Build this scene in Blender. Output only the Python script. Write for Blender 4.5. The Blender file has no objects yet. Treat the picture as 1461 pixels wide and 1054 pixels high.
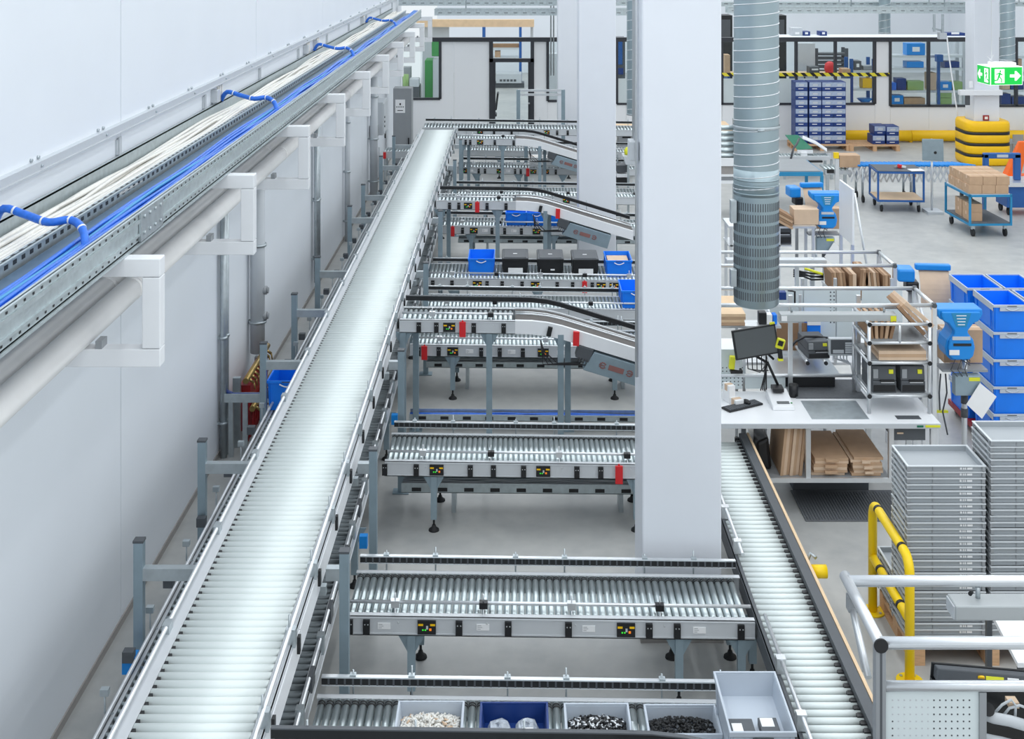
import bpy, math, random
from mathutils import Vector, Matrix
random.seed(7)
SC = bpy.context.scene
COL = SC.collection

# ------------------------------------------------------------------ camera, world, lights, exposure
F, CX, CY, H = 1787.0, 737.0, -84.0, 5.46        # focal length in pixels, vanishing point, eye height
cd = bpy.data.cameras.new('camera')
cd.sensor_width = 36.0
cd.lens = F * 36.0 / 1461.0
cd.shift_x = -(CX - 730.5) / 1461.0
cd.shift_y = -(527.0 - CY) / 1461.0
cd.clip_end = 200
cam = bpy.data.objects.new('camera', cd)
cam.location = (0, 0, H)
cam.rotation_euler = (math.pi / 2, 0, 0)
COL.objects.link(cam)
SC.camera = cam

w = bpy.data.worlds.new('hall_light')
SC.world = w
w.use_nodes = True
w.node_tree.nodes['Background'].inputs[0].default_value = (0.90, 0.96, 1.0, 1)
w.node_tree.nodes['Background'].inputs[1].default_value = 0.88

def area(name, loc, sx, sy, power, col=(0.95, 0.98, 1.0), rot=(0, 0, 0)):
    l = bpy.data.lights.new(name, 'AREA')
    l.shape = 'RECTANGLE'; l.size = sx; l.size_y = sy; l.energy = power; l.color = col
    o = bpy.data.objects.new(name, l)
    o.location = loc; o.rotation_euler = rot
    COL.objects.link(o)
    return o
for k in range(9):                                 # ceiling strip lamps running down the hall
    area('hall_strip_lamp', (-2.3 + 2.1 * k, 24.0, 8.6), 0.34, 52.0, 410)

SC.view_settings.view_transform = 'Standard'
SC.view_settings.look = 'None'
SC.view_settings.exposure = 0.12
SC.view_settings.gamma = 1.0
SC.view_settings.use_curve_mapping = False

# ------------------------------------------------------------------ helpers
def P(px, py, d): return Vector(((px - CX) * d / F, d, H - (py - CY) * d / F))
def X(px, d): return (px - CX) * d / F
def Z(py, d): return H - (py - CY) * d / F

def lin(c):
    r = []
    for v in c:
        v = v / 255.0
        r.append(v / 12.92 if v <= 0.04045 else ((v + 0.055) / 1.055) ** 2.4)
    return (r[0], r[1], r[2], 1.0)

MATS = {}
def mat(name, rgb, rough=0.5, metal=0.0, var=0.06, scale=6.0, bump=0.0, emit=0.0, stretch=None, coat=0.0):
    m = bpy.data.materials.new(name); m.use_nodes = True
    nt = m.node_tree; b = nt.nodes['Principled BSDF']
    c = lin(rgb)
    tc = nt.nodes.new('ShaderNodeTexCoord')
    nz = nt.nodes.new('ShaderNodeTexNoise'); nz.inputs['Scale'].default_value = scale; nz.inputs['Detail'].default_value = 4
    src = tc.outputs['Object']
    if stretch:
        mp = nt.nodes.new('ShaderNodeMapping'); mp.inputs['Scale'].default_value = stretch
        nt.links.new(src, mp.inputs['Vector']); src = mp.outputs['Vector']
    nt.links.new(src, nz.inputs['Vector'])
    rp = nt.nodes.new('ShaderNodeValToRGB')
    rp.color_ramp.elements[0].position = 0.3; rp.color_ramp.elements[1].position = 0.7
    rp.color_ramp.elements[0].color = tuple(max(0, x * (1 - var)) for x in c[:3]) + (1,)
    rp.color_ramp.elements[1].color = tuple(min(1, x * (1 + var)) for x in c[:3]) + (1,)
    nt.links.new(nz.outputs['Fac'], rp.inputs['Fac'])
    nt.links.new(rp.outputs['Color'], b.inputs['Base Color'])
    b.inputs['Roughness'].default_value = rough
    b.inputs['Metallic'].default_value = metal
    if coat: b.inputs['Coat Weight'].default_value = coat
    if emit:
        nt.links.new(rp.outputs['Color'], b.inputs['Emission Color'])
        b.inputs['Emission Strength'].default_value = emit
    if bump:
        bp = nt.nodes.new('ShaderNodeBump'); bp.inputs['Strength'].default_value = bump; bp.inputs['Distance'].default_value = 0.01
        nt.links.new(nz.outputs['Fac'], bp.inputs['Height']); nt.links.new(bp.outputs['Normal'], b.inputs['Normal'])
    MATS[name] = m
    return m

mat('wall_white', (230, 235, 241), 0.55, 0, 0.012, 1.2)
mat('panel_white', (247, 248, 250), 0.5, 0, 0.008, 1.2)
mat('print_blue', (166, 180, 204), 0.4, 0, 0.12, 14)
mat('ceiling_white', (225, 228, 230), 0.7, 0, 0.01)
mat('paint_white', (236, 238, 241), 0.35, 0, 0.01)
mat('column_paint', (226, 230, 237), 0.5, 0, 0.015, 2)
mat('steel_roller', (200, 210, 212), 0.33, 0.92, 0.02, 9)
mat('sleeve_roller', (108, 116, 120), 0.42, 0.3, 0.05, 9)
mat('pipe_white', (233, 232, 231), 0.45, 0, 0.03, 5)
mat('line_roller', (226, 234, 233), 0.5, 0.12, 0.012, 9)
mat('zinc', (186, 194, 198), 0.38, 0.75, 0.09, 14)
mat('zinc_blue', (150, 168, 178), 0.45, 0.55, 0.06, 10)
mat('aluminium', (222, 225, 228), 0.32, 0.70, 0.03, 12)
mat('frame_grey', (206, 210, 214), 0.40, 0.15, 0.02)
mat('tray_zinc', (190, 200, 203), 0.42, 0.6, 0.10, 18)
mat('duct_zinc', (162, 178, 184), 0.36, 0.75, 0.06, 3)
mat('grey_paint', (150, 154, 158), 0.45, 0.1, 0.03)
mat('lamp_grey', (178, 183, 185), 0.45, 0.1, 0.02)
mat('tray_rim_lit', (206, 211, 215), 0.4, 0, 0.015)  # lighter than the tray body, paints in bright rim lines
mat('roller_gap_shade', (60, 66, 70), 0.6, 0.2, 0.08)  # dark colour standing in for shade between the rollers
mat('grey_light', (196, 201, 206), 0.45, 0.05, 0.02)
mat('grey_dark', (84, 88, 93), 0.5, 0.1, 0.05)
mat('black', (26, 27, 30), 0.42, 0, 0.1)
mat('black_rubber', (34, 35, 37), 0.7, 0, 0.1)
mat('black_gloss', (18, 19, 21), 0.2, 0, 0.1)
mat('belt_grey', (88, 84, 82), 0.65, 0, 0.04)
mat('mat_grey', (100, 103, 107), 0.75, 0, 0.08, 40, 0.3)
mat('screen', (92, 96, 98), 0.25, 0, 0.02)
mat('blue_plastic', (8, 128, 246), 0.40, 0, 0.04)
mat('blue_bright', (18, 138, 222), 0.38, 0, 0.03)
mat('blue_cart', (38, 92, 160), 0.4, 0.1, 0.05)
mat('blue_teal', (38, 138, 186), 0.4, 0.1, 0.05)
mat('navy', (22, 56, 124), 0.45, 0, 0.06)
mat('cable_blue', (40, 112, 218), 0.4, 0, 0.12, 30)
mat('cable_white', (232, 230, 224), 0.5, 0, 0.05, 30)
mat('cable_green', (60, 150, 205), 0.5, 0, 0.05)
mat('tray_floor_blue', (96, 122, 148), 0.4, 0.5, 0.08, 12)
mat('tray_body_shaded', (160, 166, 171), 0.42, 0, 0.02)  # tray body darkened to paint the shadow between stacked rims
mat('bin_grey', (190, 199, 210), 0.42, 0, 0.02)
mat('cardboard', (192, 160, 130), 0.75, 0, 0.06, 9, 0.1)
mat('cardboard_light', (214, 188, 162), 0.75, 0, 0.05, 9)
mat('cardboard_dark', (152, 120, 92), 0.8, 0, 0.08, 9)
mat('wood', (206, 166, 128), 0.65, 0, 0.12, 6, 0.1, stretch=(2, 14, 14))
mat('wood_dark', (168, 122, 82), 0.7, 0, 0.14, 6, 0.1, stretch=(14, 2, 14))
mat('wood_light', (226, 196, 160), 0.6, 0, 0.06, 6)
mat('yellow', (252, 214, 14), 0.4, 0, 0.03)
mat('yellow_deep', (255, 200, 4), 0.42, 0, 0.03)
mat('yellow_green', (226, 226, 50), 0.5, 0, 0.05)
mat('red', (214, 38, 44), 0.4, 0, 0.05)
mat('red_dark', (150, 22, 28), 0.45, 0, 0.08)
mat('orange', (250, 110, 30), 0.5, 0, 0.05)
mat('green', (72, 150, 84), 0.5, 0, 0.05)
mat('green_light', (150, 182, 116), 0.5, 0, 0.05)
mat('green_belt', (20, 112, 84), 0.6, 0, 0.05)
mat('brass', (176, 150, 96), 0.35, 0.8, 0.1)
mat('clear_bag', (176, 184, 194), 0.25, 0, 0.3, 34)
mat('paper', (240, 241, 242), 0.6, 0, 0.015)
mat('sign_green', (0, 196, 70), 0.4, 0, 0.01, emit=0.35)
mat('sign_white', (245, 250, 246), 0.4, 0, 0.01, emit=0.55)
mat('lamp_white', (250, 252, 255), 0.4, 0, 0.005, emit=4.0)
mat('led_green', (60, 220, 60), 0.4, 0, 0.02, emit=0.5)
mat('led_orange', (240, 130, 30), 0.4, 0, 0.02, emit=0.4)
mat('door_dark', (58, 60, 66), 0.4, 0.1, 0.03)
mat('skirting', (158, 154, 151), 0.6, 0, 0.08)
mat('panel_frost', (214, 224, 226), 0.35, 0, 0.015)
mat('rust_print', (140, 96, 92), 0.6, 0, 0.05)

def concrete():
    m = bpy.data.materials.new('concrete'); m.use_nodes = True
    nt = m.node_tree; b = nt.nodes['Principled BSDF']
    tc = nt.nodes.new('ShaderNodeTexCoord')
    n1 = nt.nodes.new('ShaderNodeTexNoise'); n1.inputs['Scale'].default_value = 0.55; n1.inputs['Detail'].default_value = 8; n1.inputs['Roughness'].default_value = 0.62
    n2 = nt.nodes.new('ShaderNodeTexNoise'); n2.inputs['Scale'].default_value = 5.0; n2.inputs['Detail'].default_value = 6
    nt.links.new(tc.outputs['Object'], n1.inputs['Vector']); nt.links.new(tc.outputs['Object'], n2.inputs['Vector'])
    mx = nt.nodes.new('ShaderNodeMix'); mx.data_type = 'FLOAT'; mx.inputs['Factor'].default_value = 0.3
    nt.links.new(n1.outputs['Fac'], mx.inputs['A']); nt.links.new(n2.outputs['Fac'], mx.inputs['B'])
    rp = nt.nodes.new('ShaderNodeValToRGB')
    rp.color_ramp.elements[0].position = 0.36; rp.color_ramp.elements[0].color = lin((164, 166, 166))
    rp.color_ramp.elements[1].position = 0.64; rp.color_ramp.elements[1].color = lin((194, 194, 191))
    nt.links.new(mx.outputs['Result'], rp.inputs['Fac']); nt.links.new(rp.outputs['Color'], b.inputs['Base Color'])
    r2 = nt.nodes.new('ShaderNodeMapRange'); r2.inputs['To Min'].default_value = 0.28; r2.inputs['To Max'].default_value = 0.5
    nt.links.new(n1.outputs['Fac'], r2.inputs['Value']); nt.links.new(r2.outputs['Result'], b.inputs['Roughness'])
    MATS['concrete'] = m
concrete()
def glass():
    m = bpy.data.materials.new('window_glass'); m.use_nodes = True
    nt = m.node_tree; nt.nodes.remove(nt.nodes['Principled BSDF'])
    out = nt.nodes['Material Output']
    t = nt.nodes.new('ShaderNodeBsdfTransparent'); t.inputs[0].default_value = (0.93, 0.96, 0.96, 1)
    g = nt.nodes.new('ShaderNodeBsdfGlossy'); g.inputs['Roughness'].default_value = 0.03
    fr = nt.nodes.new('ShaderNodeFresnel'); fr.inputs['IOR'].default_value = 1.3
    mx = nt.nodes.new('ShaderNodeMixShader')
    nt.links.new(fr.outputs[0], mx.inputs[0]); nt.links.new(t.outputs[0], mx.inputs[1]); nt.links.new(g.outputs[0], mx.inputs[2])
    nt.links.new(mx.outputs[0], out.inputs['Surface'])
    MATS['window_glass'] = m
glass()
def chevron():
    m = bpy.data.materials.new('hazard_tape'); m.use_nodes = True
    nt = m.node_tree; b = nt.nodes['Principled BSDF']
    tc = nt.nodes.new('ShaderNodeTexCoord')
    mp = nt.nodes.new('ShaderNodeMapping'); mp.inputs['Rotation'].default_value = (0, math.radians(45), 0)
    wv = nt.nodes.new('ShaderNodeTexWave'); wv.inputs['Scale'].default_value = 1.75; wv.bands_direction = 'X'
    rp = nt.nodes.new('ShaderNodeValToRGB'); rp.color_ramp.interpolation = 'CONSTANT'
    rp.color_ramp.elements[0].color = lin((30, 30, 30)); rp.color_ramp.elements[1].position = 0.42; rp.color_ramp.elements[1].color = lin((240, 225, 60))
    nt.links.new(tc.outputs['Object'], mp.inputs['Vector']); nt.links.new(mp.outputs['Vector'], wv.inputs['Vector'])
    nt.links.new(wv.outputs['Fac'], rp.inputs['Fac']); nt.links.new(rp.outputs['Color'], b.inputs['Base Color'])
    MATS['hazard_tape'] = m
chevron()

ORG = {}          # world offset that is subtracted from the vertices of a root's children
class MB:
    def __init__(s, fn=None): s.v = []; s.f = []; s.mi = []; s.sm = []; s.fn = fn; s.cur = 0
    def _face(s, idx, smooth=False): s.f.append(idx); s.mi.append(s.cur); s.sm.append(smooth)
    def m(s, i): s.cur = i; return s
    def box(s, x0, x1, y0, y1, z0, z1):
        x0, x1 = min(x0, x1), max(x0, x1); y0, y1 = min(y0, y1), max(y0, y1); z0, z1 = min(z0, z1), max(z0, z1)
        return s.hexa([(x0, y0, z0), (x1, y0, z0), (x1, y1, z0), (x0, y1, z0), (x0, y0, z1), (x1, y0, z1), (x1, y1, z1), (x0, y1, z1)])
    def hexa(s, p):
        n = len(s.v); s.v += [tuple(q) for q in p]
        for q in ((3, 2, 1, 0), (4, 5, 6, 7), (0, 1, 5, 4), (1, 2, 6, 5), (2, 3, 7, 6), (3, 0, 4, 7)): s._face([n + i for i in q])
        return s
    def obox(s, c, size, rot):
        R = rot if isinstance(rot, Matrix) else Matrix.Rotation(rot[2], 3, 'Z') @ Matrix.Rotation(rot[1], 3, 'Y') @ Matrix.Rotation(rot[0], 3, 'X')
        c = Vector(c); a, b, d = size[0] / 2, size[1] / 2, size[2] / 2
        return s.hexa([c + R @ Vector(q) for q in ((-a, -b, -d), (a, -b, -d), (a, b, -d), (-a, b, -d), (-a, -b, d), (a, -b, d), (a, b, d), (-a, b, d))])
    def cyl(s, p, q, r, n=12, r2=None, caps=True):
        p, q = Vector(p), Vector(q); r2 = r if r2 is None else r2
        ax = (q - p).normalized(); u = ax.orthogonal().normalized(); w_ = ax.cross(u)
        b = len(s.v)
        for i in range(n):
            a = 2 * math.pi * i / n; d = u * math.cos(a) + w_ * math.sin(a)
            s.v.append(tuple(p + d * r)); s.v.append(tuple(q + d * r2))
        for i in range(n):
            j = (i + 1) % n; s._face([b + 2 * i, b + 2 * j, b + 2 * j + 1, b + 2 * i + 1], True)
        if caps:
            s._face([b + 2 * i for i in range(n)][::-1]); s._face([b + 2 * i + 1 for i in range(n)])
        return s
    def tube(s, pts, r, n=8):
        pts = [Vector(p) for p in pts]; b = len(s.v); u = None
        for k, p in enumerate(pts):
            t = (pts[min(k + 1, len(pts) - 1)] - pts[max(k - 1, 0)]).normalized()
            if u is None: u = t.orthogonal().normalized()
            u = (u - t * u.dot(t)).normalized(); w_ = t.cross(u)
            for i in range(n):
                a = 2 * math.pi * i / n; s.v.append(tuple(p + (u * math.cos(a) + w_ * math.sin(a)) * r))
        for k in range(len(pts) - 1):
            for i in range(n):
                j = (i + 1) % n; s._face([b + k * n + i, b + k * n + j, b + (k + 1) * n + j, b + (k + 1) * n + i], True)
        s._face([b + i for i in range(n)][::-1]); s._face([b + (len(pts) - 1) * n + i for i in range(n)])
        return s
    def prism(s, pts, vec):
        b = len(s.v); n = len(pts); v = Vector(vec)
        s.v += [tuple(p) for p in pts] + [tuple(Vector(p) + v) for p in pts]
        s._face(list(range(b, b + n))[::-1]); s._face(list(range(b + n, b + 2 * n)))
        for i in range(n):
            j = (i + 1) % n; s._face([b + i, b + j, b + n + j, b + n + i])
        return s
    def strip(s, pa, pb, vec):          # a bent sheet: two edge polylines, thickened by vec
        v = Vector(vec)
        for i in range(len(pa) - 1):
            q = [pa[i], pa[i + 1], pb[i + 1], pb[i]]
            s.hexa([Vector(c) + v for c in q] + [Vector(c) for c in q])
        return s
    def lathe(s, prof, c=(0, 0, 0), n=24):
        b = len(s.v)
        for (r, z) in prof:
            for i in range(n):
                a = 2 * math.pi * i / n; s.v.append((c[0] + r * math.cos(a), c[1] + r * math.sin(a), c[2] + z))
        for k in range(len(prof) - 1):
            for i in range(n):
                j = (i + 1) % n; s._face([b + k * n + i, b + k * n + j, b + (k + 1) * n + j, b + (k + 1) * n + i], True)
        return s
    def mesh(s, name, mats, off=Vector((0, 0, 0))):
        me = bpy.data.meshes.new(name)
        vs = [s.fn(v) for v in s.v] if s.fn else s.v
        me.from_pydata([(v[0] - off[0], v[1] - off[1], v[2] - off[2]) for v in vs], [], s.f)
        for k in (mats if isinstance(mats, (list, tuple)) else [mats]): me.materials.append(MATS[k])
        me.polygons.foreach_set('material_index', s.mi); me.polygons.foreach_set('use_smooth', s.sm)
        me.update()
        return me
    def build(s, name, mats, parent=None, label=None, bevel=0.0, kind=None):
        if parent is not None: off = ORG.get(parent.name, Vector((0, 0, 0)))
        else:
            xs = [s.fn(v) for v in s.v] if s.fn else s.v
            off = Vector(((min(v[0] for v in xs) + max(v[0] for v in xs)) / 2, (min(v[1] for v in xs) + max(v[1] for v in xs)) / 2, min(v[2] for v in xs)))
        me = s.mesh(name, mats, off)
        o = bpy.data.objects.new(name, me); COL.objects.link(o)
        if parent is not None:
            o.parent = parent; ORG[o.name] = off
        else:
            o.location = off; ORG[o.name] = off
        if bevel:
            b = o.modifiers.new('edge', 'BEVEL'); b.width = bevel; b.segments = 2; b.limit_method = 'ANGLE'
        if label: o['label'] = label
        if kind: o['kind'] = kind
        return o

def tag(o, label, cat, group=None, kind=None):
    o['label'] = label; o['category'] = cat
    if group: o['group'] = group
    if kind: o['kind'] = kind
    return o
def thing(name, label, cat, loc=(0, 0, 0), group=None, local=False):
    o = bpy.data.objects.new(name, None); COL.objects.link(o)
    o.location = loc; o.empty_display_size = 0.1
    ORG[o.name] = Vector((0, 0, 0)) if local else Vector(loc)
    return tag(o, label, cat, group)
def inst(name, me, loc, parent, rot=None):       # an object that shares mesh data, placed in the coordinates of its root
    o = bpy.data.objects.new(name, me); COL.objects.link(o); o.parent = parent
    o.location = Vector(loc) - ORG.get(parent.name, Vector((0, 0, 0)))
    if rot: o.rotation_euler = rot
    ORG[o.name] = Vector(loc)
    return o
def dup(root, loc, rz=None, label=None, group=None, scale=None):
    r = root.copy(); COL.objects.link(r); r.location = loc
    if rz is not None: r.rotation_euler = (0, 0, rz)
    if scale: r.scale = scale
    if label: r['label'] = label
    if group: r['group'] = group
    for ch in list(root.children):
        c = ch.copy(); COL.objects.link(c); c.parent = r
        for g in list(ch.children):
            d = g.copy(); COL.objects.link(d); d.parent = c
    return r
def struct(name, mb, mats, parent=None, bevel=0.0):
    o = mb.build(name, mats, parent, bevel=bevel)
    if parent is None: o['kind'] = 'structure'
    return o
ORD = 'first second third fourth fifth sixth seventh eighth ninth tenth eleventh twelfth thirteenth fourteenth fifteenth sixteenth seventeenth eighteenth nineteenth twentieth'.split()
ORD += ['twenty-' + w_ for w_ in ORD[:9]] + ['thirtieth'] + ['thirty-' + w_ for w_ in ORD[:9]]

# ------------------------------------------------------------------ the setting
FD = 34.4                                            # depth of the far partition
fl = MB(); fl.box(-3.3, 24, 0.5, 52.2, -0.12, 0.0)
struct('floor', fl, 'concrete')
ce = MB(); ce.box(-3.3, 24, -2, 52.2, 8.9, 9.0)
struct('ceiling', ce, 'ceiling_white')
wb = MB(); wb.box(-3.30, -3.185, 1.0, FD + 0.1, 0.0, 8.9)
WL = struct('wall_left', wb, 'grey_light')
y = 4.8 - 5.2
while y < FD:
    y0, y1 = max(1.0, y + 0.006), min(FD, y + 5.2 - 0.006)
    if y1 > y0:
        b = MB(); b.box(-3.20, -3.16, y0, y1, 0.0, 8.9); b.build('wall_panel', 'wall_white', WL)
    y += 5.2
b = MB(); b.box(-3.16, -3.148, 1.0, FD, 0.0, 0.06)
struct('baseboard_left', b, 'skirting')
b = MB(); b.box(-3.3, 24, 52.0, 52.2, 0, 8.9)
struct('wall_back_hall', b, 'wall_white')

b = MB(); b.box(18.0, 18.2, 24.0, 52.0, 0, 8.9)
struct('wall_right', b, 'wall_white')

def fx(px, d=FD): return X(px, d)
def fz(py, d=FD): return Z(py, d)
wf = MB()
wf.box(-3.16, fx(628), FD, FD + .1, 0, fz(142))
FW = struct('wall_far', wf, 'panel_white')
BARZ = 2.70
for (a, c, top) in ((628, 647.5, BARZ), (648.2, 698, BARZ), (762, 781, BARZ), (781.3, 797, fz(145)), (797.3, 893, fz(148)), (893.3, 1030, fz(148)),
                    (1030.3, 1136, fz(149)), (1136.3, 1192, fz(149)), (1192.3, 1248, fz(149)), (1248.3, 1270, BARZ), (1270.3, 1325, fz(151.5)), (1325.3, 1400, fz(151.5)), (1400.3, 1470, fz(151.5)), (1470.3, 1540, fz(151.5))):
    b = MB(); b.box(fx(a), fx(c), FD, FD + .1, 0, top); b.build('wall_panel', 'panel_white', FW)
b = MB(); b.box(fx(573), fx(1560), FD - .05, FD + .12, BARZ, BARZ + .115)
struct('trim_1', b, 'door_dark')
def window(n, a, c, bot, mull=(), sill=None, frost=None):
    z0, z1 = fz(bot), BARZ
    b = MB()
    for px in (a,) + tuple(mull) + (c,):
        b.box(fx(px) - .038, fx(px) + .038, FD - .03, FD + .08, z0, z1)
    b.box(fx(a), fx(c), FD - .03, FD + .08, z0 - .03, z0 + .03)
    f = struct('window_%d' % n, b, 'door_dark')
    e = [a] + list(mull) + [c]
    for i in range(len(e) - 1):
        g = MB(); g.box(fx(e[i]) + .038, fx(e[i + 1]) - .038, FD + .02, FD + .028, z0 + .03, z1); g.build('pane', 'window_glass', f)
        if frost and e[i] < frost[1]:
            g = MB(); g.box(fx(e[i]) + .038, fx(min(e[i + 1], frost[1])) - .038, FD - .01, FD + .015, z0 + .03, fz(frost[0])); g.build('lower_panel', 'panel_frost', f)
    return f
window(1, 560, 628, 141)
window(2, 781.5, 800, 144)
window(3, 880, 1248, 148, (1030, 1136, 1192), None, (112, 1215))
window(4, 1270, 1540, 151, (1325, 1395, 1450))
# glazed door between white panels
b = MB(); dz = fz(86)
b.box(fx(698), fx(703.5), FD - .04, FD + .1, 0, BARZ); b.box(fx(757), fx(762), FD - .04, FD + .1, 0, BARZ)
b.box(fx(698), fx(762), FD - .04, FD + .1, dz - .05, dz + .05)
D1 = struct('door_1', b, 'door_dark')
b = MB(); b.box(fx(703.5), fx(757), FD + .03, FD + .038, dz + .05, BARZ); b.build('pane', 'window_glass', D1)
b = MB()
for (p0, p1) in ((703.5, 707), (753.5, 757)): b.box(fx(p0), fx(p1), FD, FD + .05, 0.0, dz - .05)
b.box(fx(703.5), fx(757), FD, FD + .05, 0.0, 0.1)
lf = b.build('door_leaf', 'door_dark', D1)
b = MB(); b.box(fx(707), fx(753.5), FD + .02, FD + .028, .1, dz - .05); b.build('pane', 'window_glass', lf)
b = MB(); b.box(fx(753), fx(756), FD - .09, FD, 1.0, 1.03); b.build('handle', 'aluminium', lf)
b = MB(); b.box(fx(1030), fx(1268), FD - .06, FD - .052, fz(108.5), fz(103.5))
t = b.build('hazard_tape', 'hazard_tape'); tag(t, 'yellow and black striped tape strung across the office windows', 'tape')

# square concrete columns
def column(x, y, h=8.9):
    b = MB(); b.box(x, x + .617, y, y + .617, 0, h)
    return struct('column', b, 'column_paint', bevel=.012)
C1 = column(.98, 9.76)
C2 = column(1.03, 20.75)
C3 = column(1.02, 31.0)
C4 = column(11.18, 30.6)
b = MB(); b.box(.965, 1.612, 9.745, 10.39, 0, .06); b.build('column_foot', 'skirting', C1)
# ------------------------------------------------------------------ roller conveyors
TILT = 0.0135
ROLL = {}
def roller_mesh(length, r, axis, n=14, ends=True, m='steel_roller'):
    key = (round(length, 4), r, axis, n, m)
    if key not in ROLL:
        b = MB(); h = length / 2
        d = Vector((1, 0, 0)) if axis == 'x' else Vector((0, 1, 0))
        b.m(0).cyl(-d * h, d * h, r, n)
        if ends:
            b.m(1).cyl(-d * (h + .012), -d * (h - .004), r * .55, 8)
            if axis == 'y': b.cyl(d * (h - .035), d * (h - .02), r * 1.05, n); b.cyl(d * (h - .06), d * (h - .045), r * 1.05, n)
        ROLL[key] = b.mesh('roller', [m, 'black_rubber'])
    return ROLL[key]

def foot_leg(root, x, y0, z1, back=False, tall=False, m='zinc_blue', gus=True):
    # a post from the frame down to a swivel foot
    b = MB(); s = .028 if not tall else .032
    zb = .11 if not tall else .06
    b.box(x - s, x + s, y0 - s, y0 + s, zb, z1)
    if gus: b.prism([(x - .10, y0 - .004, z1), (x + .10, y0 - .004, z1), (x + s, y0 - .004, z1 - .13), (x - s, y0 - .004, z1 - .13)], (0, .008, 0))
    if tall:
        b.box(x - .07, x + .07, y0 - .06, y0 + .06, 0.0, .012); b.box(x - s * 1.2, x + s * 1.2, y0 - s * 1.2, y0 + s * 1.2, .012, zb)
    l = b.build('leg', m, root)
    if not tall:
        f = MB(); f.cyl((x, y0, .03), (x, y0, zb + .02), .010, 8); f.lathe([(.0, .0), (.05, .0), (.047, .014), (.022, .032), (.016, .055), (0, .055)], (x, y0, 0), 14)
        f.build('foot', 'black_rubber', l)
    return l

def blk_label(root, u, v, z, tl):
    b = MB(fn=tl)
    b.m(0).box(u - .045, u + .045, v - .004, v, z - .022, z + .022)
    b.m(1)
    for k, (a, c) in enumerate(((-.038, -.012), (-.038, -.004), (-.038, -.016))): b.box(u + a, u + c, v - .005, v - .004, z + .011 - k * .012, z + .014 - k * .012)
    b.build('paper_label', ['paper', 'grey_paint'], root)
def reader(root, u, v, z, tl):
    b = MB(fn=tl)
    b.m(0).box(u - .065, u + .065, v - .016, v, z - .05, z + .045)
    b.m(1).box(u - .06, u - .025, v - .018, v - .016, z + .012, z + .026); b.box(u + .025, u + .06, v - .018, v - .016, z + .012, z + .026)
    b.m(2)
    for k in range(2): b.box(u - .032 + k * .018, u - .022 + k * .018, v - .019, v - .016, z - .022, z - .012)
    b.m(3).box(u + .018, u + .034, v - .019, v - .016, z - .022, z - .006)
    b.m(4).box(u - .004, u + .010, v - .019, v - .016, z - .012, z + .012)
    b.build('control_module', ['black', 'yellow_deep', 'led_green', 'led_orange', 'grey_light'], root)
def black_clip(root, u, v, z, tl):
    b = MB(fn=tl)
    b.m(0).box(u - .024, u + .024, v - .022, v, z - .055, z + .045)
    b.m(1).cyl((u - .010, v - .024, z + .018), (u - .010, v - .02, z + .018), .005, 6); b.cyl((u + .012, v - .024, z + .018), (u + .012, v - .02, z + .018), .005, 6)
    b.build('connector', ['black', 'aluminium'], root)
def red_tag(root, u, v, z, tl):
    b = MB(fn=tl); b.box(u - .034, u + .034, v - .03, v - .004, z - .10, z + .06); b.box(u - .008, u + .008, v - .01, v, z + .06, z + .075)
    b.build('red_tag', 'red', root)

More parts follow.
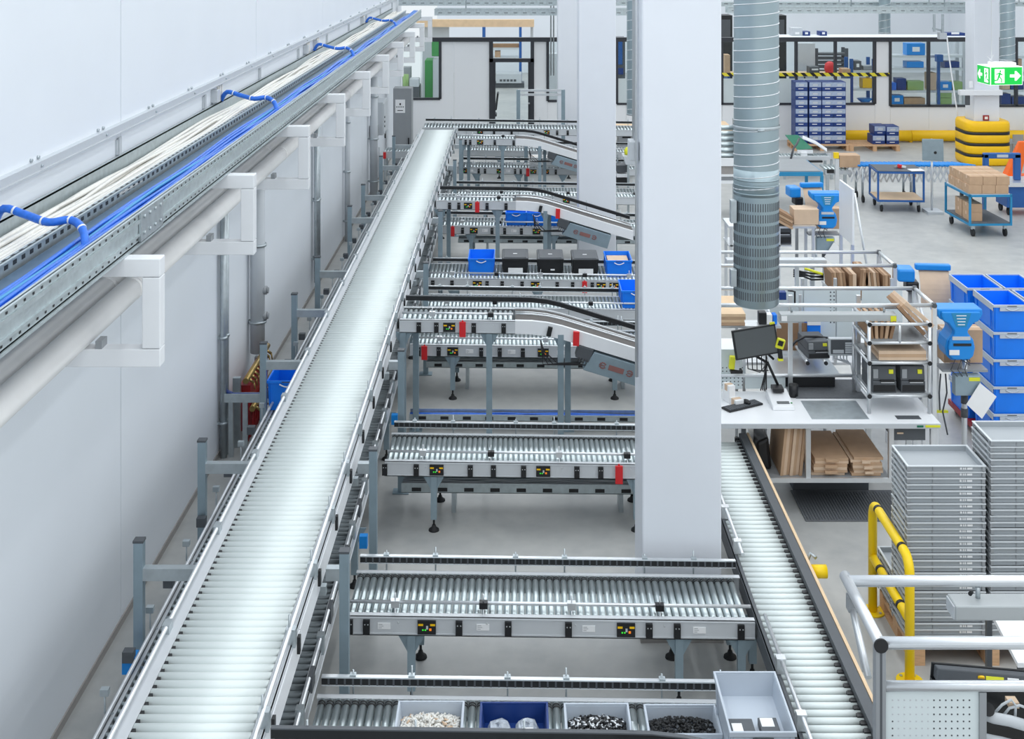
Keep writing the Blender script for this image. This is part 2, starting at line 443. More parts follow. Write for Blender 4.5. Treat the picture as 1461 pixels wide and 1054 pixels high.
def conveyor(label, axis, u0, u1, v0, v1, z, pitch, name='roller_conveyor', single=True, r=.024, fv0=.045, fv1=.045, fh=.13,
             front=(), back_guide=True, near_rail=True, legs=(), clips=(), readers=(), labels=(), tags=(), tall=False, fm='frame_grey',
             gz=.065, group=None, rodstep=.62, n=14, tilt=True, cat='conveyor', back_legs=None, nrz=.065, rm='steel_roller'):
    tl = (lambda p: (p[0], p[1], p[2] - TILT * p[0])) if (axis == 'x' and tilt) else (lambda p: tuple(p))
    base = (u0, v0, 0) if axis == 'x' else ((v0 + v1) / 2, u0, 0)
    root = thing(name, label, cat, base, group)
    def bx(b, a0, a1, c0, c1, e0, e1):
        return b.box(a0, a1, c0, c1, e0, e1) if axis == 'x' else b.box(c0, c1, a0, a1, e0, e1)
    def pt(a, c, e): return (a, c, e) if axis == 'x' else (c, a, e)
    # side frames: channel with flanges
    for (c0, c1, s) in ((v0, v0 + fv0, 0), (v1 - fv1, v1, 1)):
        b = MB(fn=tl)
        e0, e1 = z - fh - .012, z - .002
        o0, o1 = (c0, c0 + .006) if s == 0 else (c1 - .006, c1)
        bx(b, u0, u1, o0, o1, e0, e1); bx(b, u0, u1, c0, c1, e1 - .006, e1); bx(b, u0, u1, c0, c1, e0, e0 + .006)
        q0, q1 = (c0 - .004, c0) if s == 0 else (c1, c1 + .004)
        bx(b, u0, u1, q0, q1, e0 + .012, e0 + .020); bx(b, u0, u1, q0, q1, e1 - .020, e1 - .012)
        if s == 0: bx(b, u0, u1, c1 - .006, c1, e0, e1 - .02)
        b.build('side_frame', fm, root)
    # rollers
    L = (v1 - fv1) - (v0 + fv0) - .004
    cv = ((v1 - fv1) + (v0 + fv0)) / 2
    k = int((u1 - u0 - .02) / pitch)
    if single:
        me = roller_mesh(L, r, 'y' if axis == 'x' else 'x', n, True, rm)
        for i in range(k):
            u = u0 + pitch * (i + .5) + .01
            inst('roller', me, tl(pt(u, cv, z - r)), root)
    else:
        b = MB(fn=tl)
        for i in range(k):
            u = u0 + pitch * (i + .5) + .01
            b.cyl(pt(u, cv - L / 2, z - r), pt(u, cv + L / 2, z - r), r, 8)
        b.build('rollers', rm, root, kind='stuff')
    # cross ties under the rollers
    b = MB(fn=tl); u = u0 + .3
    while u < u1 - .1:
        bx(b, u - .02, u + .02, v0 + .006, v1 - .006, z - fh, z - fh + .03); u += 1.1
    b.build('cross_ties', 'zinc', root, kind='stuff')
    # guides
    if back_guide:
        b = MB(fn=tl); g = v1 + .035
        b.m(0); bx(b, u0 + .02, u1 - .02, g - .010, g + .012, z + gz - .024, z + gz + .020)
        b.m(1); bx(b, u0 + .02, u1 - .02, g - .016, g + .018, z + gz + .020, z + gz + .028); bx(b, u0 + .02, u1 - .02, g - .014, g + .016, z + gz - .030, z + gz - .024)
        if single:
            b.m(2); u = u0 + .06
            while u < u1 - .05:
                bx(b, u, u + .012, g - .014, g - .010, z + gz - .024, z + gz + .020); u += .052
        gd = b.build('back_guide', ['black', 'aluminium', 'grey_dark'], root)
        bs = sep_or_stuff(single, tl, 'guide_rod', 'zinc', gd); u = u0 + .22; q = 0
        while u < u1 - .05:
            b = bs.next()
            b.cyl(pt(u, g + .024, z - .06), pt(u, g + .024, z + gz + (.085 if q % 2 else .055)), .006, 6); bx(b, u - .02, u + .02, g - .012, g + .03, z + gz + .026, z + gz + .038)
            bx(b, u - .018, u + .018, v1, g + .03, z - .075, z - .055)
            u += rodstep * (.62 if q % 2 else .38) * 1.6; q += 1
        bs.done()
    if near_rail:
        b = MB(fn=tl); g = v0 + fv0 + .02
        b.cyl(pt(u0 + .02, g, z + nrz), pt(u1 - .02, g, z + nrz), .013, 8)
        gd = b.build('near_guide', 'aluminium', root)
        bs = sep_or_stuff(single, tl, 'guide_clamp', ['aluminium', 'black'], gd); u = u0 + .35; q = 0
        while u < u1 - .1:
            b = bs.next()
            b.m(1 if q % 2 else 0); bx(b, u - .03, u + .03, g - .03, g + .018, z + nrz - .030, z + nrz + .004 + (.01 if q % 2 else .015))
            b.m(0).cyl(pt(u, g - .012, z + nrz), pt(u, g - .012, z + nrz + .07), .005, 6)
            b.tube([pt(u, g - .02, z + nrz), pt(u, g - .03, z - .02), pt(u + .03, v0 - .006, z - .05)], .005, 6)
            u += rodstep * 1.02; q += 1
        bs.done()
    for px in legs:
        foot_leg(root, px, v0 + .03, z - fh - .012 - TILT * px * (axis == 'x'), tall=tall)
    for px in (legs if back_legs is None else back_legs):
        foot_leg(root, px + .02, v1 - .03, z - fh - .012 - TILT * px * (axis == 'x'), tall=tall, gus=False)
    zm = z - fh / 2 - .008
    for u in clips: black_clip(root, u, v0, zm, tl)
    for u in readers: reader(root, u, v0, zm, tl)
    for u in labels: blk_label(root, u, v0, zm, tl)
    for u in tags: red_tag(root, u, v0, zm, tl)
    return root

class sep_or_stuff:
    # small clamps: one object each where they show, joined as stuff on the distant lanes
    def __init__(s, single, tl, name, m, parent): s.a = (single, tl, name, m, parent); s.b = MB(fn=tl); s.n = 0
    def next(s):
        if s.a[0] and s.n: s.b.build(s.a[2], s.a[3], s.a[4]); s.b = MB(fn=s.a[1])
        s.n += 1; return s.b
    def done(s):
        if s.b.v: s.b.build(s.a[2] if s.a[0] else s.a[2] + 's', s.a[3], s.a[4], kind=None if s.a[0] else 'stuff')
def xs(d, *px): return [X(p, d) for p in px]
ZL, ZU, ZW = .64, 1.36, .80
# the long main line, one level up, running away from the camera
MAINC = conveyor('long upper roller line running the length of the hall beside the white wall', 'y', 5.9, 27.3, -2.09, -1.31, ZU, .0765, r=.0355, rm='line_roller', fv0=.085, fv1=.06,
                 back_guide=False, near_rail=False, n=16, fm='frame_grey', fh=.15)
b = MB(); b.cyl((-2.075, 5.9, ZU + .035), (-2.075, 27.2, ZU + .035), .014, 8); MG = b.build('side_guide', 'aluminium', MAINC)
y = 6.2
while y < 27: b = MB(); b.box(-2.10, -2.055, y - .04, y + .04, ZU - .01, ZU + .05); b.build('guide_clamp', 'zinc', MG); y += 1.25
b = MB(); b.cyl((-1.325, 5.9, ZU + .075), (-1.325, 27.2, ZU + .075), .016, 8); MG = b.build('side_guide', 'aluminium', MAINC)
y = 6.55
while y < 27:
    b = MB()
    b.m(0).box(-1.35, -1.29, y - .03, y + .03, ZU - .02, ZU + .085); b.cyl((-1.33, y, ZU), (-1.33, y, ZU + .16), .007, 6); b.build('guide_clamp', 'zinc', MG); b = MB()
    b.box(-1.303, -1.285, y + .10, y + .14, ZU - .13, ZU - .03); y += .78
    b.build('sensor', 'black', MG)
b = MB(); y = 5.95                     # the drive chain blocks between the rollers and the frame plate
while y < 27.2: b.box(-2.004, -1.985, y, y + .045, ZU - .03, ZU - .004); y += .0765
b.build('roller_bearings', 'black', MAINC, kind='stuff')
# white cover plates under the guide
y = 6.0
while y < 27:
    b = MB(); b.box(-1.31, -1.303, y, y + 1.54, ZU - .20, ZU - .045); b.build('cover_plate', 'paint_white', MAINC); y += 1.55

b = MB(); b.box(-2.0, -1.375, 5.92, 27.28, ZU - .115, ZU - .105); b.build('gap_dark_pan', 'roller_gap_shade', MAINC)  # dark pan added below to keep the roller gaps dark
# support portals of the main line
POSTS = (8.33, 10.0, 12.42, 14.15, 15.8, 18.84, 20.5, 23.2, 25.6)
for i, d in enumerate(POSTS):
    rt = thing('support_portal', 'galvanised support portal carrying the long upper line, %s from the near end' % ORD[i], 'support frame', (-2.0, d, 0), 'portals under the long upper line')
    for side in (0, 1):
        if side and d in (14.15, 20.5): continue
        x = -2.54 if side == 0 else -1.175
        top = 1.47 if side == 0 else 1.40
        b = MB(); b.box(x, x + .062, d - .03, d + .03, .012, top); b.box(x - .05, x + .11, d - .06, d + .06, 0, .012)
        p = b.build('post', 'zinc_blue', rt)
        b = MB(); b.box(x - .004, x + .066, d - .034, d + .034, top, top + .015); b.build('end_cap', 'grey_dark', p)
        b = MB(); b.box(x + .062 if side == 0 else -1.265, -2.102 if side == 0 else x, d - .03, d + .03, 1.22, 1.30); b.build('arm', 'zinc', rt)
    b = MB(); b.box(-2.10, -1.265, d - .025, d + .025, 1.12, 1.18)
    b.box(-2.10, -2.07, d - .025, d + .025, 1.18, 1.195)
    b.build('cross_beam', 'zinc', rt)

# lower lines that run on both sides under the main line
LOWL = conveyor('low roller line between the white wall and the long upper line', 'y', 6.2, 26.6, -2.45, -2.11, ZW, .075, single=False, back_guide=False, near_rail=False, fv0=.03, legs=(), fm='frame_grey')
b = MB(); b.cyl((-2.425, 6.2, ZW + .075), (-2.425, 26.5, ZW + .075), .013, 8); b.cyl((-2.335, 6.2, ZW + .06), (-2.335, 26.5, ZW + .06), .010, 8)
g = b.build('side_guide', 'aluminium', LOWL)
y = 6.6
while y < 26:
    b = MB()
    b.m(0).tube([(-2.425, y, ZW + .02), (-2.47, y, ZW + .01), (-2.475, y, ZW + .02), (-2.475, y, ZW + .15)], .006, 6); b.box(-2.50, -2.45, y - .02, y + .02, ZW + .13, ZW + .17); b.build('guide_clamp', 'zinc', g); b = MB()
    b.box(-2.53, -2.46, y + .5, y + .56, ZW + .03, ZW + .10); y += .93
    b.build('sensor', 'grey_dark', g)
for y in (7.4, 10.8, 14.6, 18, 22):
    for x in (-2.425, -2.16):
        foot_leg(LOWL, x, y, ZW - .142)
for yy in (8.06, 7.0):
    b = MB(); b.box(-2.54, -2.455, yy, yy + .09, ZW - .06, ZW + .05); b.build('blue_motor', 'blue_bright', LOWL)
LOWR = conveyor('low roller line under the edge of the long upper line, feeding the cross lanes', 'y', 6.2, 26.9, -1.93, -1.33, ZL, .075, back_guide=False, near_rail=False, n=10, fm='frame_grey', r=.031, rm='sleeve_roller')
b = MB(); b.cyl((-1.335, 6.2, ZL + .075), (-1.335, 26.5, ZL + .075), .013, 8); g = b.build('side_guide', 'aluminium', LOWR)
y = 6.9
while y < 26:
    b = MB()
    b.m(0).box(-1.36, -1.31, y - .03, y + .03, ZL - .03, ZL + .10); b.build('guide_clamp', 'zinc', g)
    b = MB(); b.box(-1.345, -1.315, y + .34, y + .46, ZL - .02, ZL + .09); b.build('sensor', 'grey_dark', g); y += .82
for y in (7.3, 10.6, 13.2, 16.4, 19.3, 23): foot_leg(LOWR, -1.37, y, ZL - .142); foot_leg(LOWR, -1.88, y, ZL - .142)
for (yy, zz) in ((10.35, .44), (13.0, .44)):
    b = MB(); b.box(-1.30, -1.235, yy, yy + .06, zz, zz + .10); b.build('blue_motor', 'blue_bright', LOWR)

# cross lanes on the lower level
e0 = -1.27
LA = conveyor('low cross lane of steel rollers carrying the open bins of small parts', 'x', e0, 1.70, 7.33, 8.0, ZL, .053, near_rail=False,
              legs=(-.8, .2, 1.3))
LB = conveyor('low cross lane of steel rollers ending in front of the thick white column foot', 'x', -1.22, 1.70, 8.93, 9.58, ZL, .053,
              legs=xs(8.95, 587, 969, 1058), clips=xs(8.93, 499, 523, 655, 725, 811, 926, 966, 1057), readers=xs(8.93, 609, 893), labels=xs(8.93, 548, 689, 840, 998))
LC = conveyor('low cross lane of steel rollers one aisle behind the column foot, grey duct beneath', 'x', -1.22, 1.70, 11.58, 12.26, ZL, .049,
              legs=xs(11.6, 619, 908), clips=xs(11.58, 549, 594, 671, 704, 747, 823, 857), readers=xs(11.58, 623, 775), tags=xs(11.58, 883))
LE = conveyor('low cross lane passing beneath the first sloping belt spur', 'x', e0, 1.9, 14.92, 15.6, ZL, .05,
              legs=xs(14.95, 646, 877), clips=xs(14.92, 597, 626, 686.6, 713, 746, 833.7, 870), readers=xs(14.92, 646, 775), labels=xs(14.92, 670, 730, 800), tags=xs(14.92, 605.6), n=10)
LF = conveyor('low cross lane just behind the first sloping belt spur, one blue tote on it', 'x', e0, 2.2, 16.45, 17.1, ZL, .05, single=False, legs=(-.8, .6), clips=xs(16.45, 600, 640, 700))
LG = conveyor('low cross lane carrying the row of blue and black totes', 'x', e0, 2.4, 17.85, 18.72, ZL, .055, single=False, gz=.04, legs=(-.9, .3, 1.5),
              clips=xs(17.85, 617.6, 645, 695, 716.6, 745, 795, 817, 845, 891), readers=xs(17.85, 681, 764, 857.7, 876), tags=xs(17.85, 834))
LI = conveyor('low cross lane passing beneath the second sloping belt spur', 'x', e0, 2.6, 21.15, 21.85, ZL, .056, single=False, legs=xs(21.2, 672, 790),
              clips=xs(21.15, 660, 702, 720, 744), readers=xs(21.15, 676, 765.5), labels=xs(21.15, 692, 733), tags=xs(21.15, 645.7))
LJ = conveyor('low cross lane just behind the second sloping belt spur', 'x', e0, 2.7, 23.7, 24.6, ZL, .06, single=False, legs=(-.6, .9), readers=xs(23.7, 808))
LK = conveyor('low cross lane passing beneath the third sloping belt spur', 'x', e0, 2.8, 26.64, 27.32, ZL, .065, single=False, legs=xs(26.7, 680, 740, 803),
              clips=xs(26.64, 683, 692, 735, 743, 793), readers=xs(26.64, 663, 713, 761, 779), labels=xs(26.64, 672, 725), tags=xs(26.64, 753))
LL = conveyor('hindmost low cross lane, near the far glazed office front', 'x', e0, 2.8, 28.8, 29.6, ZL, .065, single=False, legs=(-.4, 1.2))
# the upper cross line where the main line ends
UM = conveyor('upper cross line at the far end of the long upper line', 'x', -2.06, 3.0, 27.40, 28.1, ZU, .07, single=False, near_rail=False, legs=(-1.9, .2, 1.8), tall=True,
              clips=xs(27.40, 705, 730, 795, 810), readers=xs(27.40, 685, 780))

# upper spurs: a level roller deck that turns into a belt sloping down past the column
def spur(label, v0, v1, ub, legs, x0=-1.262, **k):
    single = k.pop('single', True)
    rt = conveyor(label, 'x', x0, ub, v0, v1, ZU, .055 if single else .06, name='spur_conveyor', single=single, legs=legs, tall=True, back_guide=False, **k)
    prof = [(0, 0), (.18, -.004), (.35, -.022), (.5, -.055), (.67, -.105), (1.0, -.205), (1.5, -.355), (1.85, -.46)]
    q = [(ub + a, ZU + c - TILT * (ub + .4 * a)) for a, c in prof]
    def line(v, dz): return [(x, v, z_ + dz) for x, z_ in q]
    b = MB(); b.strip(line(v0 + .05, -.004), line(v1 - .05, -.004), (0, 0, -.012)); b.build('belt', 'belt_grey', rt)
    for va, vb in ((v0, v0 + .045), (v1 - .045, v1)):
        b = MB()
        for i in range(len(q) - 1):
            a, c = q[i], q[i + 1]
            b.hexa([(a[0], va, a[1] - .14), (c[0], va, c[1] - .14), (c[0], vb, c[1] - .14), (a[0], vb, a[1] - .14), (a[0], va, a[1] + .004), (c[0], va, c[1] + .004), (c[0], vb, c[1] + .004), (a[0], vb, a[1] + .004)])
        b.build('side_frame', 'paint_white' if va == v0 else 'frame_grey', rt)
    b = MB(); b.tube(line(v0 + .07, .06), .009, 8); b.tube(line((v0 + v1) / 2 + .02, .02), .008, 6); b.build('near_guide', 'aluminium', rt)
    ps = [(x0 + .02, v1 + .035, ZU + .08 - TILT * x0)] + [(x, v1 + .035, z_ + .08) for x, z_ in q]
    b = MB(); b.m(0)
    for i in range(len(ps) - 1):
        a, c = ps[i], ps[i + 1]
        b.hexa([(a[0], a[1] - .011, a[2] - .024), (c[0], c[1] - .011, c[2] - .024), (c[0], c[1] + .011, c[2] - .024), (a[0], a[1] + .011, a[2] - .024),
                (a[0], a[1] - .011, a[2] + .024), (c[0], c[1] - .011, c[2] + .024), (c[0], c[1] + .011, c[2] + .024), (a[0], a[1] + .011, a[2] + .024)])
    b.m(1)
    for i in range(len(ps) - 1):
        a, c = ps[i], ps[i + 1]
        b.hexa([(a[0], a[1] - .014, a[2] + .024), (c[0], c[1] - .014, c[2] + .024), (c[0], c[1] + .014, c[2] + .024), (a[0], a[1] + .014, a[2] + .024),
                (a[0], a[1] - .014, a[2] + .031), (c[0], c[1] - .014, c[2] + .031), (c[0], c[1] + .014, c[2] + .031), (a[0], a[1] + .014, a[2] + .031)])
    gd = b.build('back_guide', ['black', 'grey_dark'], rt)
    b = MB(); x = x0 + .2
    while x < ub + 1.8:
        z_ = ZU if x < ub else next(q[i][1] + (q[i + 1][1] - q[i][1]) * (x - q[i][0]) / (q[i + 1][0] - q[i][0]) for i in range(len(q) - 1) if q[i + 1][0] >= x)
        b.cyl((x, v1 + .055, z_ - .08), (x, v1 + .055, z_ + .15), .006, 6); b.box(x - .016, x + .016, v1, v1 + .06, z_ - .08, z_ - .06); x += .55
    b.build('guide_rods', 'zinc', gd, kind='stuff')
    # drive box and motor hung on the slope
    i0 = 4
    a, c = Vector((q[4][0], v0 - .012, q[4][1])), Vector((q[6][0], v0 - .012, q[6][1]))
    t = (c - a).normalized(); up = Vector((-t.z, 0, t.x))
    o = a + t * .30 - up * .14
    b = MB(); b.prism([o - t * .06 - up * .02, o - t * .12 - up * .24, o + t * .62 - up * .24, o + t * .62 - up * .02], (0, .20, 0))
    db = b.build('drive_box', 'zinc_blue', rt, bevel=.006)
    b = MB(); cc = o + t * .22 - up * .13 + Vector((0, -.004, 0))
    Rm = Matrix(((t.x, 0, up.x), (t.y, 1, up.y), (t.z, 0, up.z)))
    b.obox(cc, (.17, .006, .055), Rm)
    for s in (-1, 1):
        e = cc + t * s * .15
        for k_ in range(10):
            if (s < 0 and k_ in (0,)) or (s > 0 and k_ in (5,)): continue
            an = 2 * math.pi * k_ / 10; b.obox(e + t * math.cos(an) * .03 + up * math.sin(an) * .03, (.02, .006, .012), Rm)
        b.obox(e, (.05, .006, .01), Rm)
    b.build('printed_emblem', 'rust_print', db)
    b = MB(); b.prism([o - t * .24 + up * .0, o - t * .24 - up * .13, o - t * .08 - up * .15, o - t * .07 - up * .0], (0, .14, 0)); mo = b.build('motor', 'grey_dark', rt, bevel=.006)
    b = MB(); m0 = o - t * .2 - up * .12
    for k_ in range(4): b.tube([m0 + t * .03 * k_, m0 + t * .03 * k_ - up * .06, m0 - t * (.2 + .05 * k_) - up * (.13 + .02 * k_), m0 - t * .38 - up * (.05 + .02 * k_), m0 - t * .45 + up * .05], .007, 6)
    b.build('cable_loom', 'black', mo)
    return rt, q
def on_belt_tag(rt, q, x, v0, m='red'):
    for i in range(len(q) - 1):
        if q[i][0] <= x <= q[i + 1][0]:
            z_ = q[i][1] + (q[i + 1][1] - q[i][1]) * (x - q[i][0]) / (q[i + 1][0] - q[i][0])
            an = math.atan2(q[i + 1][1] - q[i][1], q[i + 1][0] - q[i][0])
            w_, h_ = (.066, .15) if m == 'red' else (.048, .1)
            b = MB(); b.obox((x, v0 - .016, z_ - .08), (w_, .03, h_), (0, -an + (-.25 if m == 'red' else 0), 0)); b.build('red_tag' if m == 'red' else 'connector', m, rt)
SD, qD = spur('first sloping belt spur behind the column foot, dipping toward the packing benches', 13.52, 14.02, X(735, 13.5), xs(13.55, 575, 698, 800),
              clips=xs(13.52, 597.6, 622.6, 676, 718.6), readers=xs(13.52, 641), tags=xs(13.52, 660), back_legs=xs(13.9, 590, 808), nrz=.055)
on_belt_tag(SD, qD, X(822, 13.5), 13.52); on_belt_tag(SD, qD, X(784, 13.5), 13.52, 'black')
SH, qH = spur('second sloping belt spur, dipping behind the black totes', 19.72, 20.3, X(736, 19.7), xs(19.75, 628, 710, 778),
              clips=xs(19.72, 641.5, 654.7, 695, 722), readers=xs(19.72, 667.8), tags=xs(19.72, 681), single=False, back_legs=xs(20.2, 638, 782), nrz=.055)
on_belt_tag(SH, qH, X(796, 19.7), 19.72); on_belt_tag(SH, qH, X(771, 19.7), 19.72, 'black')
SK, qK = spur('third and most distant sloping belt spur', 25.95, 26.55, X(736, 25.95), xs(26.0, 659, 717, 770),
              clips=xs(25.95, 664.5, 671, 706, 733), readers=xs(25.95, 685), single=False, back_legs=xs(26.4, 667, 776), nrz=.055)
SZ, qZ = spur('sloping belt spur at the near edge, its black guide passing in front of the bins', 5.72, 6.30, X(880, 6.3), (-.9, .2), back_legs=(-.9, .2))

# long lane that takes the bins to the packing benches
LR = conveyor('roller lane running from the packing benches along the foot of the column, wooden edge strip', 'y', 6.9, 12.2, 1.715, 2.24, ZL - .02, .078, rm='line_roller', back_guide=False, near_rail=False, fv0=.03, fv1=.075, fm='grey_dark', r=.026, fh=.15)
b = MB(); b.box(2.165, 2.236, 6.9, 12.2, ZL - .02, ZL + .03); b.build('edge_plate', 'grey_dark', LR)
b = MB(); b.box(1.75, 2.16, 6.92, 12.18, ZL - .13, ZL - .12); b.build('gap_dark_pan', 'roller_gap_shade', LR)  # sheet added to hide the bright floor and darken the gaps
b = MB(); b.box(2.240, 2.262, 6.9, 12.2, ZL - .10, ZL + .034); b.build('edge_strip', 'wood_light', LR)
b = MB()
for i in range(68):
    yy = 6.95 + i * .078; b.box(2.125, 2.165, yy, yy + .035, ZL - .05, ZL - .012); b.box(2.14, 2.165, yy + .035, yy + .078, ZL - .04, ZL - .025)
b.build('drive_belts', 'black', LR, kind='stuff')
for (ya, yb) in ((6.9, 8.85), (9.72, 12.1)):
    b = MB(); b.cyl((1.755, ya, ZL + .06), (1.755, yb, ZL + .06), .014, 8)
    y = ya + .2
    while y < yb: b.box(1.72, 1.78, y - .03, y + .03, ZL - .02, ZL + .08); y += .6
    b.build('side_guide', 'aluminium', LR)
for y in (7.4, 9.3, 11.6): foot_leg(LR, 1.75, y, ZL - .18); foot_leg(LR, 2.2, y, ZL - .18)
b = MB(); b.cyl((2.28, 8.95 + .75, ZL - .06), (2.40, 8.95 + .75, ZL - .06), .05, 14); b.build('yellow_switch', 'yellow', LR)
b = MB(); b.tube([(2.26, 9.76, ZL - .02), (2.3, 9.8, ZL + .03), (2.33, 9.75, ZL + .02)], .014, 8); b.build('switch_bracket', 'zinc', LR)

# cable trays on the floor under the lanes
def floor_tray(label, x0, x1, y0, z, w=.22, cab='tray_zinc', hh=.07):
    rt = thing('floor_cable_duct', label, 'cable duct', (x0, y0, 0))
    tl = lambda p: (p[0], p[1], p[2] - TILT * .6 * p[0])
    b = MB(fn=tl); b.box(x0, x1, y0, y0 + .008, z, z + hh); b.box(x0, x1, y0 + w - .008, y0 + w, z, z + hh); b.box(x0, x1, y0, y0 + w, z, z + .006)
    b.build('trough', 'tray_zinc', rt)
    b = MB(fn=tl); x = x0 + .1
    while x < x1: b.box(x, x + .09, y0 - .003, y0, z + .015, z + .05); x += .25
    b.build('slots', 'black', rt, kind='stuff')
    for i in range(5):
        b = MB(fn=tl); yy = y0 + .04 + i * (w - .08) / 4
        b.tube([(x0 + (x1 - x0) * k / 12, yy + random.uniform(-.008, .008), z + .03 + random.uniform(-.006, .012)) for k in range(13)], .012, 6); b.build('cable', cab, rt)
    for x in (x0 + .5, x1 - .5):
        b = MB(fn=tl); b.box(x - .02, x + .02, y0 + .02, y0 + w - .02, TILT * .6 * x, z); b.build('stand', 'zinc', rt)
    return rt
floor_tray('grey slotted cable duct below the low lane behind the column', -1.1, 1.5, 11.95, .19, .26, 'grey_paint', .09)
floor_tray('cable duct of blue cables on the floor under the first spur', -1.2, 2.0, 13.98, .10, .18, 'cable_blue')
floor_tray('cable duct under the lane beneath the first spur', -1.1, 1.8, 15.25, .26, .26, 'grey_paint')
floor_tray('cable duct under the lane beneath the second spur', -1.0, 2.2, 21.4, .30, .26, 'grey_paint')
# ------------------------------------------------------------------ along the white wall: cable trays, pipes, brackets, cabinets
TZ0, TZ1 = 3.545, 3.74
Y0, Y1 = 3.2, 31.5
def lane(pts_fn, n=40): return [pts_fn(Y0 + (Y1 - Y0) * k / n, k) for k in range(n + 1)]
rt = thing('cable_tray', 'long galvanised cable tray on the white wall filled with white cables', 'cable tray', (-2.95, Y0, TZ0))
b = MB(); b.box(-3.12, -3.112, Y0, Y1, TZ0, TZ1 + .03); b.box(-3.145, -3.112, Y0, Y1, TZ1 + .02, TZ1 + .03); b.box(-3.12, -2.79, Y0, Y1, TZ0, TZ0 + .008)
b.build('trough', 'tray_zinc', rt)
b = MB(); b.box(-2.79, -2.782, Y0, Y1, TZ0, TZ1 - .02); b.box(-2.81, -2.765, Y0, Y1, TZ1 - .03, TZ1 - .02); b.build('side_wall', 'tray_zinc', rt)
b = MB(); y = 5.0
while y < 20: b.box(-2.800, -2.785, y, y + .05, TZ1 - .0202, TZ1 - .019); b.box(-2.782, -2.7805, y, y + .05, TZ1 - .07, TZ1 - .045); y += .12
b.build('slots', 'black', rt, kind='stuff')
for i in range(20):
    x0 = -3.075 + .255 * (i % 10) / 9; zz = TZ1 - .10 + .035 * (i // 10); ph = random.random() * 6; am = random.uniform(.008, .028)
    b = MB(); b.tube(lane(lambda y, k: (x0 + am * math.sin(y * .9 + ph) + am * .4 * math.sin(y * 2.3 + ph), y, zz + .012 * math.sin(y * 1.7 + ph * 2)), 60), .0165, 5)
    b.build('white_cable', 'cable_white', rt)
rt = thing('cable_tray', 'long galvanised cable tray over the white brackets, filled with blue cables', 'cable tray', (-2.58, Y0, TZ0))
b = MB(); b.box(-2.76, -2.40, Y0, Y1, TZ0, TZ0 + .008); b.box(-2.758, -2.62, Y0, Y1, TZ0 + .10, TZ0 + .103)
b.build('trough', 'tray_floor_blue', rt)
b = MB(); b.box(-2.60, -2.592, Y0, Y1, TZ0, TZ1 - .05); b.box(-2.605, -2.585, Y0, Y1, TZ1 - .055, TZ1 - .05); b.build('divider', 'aluminium', rt)
b = MB(); b.box(-2.408, -2.40, Y0, Y1, TZ0, TZ1); b.box(-2.425, -2.385, Y0, Y1, TZ1 - .008, TZ1); b.box(-2.40, -2.388, Y0, Y1, TZ1 - .07, TZ1 - .045); b.box(-2.40, -2.388, Y0, Y1, TZ0 + .045, TZ0 + .06); b.box(-2.425, -2.382, Y0, Y1, TZ0 - .012, TZ0)
b.build('side_wall', 'tray_zinc', rt)
b = MB(); y = 5.0
while y < 16:
    b.box(-2.3985, -2.3975, y, y + .022, TZ1 - .035, TZ1 - .022); b.box(-2.3985, -2.3975, y + .05, y + .072, TZ0 + .02, TZ0 + .032); y += .11
b.build('slots', 'black', rt, kind='stuff')
b = MB(); b.box(-2.397, -2.384, 7.95, 8.45, TZ0 + .005, TZ1 - .003)
for i in range(4):
    for zz in (TZ0 + .05, TZ1 - .04): b.cyl((-2.386, 8.02 + i * .12, zz), (-2.372, 8.02 + i * .12, zz), .012, 8)
b.build('splice_plate', 'zinc', rt)
for i in range(21):
    x0 = -2.575 + .145 * (i % 7) / 6; zz = TZ0 + .125 + .020 * (i // 7); ph = random.random() * 6; am = random.uniform(.004, .016)
    b = MB(); b.tube(lane(lambda y, k: (x0 + am * math.sin(y * 1.1 + ph), y, zz + .010 * math.sin(y * 1.9 + ph * 2)), 50), .012, 5)
    b.build('blue_cable' if i not in (16,) else 'green_cable', 'cable_blue' if i not in (16,) else 'cable_green', rt)

# blue looms crossing from the wall into the tray
for i, (d, px) in enumerate(((7.45, 0), (13.2, 0), (19.3, 0), (26.0, 0))):
    pts = [(-3.13, d + .06, TZ1 + .03), (-3.05, d, TZ1 + .13), (-2.9, d - .04, TZ1 + .10), (-2.74, d - .12, TZ1 + .075), (-2.62, d - .10, TZ1 + .085), (-2.53, d - .16, TZ1 + .05), (-2.48, d - .25, TZ1 - .02), (-2.47, d - .32, TZ1 - .10)]
    sm = []
    for k in range(len(pts) - 1):
        p0, p1, p2, p3 = [Vector(pts[max(0, min(len(pts) - 1, k + j))]) for j in (-1, 0, 1, 2)]
        for t_ in (0, .25, .5, .75): sm.append(.5 * ((2 * p1) + (p2 - p0) * t_ + (2 * p0 - 5 * p1 + 4 * p2 - p3) * t_ ** 2 + (3 * p1 - p0 - 3 * p2 + p3) * t_ ** 3))
    sm.append(Vector(pts[-1]))
    rt = thing('cable_loom', '%s thick blue cable loom bridging from the wall into the blue cable tray' % ORD[i], 'cable', pts[0], 'blue looms crossing the cable tray')
    b = MB(); b.tube(sm, .024, 10); b.build('sheath', 'cable_blue', rt)
    for k in (6, 11, 16, 20):
        b = MB(); t_ = (sm[k + 1] - sm[k]).normalized(); b.cyl(sm[k] - t_ * .006, sm[k] + t_ * .006, .027, 10); b.build('cable_tie', 'paint_white', rt)

